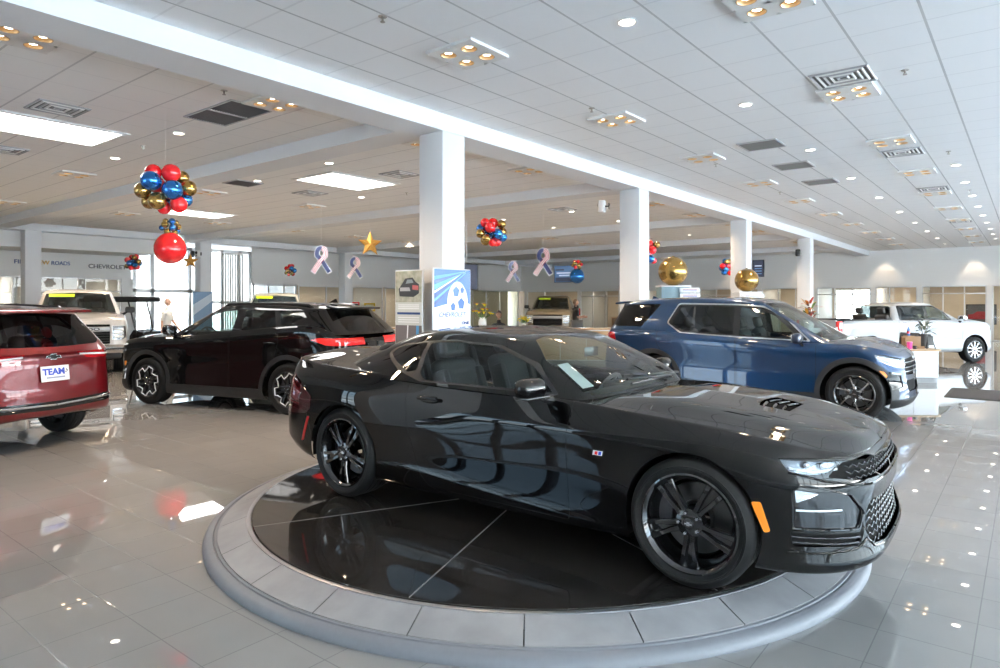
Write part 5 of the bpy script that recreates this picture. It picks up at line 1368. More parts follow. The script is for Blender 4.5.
def heavy_pickup(name_label, loc, yaw, col, stick=True, word=True, low=False):
    t = thing('pickup_truck', name_label, 'car', (*loc, 0), yaw)
    P = paint('tall_truck_paint', col, 0., .3)
    WB = 4.0
    q = dict(f=.98, r=1.2, WB=WB, hw=1.02, zs=.50, R=.42, W=.28, rim=.24, zhf=1.26, zb0=1.42, zb1=1.42, zt=1.42, ra=.50, clad=.0, lugs=8, nose=.55, mir=(-.60, 1.10, 1.50), mm=M_BLKPL, crown=.8, nu=5,
        sty={'kind': 'slim', 'n': 8, 'hw': .024}, mr=mat('truck_alloy', (.40, .41, .43), .25, .9), mf=M_SATIN,
        doors=[('door_f', [(-.50, .56), (-.48, .9), (-.48, 1.40), (-1.62, 1.40), (-1.62, .56)]), ('door_r', [(-1.65, .56), (-1.65, 1.40), (-2.70, 1.40), (-2.70, .56)])],
        gh=dict(xw0=-.36, xw1=-1.15, xr0=-2.80, xr1=-2.74, zf=1.36, zk=1.39, zr=2.03, yb=.92, yt=.74, br=.03, bf=.12),
        wins=[([(-.85, 1.44), (-1.58, 1.44), (-1.58, 1.88), (-1.35, 1.87), (-1.08, 1.74)], M_TINT), ([(-1.68, 1.44), (-2.55, 1.44), (-2.55, 1.88), (-1.68, 1.88)], M_PRIV)],
        band=[(-.74, 1.42), (-2.6, 1.42), (-2.6, 1.91), (-1.3, 1.91), (-1.02, 1.76)],
        wscut=[(-.1, 1.42), (.74, 1.41), (.80, 1.45), (.68, 1.90), (-.1, 1.94)], rwcut=[(-.1, 1.46), (.72, 1.46), (.64, 1.9), (-.1, 1.9)])
    q['cuts'] = [('lamp', [(.66, .82), (.66, 1.13), (.94, 1.13), (.96, .86), (.86, .80)], 'yz', lambda c, n: c[0] > .3, ['body', 'hood']), ('grille', [(-.1, 1.18), (.62, 1.17), (.62, .72), (-.1, .70)], 'yz', lambda c, n: c[0] > .4, ['body', 'hood'])]
    q['emits'] = [('lamp', -.01, M_LAMP, 0, 'headlamp'), ('grille', -.03, M_DARK, 0, '+grille')]
    S, U = pickup(t, P, q)
    # front: bar with lettering, mesh, chrome bumper
    b = MB(); b.box((.955, 0, 1.06), (.05, 1.26, .12), r=.02); gb = b.build('grille_bar', mat('grille_bar_paint', (.40, .41, .42), .3, .5), t)
    if word: text_obj('grille_word', 'SILVERADO', .085, M_BLKPL, gb, YZ(.9815, 0, 1.06), ext=.002, sx=1.9, bold=.003)
    for z in (.77, .83, .89, .95): b = MB(); b.box((.935, 0, z), (.03, 1.22, .022), r=.006); b.build('grille_slat', M_BLKPL, t)
    for sg in (1, -1):
        for z in (.88, .96, 1.04): b = MB(); b.box((.90, sg*.80, z), (.04, .20, .05), r=.012); b.build('lamp_element', M_DRL, t)
        b = MB(); b.tube([(.935, sg*.66, .80), (.93, sg*.66, 1.14), (.86, sg*.93, 1.14)], .013, 6); b.build('lamp_frame', M_DRL, t)
    b = MB(); b.box((.97, 0, .60), (.22, 1.98, .20), r=.06, seg=3); b.build('front_bumper', mat('chrome_bumper', (.7, .68, .66), .12, 1.), t)
    for sg in (1, -1):
        b = MB(); b.tube([(1.07, sg*.35, .47), (1.14, sg*.35, .43), (1.07, sg*.35, .39)], .02, 8); b.build('tow_hook', M_BLKPL, t)
    b = MB(); b.box((.93, 0, .44), (.10, 1.7, .14), r=.03); b.build('air_dam', M_BLKPL, t)
    if stick:
        tr = U.bvh(); p = U.project([(y, z) for z in (1.82, 1.895) for y in np.linspace(.08, .62, 8)], 'yz', lift=.006, tree=tr); p = [(v[0], -v[1], v[2]) for v in p]
        if len(p) == 16: mesh_obj('windscreen_sticker', p, [(i, i+1, 9+i, 8+i) for i in range(7)], M_LIME, t, smooth=False)
    return t
M_LIME = mat('lime_sticker', (.62, .95, .02), .5)
white_pickup()
heavy_pickup('tall white pickup facing the viewer behind the red sport utility, lime sticker on its windscreen', (-17.90, 6.22), math.radians(-19), (.66, .63, .60))
heavy_pickup('pale pickup mostly hidden behind the black sport utility, only its roof showing', (-19.6, 12.6), math.radians(-35), (.55, .58, .55), word=False)
heavy_pickup('bronze pickup facing the viewer far back in the hall beside the person in black', (-16.6, 24.4), math.radians(-62), (.22, .18, .12), word=False)

# ------------------------------------------------------------------ golf cart
def golf_cart():
    t = thing('golf_cart', 'black golf cart with a canopy parked behind the nose of the black sport utility', 'golf cart', (-23.5, 9.55, 0), math.radians(36))
    K = M_GBLK
    b = MB(); b.prism([(.95, .30), (1.02, .48), (.92, .72), (.62, .80), (.50, .62), (.48, .38), (.2, .30)], -.56, .56, ax='y'); b.build('front_cowl', K, t, angle=30)
    b = MB(); b.prism([(-.35, .30), (-.30, .56), (-.42, .72), (-1.12, .72), (-1.22, .55), (-1.18, .30)], -.58, .58, ax='y'); b.build('rear_body', K, t, angle=30)
    b = MB(); b.box((.1, 0, .30), (1.3, 1.1, .06), r=.02); b.build('floor_pan', M_BLKPL, t)
    for x in (-.55, -1.0):
        b = MB(); b.box((x, 0, .78), (.44, 1.08, .13), r=.05, seg=3); b.build('bench_seat', M_SEAT, t)
    b = MB(); b.box((-.80, 0, 1.06), (.11, 1.06, .40), r=.05, seg=3); b.build('seat_backrest', M_SEAT, t)
    b = MB(); b.box((-.15, 0, 1.79), (2.05, 1.22, .18), r=.06, seg=3); b.box((-.15, 0, 1.765), (1.9, 1.1, .03), r=.01); b.build('canopy', M_BLKPL, t)
    for sg in (1, -1):
        b = MB(); b.tube([(.66, sg*.5, .78), (.42, sg*.52, 1.76)], .026, 8); b.build('canopy_post', M_BLKPL, t)
        b = MB(); b.tube([(-1.12, sg*.52, .66), (-1.05, sg*.53, 1.76)], .026, 8); b.build('canopy_post', M_BLKPL, t)
        b = MB(); b.tube([(-.76, sg*.56, .84), (-.45, sg*.57, .95), (-.35, sg*.57, .8)], .015, 8); b.build('arm_rail', M_BLKPL, t)
        b = MB(); b.box((.99, sg*.38, .58), (.05, .2, .09), r=.02); b.build('headlamp', M_DRL, t)
    g = mesh_obj('windshield', [(.64, -.48, .80), (.64, .48, .80), (.45, .48, 1.72), (.45, -.48, 1.72)], [(0, 1, 2, 3)], M_PANE, t, smooth=False)
    st = MB(); st.M = Matrix.Translation((.26, .28, 1.02)) @ Matrix.Rotation(-1.0, 4, 'Y'); st.tube([(.17*math.cos(2*PI*k/24), .17*math.sin(2*PI*k/24), 0) for k in range(24)], .014, 8, closed=True); st.box((0, 0, 0), (.32, .03, .012)); st.tube([(0, 0, 0), (0, 0, -.45)], .018); st.build('steering_wheel', M_BLKPL, t)
    for x in (.62, -.92):
        for s in (-1, 1): wheel(t, (x, s*.50, .25), s, .25, .19, .15, {'kind': 'slim', 'n': 7, 'hw': .018}, M_SATIN, lugs=4)
    b = MB(); b.box((-1.3, 0, 1.05), (.06, .7, .5), r=.02); b.build('rear_basket', M_BLKPL, t)
golf_cart()
# ------------------------------------------------------------------ party decorations
M_BRED = mat('red_latex', (.72, .012, .018), .12, 0, .5, .6)
M_BBLUE = mat('blue_foil', (.015, .16, .50), .16, .75, .5, .6)
M_BGOLD = mat('gold_foil', (.36, .22, .055), .20, .85, .5, .5)
M_STRING = mat('string', (.75, .75, .75), .6)
BC = {'r': M_BRED, 'b': M_BBLUE, 'g': M_BGOLD}
_bal = {}
def balloon(par, x, y, z, r, c, out=None):
    """slightly pear-shaped balloon whose knot points to the middle of its bunch"""
    if c not in _bal:
        prof = []
        for i in range(15):
            a = PI*i/14; q = math.sin(a); h = -math.cos(a)
            prof.append((max(q*(1.0+.04*h), .0005), h*(1.06 if h < 0 else 1.0)))
        b = MB(); b.lathe(prof, 24); b.lathe([(.02, -1.06), (.05, -1.13), (.0005, -1.12)], 10)
        o = b.build('balloon', BC[c], par, angle=None); _bal[c] = o.data
    else:
        o = bpy.data.objects.new('balloon', _bal[c]); COL.objects.link(o); o.parent = par
    o.location = (x, y, z); o.scale = (r, r, r)
    d = Vector(out if out is not None else (x, y, z)); 
    if d.length > 1e-3: o.rotation_euler = d.to_track_quat('Z', 'Y').to_euler()
    return o
BUNCH = [(-.15, .0, .21, .105, 'r'), (.065, -.03, .21, .122, 'r'), (-.175, -.12, .07, .13, 'b'), (.08, -.15, -.035, .134, 'b'), (.28, .0, .02, .11, 'g'), (-.28, .03, -.045, .105, 'g'),
         (-.10, -.07, -.185, .118, 'g'), (.16, -.02, -.21, .112, 'r'), (-.02, .12, -.25, .09, 'r'), (.20, .14, .18, .10, 'g'), (.24, .13, -.12, .10, 'b'), (-.12, .20, .08, .12, 'r'), (.05, .24, -.06, .12, 'b'), (-.2, .17, -.17, .10, 'g')]
def bunch(label, x, y, z, s=1., spin=0., flip=1, n=14, top=H, big=None, cols=None, group=None):
    az = math.atan2(-x, y)
    t = thing('hanging_balloon_bunch', label, 'balloons', (x, y, z), az+spin, group)
    for i, (dx, dy, dz, r, c) in enumerate(BUNCH[:n]):
        if cols: c = cols[i % len(cols)]
        balloon(t, flip*dx*s, dy*s, dz*s, r*s, c)
    zb = .15*s
    if big: balloon(t, 0, 0, big[0], big[1], big[2], (0, 0, -1))
    b = MB(); b.tube([(0, 0, 0), (0, 0, top-z)], .0012, 5); b.build('string', M_STRING, t)
    return t
bunch('large bunch of red, blue and gold balloons nearest the viewer, left under the ceiling', -8.73, 4.04, 3.15, s=.95)
bunch('small blue and gold bunch above one huge red balloon', -15.66, 7.35, 3.44, s=.62, big=(-.50, .355, 'r'), cols='gbgbgbggbgb', n=11)
bunch('little round bunch of balloons hanging beside the black letters on the left wall', -23.16, 9.69, 3.02, s=.80, spin=2.2, flip=-1)
bunch('little balloon bunch in front of the bright left windows, above the black sport utility', -22.57, 15.26, 2.96, s=.72, spin=1.1)
bunch('balloon bunch hanging between the first and second column', -8.87, 10.84, 3.16, s=.92, spin=3.6, flip=-1)
bunch('small red and gold bunch above one big round blue balloon near the wall screen', -14.37, 23.07, 3.22, s=.62, big=(-.46, .30, 'b'), cols='rrggrgrgrg', n=10)
bunch('balloon bunch half hidden behind the second column', -7.15, 14.76, 2.90, s=.85, spin=5.0, n=10, cols='brgbrrgbrg')
bunch('balloon bunch left of the third column above the second gold ball', -7.83, 21.88, 2.86, s=.85, spin=4.1, n=11, cols='gbrbrrgbr')

def star5(name, label, x, y, z, R, top, m, rz=0.):
    az = math.atan2(-x, y); t = thing(name, label, 'star', (x, y, z), az+rz)
    v = []; f = []
    for k in range(10):
        a = PI/2+PI*k/5; r = R if k % 2 == 0 else R*.42; v.append((r*math.cos(a), 0, r*math.sin(a)))
    v += [(0, -R*.24, 0), (0, R*.24, 0)]
    for k in range(10): f += [(k, (k+1) % 10, 10), ((k+1) % 10, k, 11)]
    mesh_obj('star_body', v, f, m, t, smooth=False)
    b = MB(); b.tube([(0, 0, R*.98), (0, 0, top-z)], .0025, 5); b.build('string', M_STRING, t)
M_STAR = mat('gold_star_foil', (.70, .36, .08), .28, .7)
star5('hanging_star', 'large gold faceted star hanging left of the first column', -11.94, 10.18, 3.03, .30, H, M_STAR, .25)
star5('hanging_star', 'small gold faceted star hanging by the huge red balloon', -22.81, 11.4, 3.12, .28, H, M_STAR, -.2)

def ribbon(label, x, y, z, s, rz):
    az = math.atan2(-x, y); t = thing('hanging_ribbon', label, 'ribbon decoration', (x, y, z), az+rz)
    # awareness loop: blue strand from lower right over the loop, red-white striped strand to lower left
    def strip(pts, w, y0): 
        P = [Vector(p) for p in pts]; L = []; Rr = []
        for i, p in enumerate(P):
            d = (P[min(i+1, len(P)-1)]-P[max(i-1, 0)]).normalized(); n = Vector((-d.y, d.x)); L.append(p+n*w); Rr.append(p-n*w)
        return L, Rr
    def solid(b, L, Rr, y0, y1, m=0):
        n = len(L); v = [(p.x*s, y0, p.y*s) for p in L]+[(p.x*s, y0, p.y*s) for p in Rr]+[(p.x*s, y1, p.y*s) for p in L]+[(p.x*s, y1, p.y*s) for p in Rr]; f = []
        for i in range(n-1):
            f += [(i, i+1, n+i+1, n+i), (2*n+i+1, 2*n+i, 3*n+i, 3*n+i+1), (i+1, i, 2*n+i, 2*n+i+1), (n+i, n+i+1, 3*n+i+1, 3*n+i)]
        f += [(0, n, 3*n, 2*n), (n-1, 3*n-1, 4*n-1, 2*n-1)]
        b.add(v, f, m)
    loop = [(.23*math.cos(a)*.8, .27+.25*math.sin(a)) for a in np.linspace(-.55, PI+.55, 18)]
    blue = [(.34, -.52), (.20, -.28), (.05, -.05)]+loop[::-1][:0]
    for nm, w, y0, y1, m in (('ribbon_border', .115, -.002, .010, M_PLATE),):
        b = MB()
        for path in ([(.36, -.56), (.02, -.03), (-.13, .15)], [(-.36, -.56), (-.02, -.03), (.13, .15)], [(-.15, .12)]+loop[::-1]+[(.15, .12)]): solid(b, *strip(path, w, 0), y0, y1)
        b.build(nm, m, t, smooth=False)
    b = MB(); solid(b, *strip([(.34, -.52), (.03, -.03), (-.14, .16)]+loop[::-1][:10], .085, 0), -.010, -.003); b.build('blue_strand', mat('ribbon_blue', (.007, .014, .075), .5), t, smooth=False)
    mr = mat('ribbon_red', (.26, .02, .03), .5)
    b = MB(); base = [(-.34, -.52), (-.03, -.03), (.14, .16)]+loop[:9]
    L, Rr = strip(base, .085, 0); K = 5
    for k in range(K):
        A = [l+(r-l)*k/K for l, r in zip(L, Rr)]; B = [l+(r-l)*(k+1)/K for l, r in zip(L, Rr)]
        solid(b, A, B, -.018, -.0105, k % 2)
    b.build('striped_strand', [mr, M_PLATE], t, smooth=False)
    b = MB(); b.tube([(0, 0, .60*s), (0, 0, H-z)], .0025, 5); b.build('string', M_STRING, t)
ribbon('red, white and blue looped ribbon nearer of the two above the black sport utility', -12.49, 9.23, 2.64, .52, 0)
ribbon('red, white and blue looped ribbon under the gold star, beside the far left column', -16.26, 13.26, 2.75, .55, 0)
ribbon('smaller red, white and blue looped ribbon right of the first column', -12.76, 16.69, 2.65, .55, .3)
ribbon('larger red, white and blue looped ribbon left of the wall screen', -8.58, 12.34, 2.59, .52, -.15)

# gold balls on literature towers
def tower(label, x, y, blab, r, z, alt):
    t = thing('display_tower', label, 'display stand', (x, y, 0), TH)
    w = .30 if not alt else .27; h = z-r-.0
    b = MB(); b.box((0, 0, .04), (2*w+.1, .62, .08), r=.01); b.build('tower_base', M_ALU, t)
    b = MB(); b.box((0, 0, h/2), (2*w, .5, h-.06), r=.006); b.build('tower_body', mat('tower_panel', (.17, .27, .33), .5) if not alt else M_PLATE, t)
    b = MB(); b.box((.0, 0, h-.015), (2*w+.04, .54, .03), r=.006); b.build('tower_top', M_PLATE, t)
    for i in range(3):
        b = MB(); b.box((w*.25+(.2 if not alt else 0), -.29-.03*i, h-.10-.12*i), (2*w*(.7 if not alt else 1.0), .02, .10), r=.004); s = b.build('header_sign', M_PLATE, t)
        for k in range(2):
            q = MB(); q.box((w*.25+(.2 if not alt else 0), -.302-.03*i, h-.085-.12*i-.03*k), (2*w*(.5 if not alt else .8), .003, .014)); q.build('sign_stripe', mat('sign_stripe', (.22, .22, .45) if k else (.35, .16, .22), .5), s, smooth=False)
    g = thing('gold_ball', blab, 'balloon', (x, y, h), 0)
    b = MB(); b.lathe([(.0005, 0), (r*.34, .012)]+[(r*math.sin(a), r-r*math.cos(a)) for a in np.linspace(.38, PI-.001, 22)], 40); b.build('ball', M_BGOLD, g, angle=None)
    b = MB(); b.lathe([(.04, r*2-.004), (.02, r*2+.015), (.0005, r*2+.015)], 12); b.build('ball_valve', M_BGOLD, g)
tower('grey-blue literature tower with white header signs carrying the larger gold ball', -5.98, 13.46, 'large shiny gold ball on the grey-blue tower right of the second column', .31, 2.35, False)
tower('white striped literature tower carrying the smaller gold ball before the third column', -5.75, 17.5, 'shiny gold ball on the white striped tower in front of the third column', .30, 2.26, True)

# ------------------------------------------------------------------ posters, screens, signs
M_SKYB = mat('poster_blue', (.006, .085, .34), .35); M_LTB = mat('poster_light_blue', (.10, .32, .60), .35); M_NAVY = mat('poster_navy', (.02, .06, .20), .35)
def poster_blue():
    t = thing('poster_stand', 'blue and white poster with slanted streaks and an egg-shaped emblem on the first column', 'poster', (-5.99, 6.5, 0), PI/2)
    W, h0, h1 = .70, 1.05, 2.11; Hh = h1-h0
    b = MB(); b.box((0, 0, (h0+h1)/2), (W+.03, .03, Hh+.03), r=.006); b.build('poster_frame', M_ALU, t)
    b = MB(); b.box((0, .0, h0/2), (.06, .04, h0), r=.008); b.box((0, 0, .015), (.5, .07, .03), r=.008); b.build('stand_leg', M_ALU, t)
    yf = -.0165
    def face(pts, m, lift, nm):
        b = MB(); b.prism([(x, z) for x, z in pts], yf-lift, yf-lift-.0015, ax='y'); return b.build(nm, m, art, smooth=False)
    b = MB(); b.box((0, yf, (h0+h1)/2), (W, .002, Hh)); art = b.build('poster_print', M_PLATE, t, smooth=False)
    x0, x1 = -W/2, W/2
    face([(x0, h1-.50), (x0, h1), (x1, h1), (x1, h1-.46), (x1-.2, h1-.40)], M_SKYB, .001, 'blue_field')
    for k, (u, w_, m) in enumerate([(.02, .05, M_LTB), (.12, .03, M_NAVY), (.20, .07, M_LTB), (.33, .03, M_PLATE), (.40, .05, M_NAVY), (.50, .035, M_LTB), (.58, .03, M_NAVY)]):
        a = [(x0, h1-.08-u*.62), (x0, h1-.08-u*.62-w_), (x1-.02*k, h1-.08-u*.62+.36-w_*.4), (x1-.02*k, h1-.08-u*.62+.36)]
        a = [(x, min(z, h1)) for x, z in a]
        face(a, m, .003+.0004*k, 'streak')
    egg = [(.09+.20*math.cos(q)*(1-.12*math.sin(q)), 1.71+.245*math.sin(q)) for q in np.linspace(0, 2*PI, 30, endpoint=False)]
    face(egg, mat('egg_white', (.85, .92, .97), .4), .007, 'egg_emblem')
    for (cx, cz, r) in ((.06, 1.82, .065), (.16, 1.66, .07), (.0, 1.62, .05), (.18, 1.84, .04)):
        hx = [(cx+r*math.cos(q), cz+r*math.sin(q)*1.15) for q in np.linspace(.3, .3+2*PI, 5, endpoint=False)]; face(hx, M_SKYB, .009, 'egg_patch')
    P0 = Matrix.Translation((0, yf-.011, 0)) @ Matrix.Rotation(PI/2, 4, 'X')
    text_obj('poster_word', 'CHEVROLET', .085, M_SKYB, art, P0 @ Matrix.Translation((-.02, 1.515, 0)), ext=.001, sx=1.1, shear=.25)
    text_obj('poster_word', 'ONE', .05, M_NAVY, art, P0 @ Matrix.Translation((.24, 1.40, 0)), ext=.001, sx=1.4, bold=.003)
    b = MB(); b.box((-.02, yf-.008, 1.465), (.5, .002, .010)); b.build('text_line', mat('faint_ink', (.6, .6, .68), .5), art, smooth=False)
poster_blue()
def poster_car():
    t = thing('poster_stand', 'pale poster with a picture of a truck on rough ground, left of the first column', 'poster', (-6.54, 6.26, 0), 0.)
    W, h0, h1 = .50, .62, 2.10; yf = -.0165
    b = MB(); b.box((0, 0, (h0+h1)/2), (W+.03, .03, h1-h0+.03), r=.006); b.build('poster_frame', M_ALU, t)
    b = MB(); b.box((0, 0, h0/2), (.06, .04, h0), r=.008); b.box((0, -.02, .015), (.45, .10, .03), r=.008); b.build('stand_leg', M_ALU, t)
    b = MB(); b.box((0, yf, (h0+h1)/2), (W, .002, h1-h0)); art = b.build('poster_print', mat('poster_grey', (.60, .62, .60), .4), t, smooth=False)
    def face(pts, m, lift, nm):
        b = MB(); b.prism(pts, yf-lift, yf-lift-.0015, ax='y'); return b.build(nm, m, art, smooth=False)
    face([(-.25, h1-.42), (-.25, h1), (.25, h1), (.25, h1-.42)], speckle(mat('photo_ground', (.30, .32, .24), .5), 14, .8, (.55, .52, .44)), .001, 'photo_scene')
    face([(-.17, h1-.34), (-.19, h1-.24), (-.14, h1-.19), (-.06, h1-.10), (.08, h1-.09), (.14, h1-.15), (.20, h1-.18), (.20, h1-.30), (.10, h1-.35)], mat('photo_car', (.05, .055, .06), .4), .003, 'pictured_truck')
    face([(-.16, h1-.27), (-.16, h1-.22), (.02, h1-.22), (.04, h1-.27)], mat('photo_grille', (.4, .4, .42), .4), .005, 'pictured_grille')
    face([(-.05, h1-.17), (-.02, h1-.115), (.07, h1-.115), (.10, h1-.16)], mat('photo_glass', (.25, .3, .33), .3), .005, 'pictured_glass')
    face([(.08, h1-.25), (.08, h1-.19), (.19, h1-.20), (.19, h1-.26)], mat('photo_tail', (.45, .12, .12), .4), .005, 'pictured_lamp')
    face([(-.22, h1-.585), (-.22, h1-.555), (.22, h1-.555), (.22, h1-.585)], M_NAVY, .001, 'blue_rule')
    for z in (.45, .475, .50, .62, .65, .68): face([(-.2, h1-z-.012), (-.2, h1-z), (.2, h1-z), (.2, h1-z-.012)], M_PLATE, .001, 'text_line')
    face([(-.25, h0), (-.25, h1-.73), (.25, h1-.73), (.25, h0)], mat('photo_dark', (.16, .14, .14), .5), .001, 'photo_strip')
    face([(-.07, h0), (-.02, h1-.73), (.0, h1-.73), (-.05, h0)], M_PLATE, .003, 'strip_gap'); face([(.13, h0), (.15, h1-.73), (.20, h1-.73), (.18, h0)], M_LTB, .003, 'strip_gap')
poster_car()

def screen(label, x0, x1, y, z0, z1, on, name='wall_screen', cat='screen'):
    t = thing(name, label, cat, ((x0+x1)/2, y, (z0+z1)/2), 0.); w, h = x1-x0, z1-z0
    b = MB(); b.box((0, 0, 0), (w, .06, h), r=.01); b.build('screen_case', M_BLKPL, t)
    b = MB(); b.box((0, -.031, .0), (w-.06, .003, h-.06)); p = b.build('screen_picture', on, t, smooth=False)
    b = MB(); b.box((0, .045, 0), (.3, .06, .25)); b.build('wall_bracket', M_BLKPL, t, smooth=False)
    return t, p, w, h
M_SCR = mat('screen_sky', (.06, .12, .22), .2, emit=(.10, .16, .28), estr=.5); M_SCR2 = mat('screen_road', (.02, .02, .03), .2, emit=(.05, .06, .09), estr=.6); M_SCR3 = mat('screen_bright', (.3, .35, .45), .2, emit=(.45, .52, .66), estr=.6)
t, p, w, h = screen('wide wall screen showing a blue and grey scene, beside the round blue balloon', -24.2, -22.3, Y1-.10, 2.99, 4.08, M_SCR)
for k, (a, b_, c, d, m) in enumerate([(-.45, .42, -.45, -.20, M_SCR2), (-.40, .35, .02, .10, M_SCR3), (-.3, .45, -.12, -.05, M_SCR3), (-.45, -.1, .2, .3, M_SCR2)]):
    b = MB(); b.box(((a+b_)/2*w, -.034, (c+d)/2*h), ((b_-a)*w, .002, (d-c)*h)); b.build('picture_band', m, p, smooth=False)
t, p, w, h = screen('small dark wall screen right of the third column', -11.55, -10.95, Y1-.10, 3.04, 3.95, M_SCR2)
for z in (-.3, -.15, 0, .15): 
    b = MB(); b.box((0, -.034, z*h), (w*.6, .002, h*.06)); b.build('picture_band', M_SCR3 if z > 0 else M_SCR, p, smooth=False)
t = thing('screen_on_pole', 'black framed screen on a ceiling pole right behind the blue poster', 'screen', (-13.22, 15.05, 2.46), TH+.9)
b = MB(); b.box((0, 0, 0), (.9, .06, .8), r=.01); b.build('screen_case', M_BLKPL, t); b = MB(); b.box((0, -.032, 0), (.82, .003, .72)); b.build('screen_picture', M_SCR2, t, smooth=False)
b = MB(); b.tube([(0, .05, 0), (0, .05, H-2.46)], .014, 8); b.box((0, .05, 0), (.2, .05, .2)); b.build('hanging_pole', M_TRIM, t)

# words on the left wall
def wall_word(name, label, word, y0, y1, z, size, m):
    M = Matrix.Translation((X0+.012, (y0+y1)/2, z)) @ Matrix.Rotation(PI/2, 4, 'Z') @ Matrix.Rotation(PI/2, 4, 'X')
    o = text_obj(name, word, size, m, None, None, ext=.010, bold=.004)
    xs = [v.co.x for v in o.data.vertices]; k = (y1-y0)/(max(xs)-min(xs)); o.data.transform(Matrix.Diagonal((k, 1, 1, 1)))
    o.data.transform(M); return tag(o, label, 'wall sign')
M_INK = mat('letter_dark', (.05, .05, .055), .4); M_INKB = mat('letter_blue', (.10, .14, .28), .4); M_INKG = mat('letter_gold', (.70, .42, .08), .4)
wall_word('wall_lettering', 'wide black capital letters high on the left wall beside a small balloon bunch', 'CHEVROLET', 9.70, 11.0, 3.02, .21, M_INK)
wall_word('wall_lettering', 'first dark word of the three-word slogan, partly behind the far left column', 'FIND', 7.42, 7.90, 3.08, .19, M_INKB)
wall_word('wall_lettering', 'gold middle word of the three-word slogan on the left wall', 'NEW', 7.98, 8.46, 3.08, .19, M_INKG)
wall_word('wall_lettering', 'dark last word of the three-word slogan on the left wall', 'ROADS', 8.52, 9.10, 3.08, .19, M_INKB)

# banner by the entrance and red / yellow notices on the left offices
t = thing('banner_stand', 'tall blue banner standing by the column at the glazed entrance', 'banner', (-23.6, 12.25, 0), TH+.35)
b = MB(); b.box((0, 0, .04), (.72, .2, .08), r=.02); b.build('banner_base', M_ALU, t)
b = MB(); b.box((0, 0, 1.08), (.66, .008, 2.0)); bb = b.build('banner_sheet', mat('banner_blue', (.20, .34, .55), .5), t, smooth=False)
b = MB(); b.prism([(-.33, 1.2), (.33, 1.75), (.33, 2.05), (-.33, 1.6)], -.006, -.0045, ax='y'); b.build('banner_swoosh', mat('banner_pale', (.55, .68, .82), .5), bb, smooth=False)
b = MB(); b.tube([(0, .02, .05), (0, .02, 2.1)], .012, 6); b.build('banner_pole', M_ALU, t)
for lab, y, z, w, hh, m in (('red notice on the glazed office front left of the first column', 22.0, 1.55, .55, .34, M_BRED), ('yellow notice on the glazed office front left of the first column', 22.95, 1.45, .75, .44, mat('notice_yellow', (.75, .52, .04), .5))):
    t = thing('window_sign', lab, 'notice', (X0+.05, y, z)); b = MB(); b.box((0, 0, 0), (.012, w, hh), r=.003); o = b.build('notice_board', m, t)
    for k in range(3): q = MB(); q.box((.0075, 0, hh*(.25-.25*k)), (.002, w*.7, hh*.09)); q.build('text_line', M_PLATE, o, smooth=False)

# loudspeakers / cameras on the columns
def spk(label, x, y, z, rz, col, back):
    t = thing('mounted_loudspeaker', label, 'loudspeaker', (x, y, z), rz)
    b = MB(); b.box((0, -.05, 0), (.16, .14, .24), r=.03, seg=3); b.build('speaker_case', col, t)
    b = MB(); b.lathe([(.0005, -.125), (.055, -.125), (.06, -.118)], 20, ax='y', c=(0, 0, .03)); b.lathe([(.0005, -.125), (.025, -.125), (.03, -.118)], 16, ax='y', c=(0, 0, -.075)); b.build('speaker_cone', M_BLKPL, t)
    b = MB(); b.tube([(0, .02, 0), (0, back, 0)], .016, 8); b.box((0, back, 0), (.08, .012, .12)); b.build('wall_bracket', M_BLKPL, t)
spk('white loudspeaker bracketed on the upper left side of the second column', -6.66, 11.72, 3.60, -PI/2+.25, M_TRIM, .10)
spk('black and white loudspeaker on the column at the glazed entrance', -24.42, 12.52, 3.52, .3, M_TRIM, .10)
spk('black loudspeaker beside the white one on the entrance column', -24.78, 12.52, 3.52, -.3, M_BLKPL, .10)
spk('black and silver loudspeaker on the left side of the fourth column', -6.44, 25.07, 3.45, .2, M_BLKPL, .10)
# ------------------------------------------------------------------ furniture and people
M_WOOD = speckle(mat('light_oak', (.50, .34, .19), .4), 8, .35, (.40, .26, .14)); M_WHITE = mat('white_laminate', (.72, .74, .76), .35); M_KICK = mat('grey_kick', (.22, .22, .225), .5)
M_CARD = mat('brown_board', (.30, .17, .08), .6); M_PINK = mat('pink_cup', (.90, .10, .40), .4)

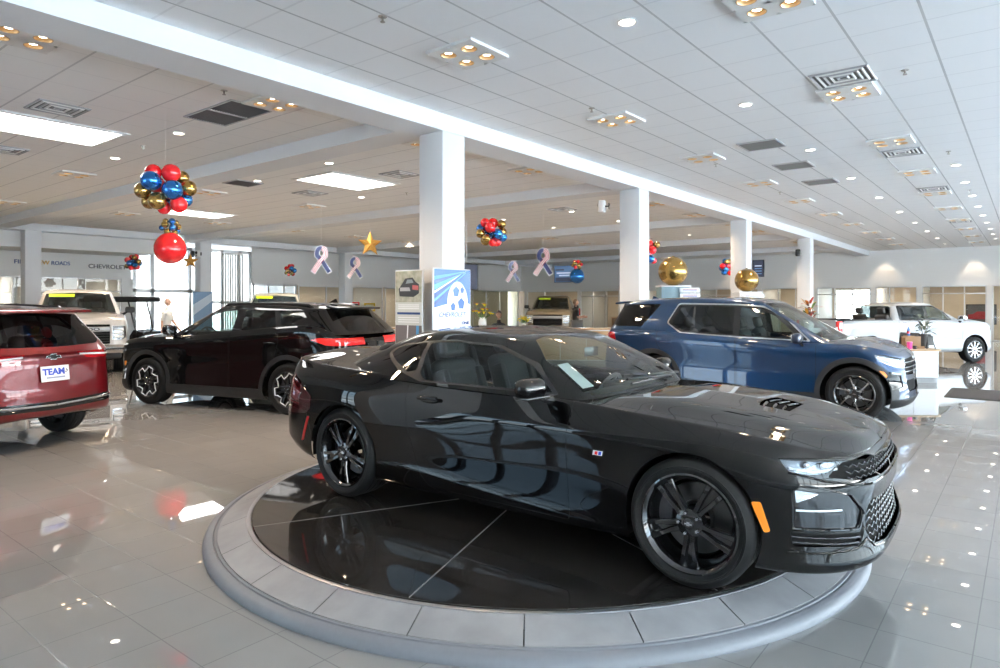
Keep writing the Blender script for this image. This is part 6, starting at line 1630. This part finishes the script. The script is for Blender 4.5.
def rr_outline(x0, x1, y0, y1, r, corners=(1, 1, 1, 1), n=8):
    o = []
    for (cx, cy, a0), k in zip(((x1, y1, 0), (x0, y1, PI/2), (x0, y0, PI), (x1, y0, 1.5*PI)), corners):
        q = r*k; sx = -1 if cx == x1 else 1; sy = -1 if cy == y1 else 1
        if q == 0: o.append((cx, cy)); continue
        for i in range(n+1): a = a0+PI/2*i/n; o.append((cx+sx*q+q*math.cos(a), cy+sy*q+q*math.sin(a)))
    return o
def kiosk():
    t = thing('rounded_desk', 'white desk with rounded corner and thin oak top in front of the white pickup', 'desk', (-1.95, 16.55, 0), TH-.05)
    b = MB(); b.prism(rr_outline(-.75, .42, -.30, .38, .16, (1, 0, 0, 1)), .12, .665); b.build('desk_body', M_WHITE, t, angle=40)
    b = MB(); b.prism(rr_outline(-.74, .40, -.28, .36, .15, (1, 0, 0, 1)), 0, .12); b.build('kick_plate', M_KICK, t, angle=40)
    b = MB(); b.prism(rr_outline(-.78, .46, -.34, .42, .18, (1, 0, 0, 1)), .667, .70); b.build('desk_top', M_WOOD, t, angle=40)
    b = MB(); b.box((-.15, -.301, .4), (.004, .006, .52)); b.build('panel_joint', M_KICK, t, smooth=False)
    base = t.matrix_world
    def on(x, y, z=.70): 
        c, s = math.cos(TH-.05), math.sin(TH-.05); return (-1.95+c*x-s*y, 16.55+s*x+c*y, z)
    u = thing('document_box', 'brown document holder on the rounded desk', 'box', on(.02, .05), TH-.05)
    b = MB(); b.box((0, .05, .13), (.40, .015, .25), r=.004); b.box((-.19, -.02, .12), (.015, .15, .22), r=.004); b.box((0, -.02, .007), (.4, .16, .014), r=.004); b.build('holder_back', M_CARD, u)
    b = MB(); b.box((0, -.09, .03), (.4, .012, .05), r=.004); b.build('holder_lip', M_CARD, u)
    u = thing('cup', 'bright pink cup on the rounded desk', 'cup', on(-.16, -.17))
    b = MB(); b.lathe([(.0005, .003), (.040, .003), (.045, .01), (.053, .15), (.050, .15), (.042, .014), (.0005, .012)], 24); b.build('cup_body', M_PINK, u)
    b = MB(); b.lathe([(.055, .145), (.056, .155), (.0005, .16)], 24); b.build('cup_lid', mat('pink_lid', (.95, .3, .55), .4), u)
    u = thing('sign_easel', 'black easel shaped stand on the rounded desk', 'stand', on(.24, -.18, .713), TH)
    b = MB()
    for s in (-1, 1): b.tube([(s*.09, -.06, 0), (s*.015, .0, .30)], .012, 6)
    b.tube([(0, .12, 0), (0, .0, .30)], .012, 6); b.build('easel_legs', M_BLKPL, u)
    b = MB(); b.box((0, -.03, .17), (.13, .012, .2), r=.004, rx=-.2); b.build('easel_panel', M_BLKPL, u)
    u = thing('file_tray', 'dark grey file box behind the brown document holder on the rounded desk', 'box', on(.08, .29), TH)
    b = MB(); b.box((0, 0, .13), (.11, .24, .24), r=.008); b.build('tray_body', mat('tray_grey', (.16, .18, .17), .5), u); b = MB(); b.box((0, 0, .252), (.115, .25, .012), r=.004); b.build('tray_lid', M_CARD, u)
    u = thing('bottle', 'slim bottle with a blue and red label on the file box of the rounded desk', 'bottle', on(.06, .27, .96))
    b = MB(); b.lathe([(.0005, 0), (.028, 0), (.03, .01), (.03, .13), (.012, .17), (.011, .20), (.0005, .20)], 18); b.build('bottle_body', mat('bottle_blue', (.06, .16, .45), .2), u); b = MB(); b.lathe([(.0308, .05), (.0308, .10)], 18); b.build('bottle_label', M_BRED, u); b = MB(); b.lathe([(.013, .195), (.013, .22), (.0005, .22)], 12); b.build('bottle_cap', M_PLATE, u)
    u = thing('mug', 'small dark mug beside the pink cup', 'cup', on(-.05, -.16))
    b = MB(); b.lathe([(.0005, .0), (.035, 0), (.038, .07), (.034, .07), (.032, .008), (.0005, .006)], 20); b.build('mug_body', M_BLKPL, u); b = MB(); b.tube([(.036, 0, .055), (.06, 0, .05), (.06, 0, .025), (.036, 0, .018)], .005, 6); b.build('mug_handle', M_BLKPL, u)
kiosk()

def chair(label, x, y, rz, back=M_SEAT, group=None):
    t = thing('office_chair', label, 'chair', (x, y, 0), rz, group)
    b = MB(); b.box((0, 0, .46), (.48, .48, .07), r=.03, seg=3); b.build('seat', M_SEAT, t)
    b = MB(); b.M = Matrix.Translation((0, .23, .50)) @ Matrix.Rotation(-.14, 4, 'X'); b.box((0, 0, .26), (.44, .05, .46), r=.022, seg=3); b.build('backrest', back, t)
    b = MB(); b.M = Matrix.Translation((0, .23, .50)) @ Matrix.Rotation(-.14, 4, 'X')
    b.tube([(-.22, .01, .02), (-.23, .01, .5), (.23, .01, .5), (.22, .01, .02)], .014, 8); b.build('back_frame', M_CHROME, t)
    b = MB(); b.lathe([(.028, .12), (.028, .43)], 12); b.build('gas_lift', M_CHROME, t)
    for k in range(5):
        a = 2*PI*k/5; b = MB(); b.tube([(0, 0, .11), (.27*math.cos(a), .27*math.sin(a), .07)], [.022, .014], 8); l = b.build('base_leg', M_BLKPL, t)
        c = MB(); c.lathe([(.0005, -.012), (.03, -.012), (.03, .012), (.0005, .012)], 14, ax='x', c=(.27*math.cos(a), .27*math.sin(a), .03)); c.build('castor', M_BLKPL, l)
    for s in (-1, 1):
        b = MB(); b.tube([(s*.25, .12, .46), (s*.27, .10, .66), (s*.27, -.12, .67)], .016, 8); b.build('armrest', M_BLKPL, t)
chair('dark chair with a bright frame standing behind the left end of the rounded desk', -2.27, 17.42, TH-1.1)

# floor mat
t = thing('floor_mat', 'dark rectangular entrance mat lying on the tiles right of the rounded desk', 'mat', (.15, 14.97, 0))
b = MB(); b.prism(rr_outline(-1.35, 1.35, -.80, .80, .04), .001, .010); b.build('mat_border', mat('mat_rubber', (.015, .014, .014), .7), t, smooth=False)
b = MB(); b.prism(rr_outline(-1.29, 1.29, -.74, .74, .03), .0101, .014); b.build('mat_pile', speckle(mat('mat_pile_dark', (.035, .028, .026), .95), 250, .7, (.06, .05, .045)), t, smooth=False)

def leaf_geo(b, base, d, L, w, m, droop=.3):
    d = Vector(d).normalized(); side = d.cross(Vector((0, 0, 1)))
    side = side.normalized() if side.length > .05 else Vector((1, 0, 0)); n = 6; v = []; f = []
    for i in range(n+1):
        t = i/n; p = Vector(base)+d*L*t+Vector((0, 0, -droop*L*t*t)); ww = w*math.sin(PI*min(1, .12+t*.88))**.8*(1 if i < n else .05)
        up = Vector((0, 0, .18*ww)); v += [p-side*ww+up, p, p+side*ww+up]
    for i in range(n): f += [(3*i, 3*i+1, 3*i+4, 3*i+3), (3*i+1, 3*i+2, 3*i+5, 3*i+4)]
    b.add(v, f, m)
def croton(label, x, y, z0, s, cols, ph, pot, n=46, seed=3):
    rnd = random.Random(seed); t = thing('potted_plant', label, 'plant', (x, y, z0))
    b = MB(); b.lathe([(.0005, 0), (.11*s, 0), (.15*s, ph), (.14*s, ph), (.13*s, ph*.9), (.0005, ph*.88)], 28); b.build('pot', pot, t)
    st = MB()
    for k in range(5): a = k*1.3; st.tube([(.03*math.cos(a), .03*math.sin(a), ph*.85), (.10*s*math.cos(a), .10*s*math.sin(a), ph+.34*s)], .008, 6)
    st.build('stem', mat('stem_brown', (.12, .10, .05), .7), t)
    for i in range(n):
        b = MB(); a = rnd.uniform(0, 2*PI); h = rnd.uniform(.02, .45)*s; r = .03+.08*rnd.random()
        e = rnd.uniform(-.1, 1.2); leaf_geo(b, (r*math.cos(a), r*math.sin(a), ph+h), (math.cos(a)*math.cos(e), math.sin(a)*math.cos(e), math.sin(e)), rnd.uniform(.20, .34)*s, rnd.uniform(.03, .048)*s, 0, .35)
        b.build('leaf', cols[i % len(cols)], t, angle=None)
LF = [mat('leaf_orange', (.75, .20, .03), .4), mat('leaf_red', (.42, .05, .03), .4), mat('leaf_maroon', (.16, .04, .03), .4), mat('leaf_amber', (.72, .36, .05), .4), mat('leaf_green', (.10, .20, .05), .4)]
# white pedestal with the croton
t = thing('plant_pedestal', 'white square pedestal under the orange croton plant behind the blue sport utility', 'stand', (-4.67, 19.28, 0), TH)
b = MB(); b.box((0, 0, .5), (.42, .42, .92), r=.01); b.build('pedestal_body', M_WHITE, t); b = MB(); b.box((0, 0, .02), (.46, .46, .04), r=.006); b.build('pedestal_foot', M_KICK, t); b = MB(); b.box((0, 0, .975), (.48, .48, .03), r=.008); b.build('pedestal_top', M_WHITE, t)
croton('croton plant with orange and red leaves in a white pot behind the blue sport utility', -4.67, 19.28, .99, 1.0, LF, .22, M_PLATE)
croton('dark leafy plant in a slim dark pot on the right end of the rounded desk', -1.79, 16.96, .70, .80, [mat('leaf_dark', (.02, .035, .02), .5), mat('leaf_dark2', (.035, .05, .03), .5)], .30, mat('dark_pot', (.03, .03, .03), .4), n=34, seed=9)

# service counters behind the coupe
def counter(label, x, y, rz, L, h=.98):
    t = thing('service_counter', label, 'counter', (x, y, 0), rz)
    b = MB(); b.box((0, 0, .55*h), (L-.06, .62, .9*h), r=.01); b.build('counter_body', M_WHITE, t)
    b = MB(); b.box((0, .02, .05), (L-.12, .56, .10), r=.004); b.build('kick_plate', M_KICK, t)
    b = MB(); b.box((0, 0, h-.02), (L, .72, .04), r=.012); b.build('counter_top', M_WOOD, t)
    for k in range(3): b = MB(); b.box((-L/2+.03+(L-.06)*(k+.5)/3, -.313, .52*h), ((L-.06)/3-.02, .012, .8*h), r=.004); b.build('front_panel', M_WOOD, t)
    return t
counter('oak topped counter left of the first column behind the black coupe', -14.5, 12.75, TH-.06, 2.2)
counter('oak topped counter right of the first column carrying the flower vase', -11.95, 14.2, TH-.06, 2.2)
counter('oak topped counter behind the coupe roof carrying the open laptop', -9.95, 15.75, TH-.06, 2.2)
YE = mat('petal_yellow', (.95, .78, .01), .5)
def vase(label, x, y, z, cols, n, s, seed):
    rnd = random.Random(seed); t = thing('flower_vase', label, 'flowers', (x, y, z))
    b = MB(); b.lathe([(.0005, 0), (.05*s, 0), (.075*s, .06*s), (.07*s, .14*s), (.045*s, .18*s), (.055*s, .2*s), (.05*s, .2*s), (.04*s, .17*s)], 24); b.build('vase_body', M_PLATE, t)
    for i in range(n):
        a = rnd.uniform(0, 2*PI); e = rnd.uniform(.35, 1.5); L = rnd.uniform(.16, .3)*s; d = Vector((math.cos(a)*math.cos(e), math.sin(a)*math.cos(e), math.sin(e)))
        p = Vector((0, 0, .18*s))+d*L; b = MB(); b.tube([(0, 0, .15*s), p], .005*s, 5); st = b.build('stem', LF[4], t)
        b = MB()
        for k in range(7): q = 2*PI*k/7; leaf_geo(b, p, (math.cos(q), math.sin(q), .5), .075*s, .028*s, 0, .2)
        b.ball(p, .022*s, 8, 1); b.build('blossom', [cols[i % len(cols)], YE], t, angle=None)
vase('vase with yellow, blue and red blossoms right of the blue poster', -11.74, 13.98, .98, [YE, mat('petal_blue', (.05, .2, .6), .5), LF[0], mat('petal_red', (.5, .03, .05), .5)], 16, 1.5, 4)
vase('round bunch of bright yellow flowers on the counter with the tall flower vase', -10.95, 14.80, .98, [YE], 44, .72, 8)
t = thing('laptop', 'open laptop on the counter behind the coupe roof', 'laptop', (-9.75, 15.75, .98), TH+.2)
b = MB(); b.box((0, 0, .01), (.34, .24, .018), r=.005); b.build('laptop_base', M_SATIN, t); b = MB(); b.box((0, .155, .11), (.34, .012, .22), r=.004, rx=-.25); b.build('laptop_lid', M_BLKPL, t)
for lab, x, y in (('blue cup on the counter left of the first column', -14.75, 12.45), ):
    t = thing('cup', lab, 'cup', (x, y, .98)); b = MB(); b.lathe([(.0005, 0), (.035, 0), (.045, .14), (.04, .14), (.032, .01), (.0005, .008)], 20); b.build('cup_body', M_BLUEINK, t); b = MB(); b.lathe([(.046, .138), (.046, .15), (.0005, .152)], 20); b.build('cup_lid', M_BLKPL, t)

# ---- people
def person(label, x, y, rz, shirt, trous, skin, hairc, pose, sc=1., hair='short', sleeve='short'):
    t = thing('person', label, 'person', (x, y, 0), rz)
    J = pose; V = []; E = []; Rd = []
    def ch(pts, rad, start=None):
        prev = start
        for p, r in zip(pts, rad):
            V.append(p); Rd.append(r)
            if prev is not None: E.append((prev, len(V)-1))
            prev = len(V)-1
        return prev
    hipz = J.get('hip', .93); lean = J.get('lean', 0.)
    def sp(z): return (lean*(z-hipz), 0, z)
    ch([sp(hipz), sp(hipz+.14), sp(hipz+.30), sp(hipz+.44), sp(hipz+.52), sp(hipz+.58), sp(hipz+.64)], [.135, .135, .145, .150, .085, .058, .058])
    for s in (1, -1):
        a = J['arm'][0 if s > 0 else 1]; sh = Vector(sp(hipz+.46))+Vector((0, s*.17, 0))
        el = sh+Vector(a[0]); wr = el+Vector(a[1]); ch([tuple(sh), tuple((sh+el)/2), tuple(el), tuple((el+wr)/2), tuple(wr)], [.066, .052, .043, .040, .030], 3)
        d = (wr-el).normalized(); sd = d.cross(Vector((0, s, .2))).normalized(); k0 = len(V)-1
        pm = wr+d*.07; kp = ch([tuple(pm)], [.036], k0)
        for i, (off, L) in enumerate(((-.03, .068), (-.010, .08), (.011, .076), (.031, .06))):
            b0 = pm+sd*off+d*.02; bend = Vector((0, -s*.3, 0)); ch([tuple(b0), tuple(b0+d*L*.55), tuple(b0+d*L*.9+bend*.05)], [.011, .0095, .008], kp)
        th = wr+d*.02-sd*.028; ch([tuple(th), tuple(th+d*.035-sd*.025)], [.012, .010], k0)
        lg = J['leg'][0 if s > 0 else 1]; hp = Vector((0, s*.09, hipz-.03)); kn = hp+Vector(lg[0]); an = kn+Vector(lg[1])
        ka = ch([tuple(hp), tuple((hp+kn)/2), tuple(kn), tuple((kn+an)/2), tuple(an)], [.092, .080, .060, .056, .042], 0)
        ch([tuple(an+Vector((.06, 0, -.045))), tuple(an+Vector((.16, s*.015, -.055)))], [.042, .034], ka)
    me = bpy.data.meshes.new('person_skin'); me.from_pydata(V, E, []); o = bpy.data.objects.new('tmp', me); COL.objects.link(o)
    o.modifiers.new('s', 'SKIN'); 
    for v, r in zip(me.skin_vertices[0].data, Rd): v.radius = (r, r)
    me.skin_vertices[0].data[0].use_root = True
    ss = o.modifiers.new('d', 'SUBSURF'); ss.levels = 1; ss.render_levels = 1
    bpy.context.view_layer.update(); ev = o.evaluated_get(bpy.context.evaluated_depsgraph_get()); m2 = bpy.data.meshes.new_from_object(ev)
    bpy.data.objects.remove(o)
    bm = bmesh.new(); bm.from_mesh(m2)
    hc = Vector(sp(hipz+.765)); nv = len(bm.verts)
    r = bmesh.ops.create_icosphere(bm, subdivisions=4, radius=.1)
    for v in r['verts']:
        p = v.co/.1; q = Vector((p.x*.098, p.y*.078, p.z*.122))
        if p.z < 0: q.x += .012*(-p.z); q.y *= 1-.22*(-p.z)
        fr_ = max(0, p.x)
        q.x += .026*fr_**8*math.exp(-((p.z+.12)/.20)**2)*math.exp(-(p.y/.16)**2)          # nose
        q.x += .006*fr_**4*math.exp(-((p.z+.48)/.10)**2)*math.exp(-(p.y/.28)**2)          # lips
        q.x -= .010*fr_**3*math.exp(-((p.z-.06)/.13)**2)*math.exp(-((abs(p.y)-.36)/.14)**2)   # eye sockets
        q.x += .007*fr_**3*math.exp(-((p.z-.28)/.10)**2)                                    # brow
        q.x += .008*fr_**4*math.exp(-((p.z+.82)/.15)**2)                                    # chin
        q.y += math.copysign(.016, p.y)*math.exp(-((p.x+.05)/.15)**2)*math.exp(-((p.z+.05)/.22)**2)*(abs(p.y) > .7)   # ears
        v.co = hc+q
    bm.to_mesh(m2); bm.free()
    body = bpy.data.objects.new('body', m2); COL.objects.link(body); body.parent = t
    m2.materials.clear()
    for m in (skin, shirt, trous, M_BLKPL, mat('eye_dark', (.03, .02, .02), .3)): m2.materials.append(m)
    arms = []
    for k, s in enumerate((1, -1)):
        sh = Vector(sp(hipz+.46))+Vector((0, s*.17, 0)); el = sh+Vector(J['arm'][k][0]); arms.append((sh, el, el+Vector(J['arm'][k][1])))
    for p in m2.polygons:
        c = p.center; i = 1; p.use_smooth = True
        legd = c.z < hipz+.04
        if (c-hc).length < .17 and c.z > hipz+.60: i = 0
        if (c-hc).length < .10 and c.x > hc.x+.066 and abs(c.z-hc.z-.008) < .010 and .020 < abs(c.y) < .042: i = 4
        near = None
        for sh, el, wr in arms:
            dw = (wr-el); tt = (c-el).dot(dw)/dw.length_squared; dist = (c-(el+dw*max(0, min(1.5, tt)))).length
            if dist < .065 and tt > (-.2 if sleeve == 'short' else .9): near = True
        if near: i = 0
        elif legd and i == 1: i = 2
        if c.z < .075 and J.get('stand', True): i = 3
        p.material_index = i
    m2.update()
    # hair
    b = MB(); v, f = _ball((0, 0, 0), 1., 20, 14, (1, 1, 1)); out = []
    for p in v: out.append((p[0]*.104-.008, p[1]*.086, p[2]*.126+.006))
    keep = [q for q in f if all((out[i][2] > (.055 if hair == 'bald' else .03) if out[i][0] > .015 else out[i][2] > (-.055 if hair != 'long' else -.11)) and (hair != 'bald' or out[i][2] < .07) for i in q)]
    b.add([tuple(Vector(p)+hc) for p in out], keep); b.build('hair', hairc, t, angle=None)
    b = MB(); b.lathe([(.140, 0), (.142, .02), (.14, .04)], 24, c=(0, 0, hipz-.01)); 
    return t
SK = mat('skin', (.55, .33, .24), .5); SK2 = mat('skin_tan', (.46, .26, .18), .5)
STAND = dict(arm=[((.02, .05, -.28), (.05, -.0, -.25)), ((.02, -.05, -.28), (.05, .0, -.25))], leg=[((.03, .01, -.42), (-.02, 0, -.41)), ((-.02, -.01, -.42), (-.04, 0, -.41))])
WALK = dict(arm=[((.06, .05, -.27), (.16, -.02, -.19)), ((-.05, -.05, -.28), (.02, .0, -.25))], leg=[((.10, .01, -.41), (-.02, 0, -.41)), ((-.06, -.01, -.42), (-.12, 0, -.39))], lean=.04)
BENT = dict(arm=[((.02, .05, -.27), (.22, -.04, .03)), ((.04, -.05, -.27), (.23, .06, .02))], leg=STAND['leg'])
SIT = dict(arm=[((.12, .03, -.24), (.24, -.06, .02)), ((.12, -.03, -.24), (.24, .06, .02))], leg=[((.40, .03, .02), (.02, 0, -.42)), ((.40, -.03, .02), (.02, 0, -.42))], hip=.56, stand=True)
person('standing person with grey hair in a pale short-sleeved shirt before the bright entrance', -20.3, 9.42, TH-.05, mat('shirt_white', (.62, .62, .60), .7), mat('trousers_dark', (.05, .05, .06), .8), SK, mat('hair_grey', (.55, .54, .52), .7), WALK, hair='bald')
person('standing person in a black shirt with bent arms beside the bronze pickup', -13.35, 21.35, TH+.1, mat('shirt_black', (.012, .012, .013), .7), mat('trousers_navy', (.02, .025, .04), .8), SK2, mat('hair_brown', (.16, .10, .06), .7), BENT)
person('seated person with dark hair working behind the counter right of the first column', -12.3, 15.4, TH-PI/2, mat('shirt_charcoal', (.02, .02, .022), .7), mat('trousers_grey', (.05, .05, .05), .8), SK2, mat('hair_dark', (.05, .03, .025), .6), SIT, hair='long')
chair('black office chair of the seated person behind the flower counter', -11.95, 15.98, TH-PI-.0)

# vertical blinds at the tall left window, picture of a red car, office furniture
t = thing('vertical_blind', 'pale grey vertical blind hanging in the tall window behind the black sport utility', 'blind', (X0+.10, 15.3, 0))
b = MB(); b.box((0, 0, 3.80), (.06, .96, .06), r=.006); b.build('blind_rail', M_TRIM, t)
for k in range(9): b = MB(); b.box((0, -.44+.11*k, 1.92), (.012, .10, 3.7), rz=.35); b.build('blind_slat', mat('blind_fabric', (.55, .55, .52), .7) if k == 0 else bpy.data.materials['blind_fabric'], t, smooth=False)
t = thing('framed_picture', 'dark framed picture of a red car behind glass at the far right', 'picture', (-1.85, Y1+3.53, 1.12))
b = MB(); b.box((0, 0, 0), (1.2, .05, .98), r=.01); b.build('picture_frame', M_BLKPL, t)
b = MB(); b.box((0, -.027, 0), (1.1, .004, .88)); p = b.build('picture_print', mat('picture_dark', (.09, .10, .11), .4), t, smooth=False)
b = MB(); b.prism([(-.5, -.22), (-.52, -.02), (-.30, .02), (-.16, .14), (.18, .14), (.34, .0), (.52, -.06), (.50, -.24)], -.034, -.030, ax='y'); b.build('pictured_car', mat('picture_red', (.30, .02, .03), .4), p, smooth=False)
for k, (x, y) in enumerate(((-24.4, 38.2), (-20.4, 38.4), (-13.1, 38.2), (2.6, 38.3))):
    t = thing('office_desk', ['oak office desk in the glazed office at the far corner', 'oak office desk in the glazed office behind the wall screen', 'oak office desk in the glazed office behind the third column', 'oak office desk in the glazed office behind the white pickup'][k], 'desk', (x, y, 0))
    b = MB(); b.box((0, 0, .735), (1.5, .75, .03), r=.008); b.build('desk_top', M_WOOD, t)
    for s in (-1, 1): b = MB(); b.box((s*.68, 0, .36), (.05, .68, .72), r=.006); b.build('desk_side', M_WOOD, t)
    b = MB(); b.box((0, .25, .42), (1.3, .03, .55)); b.build('modesty_panel', M_WOOD, t)
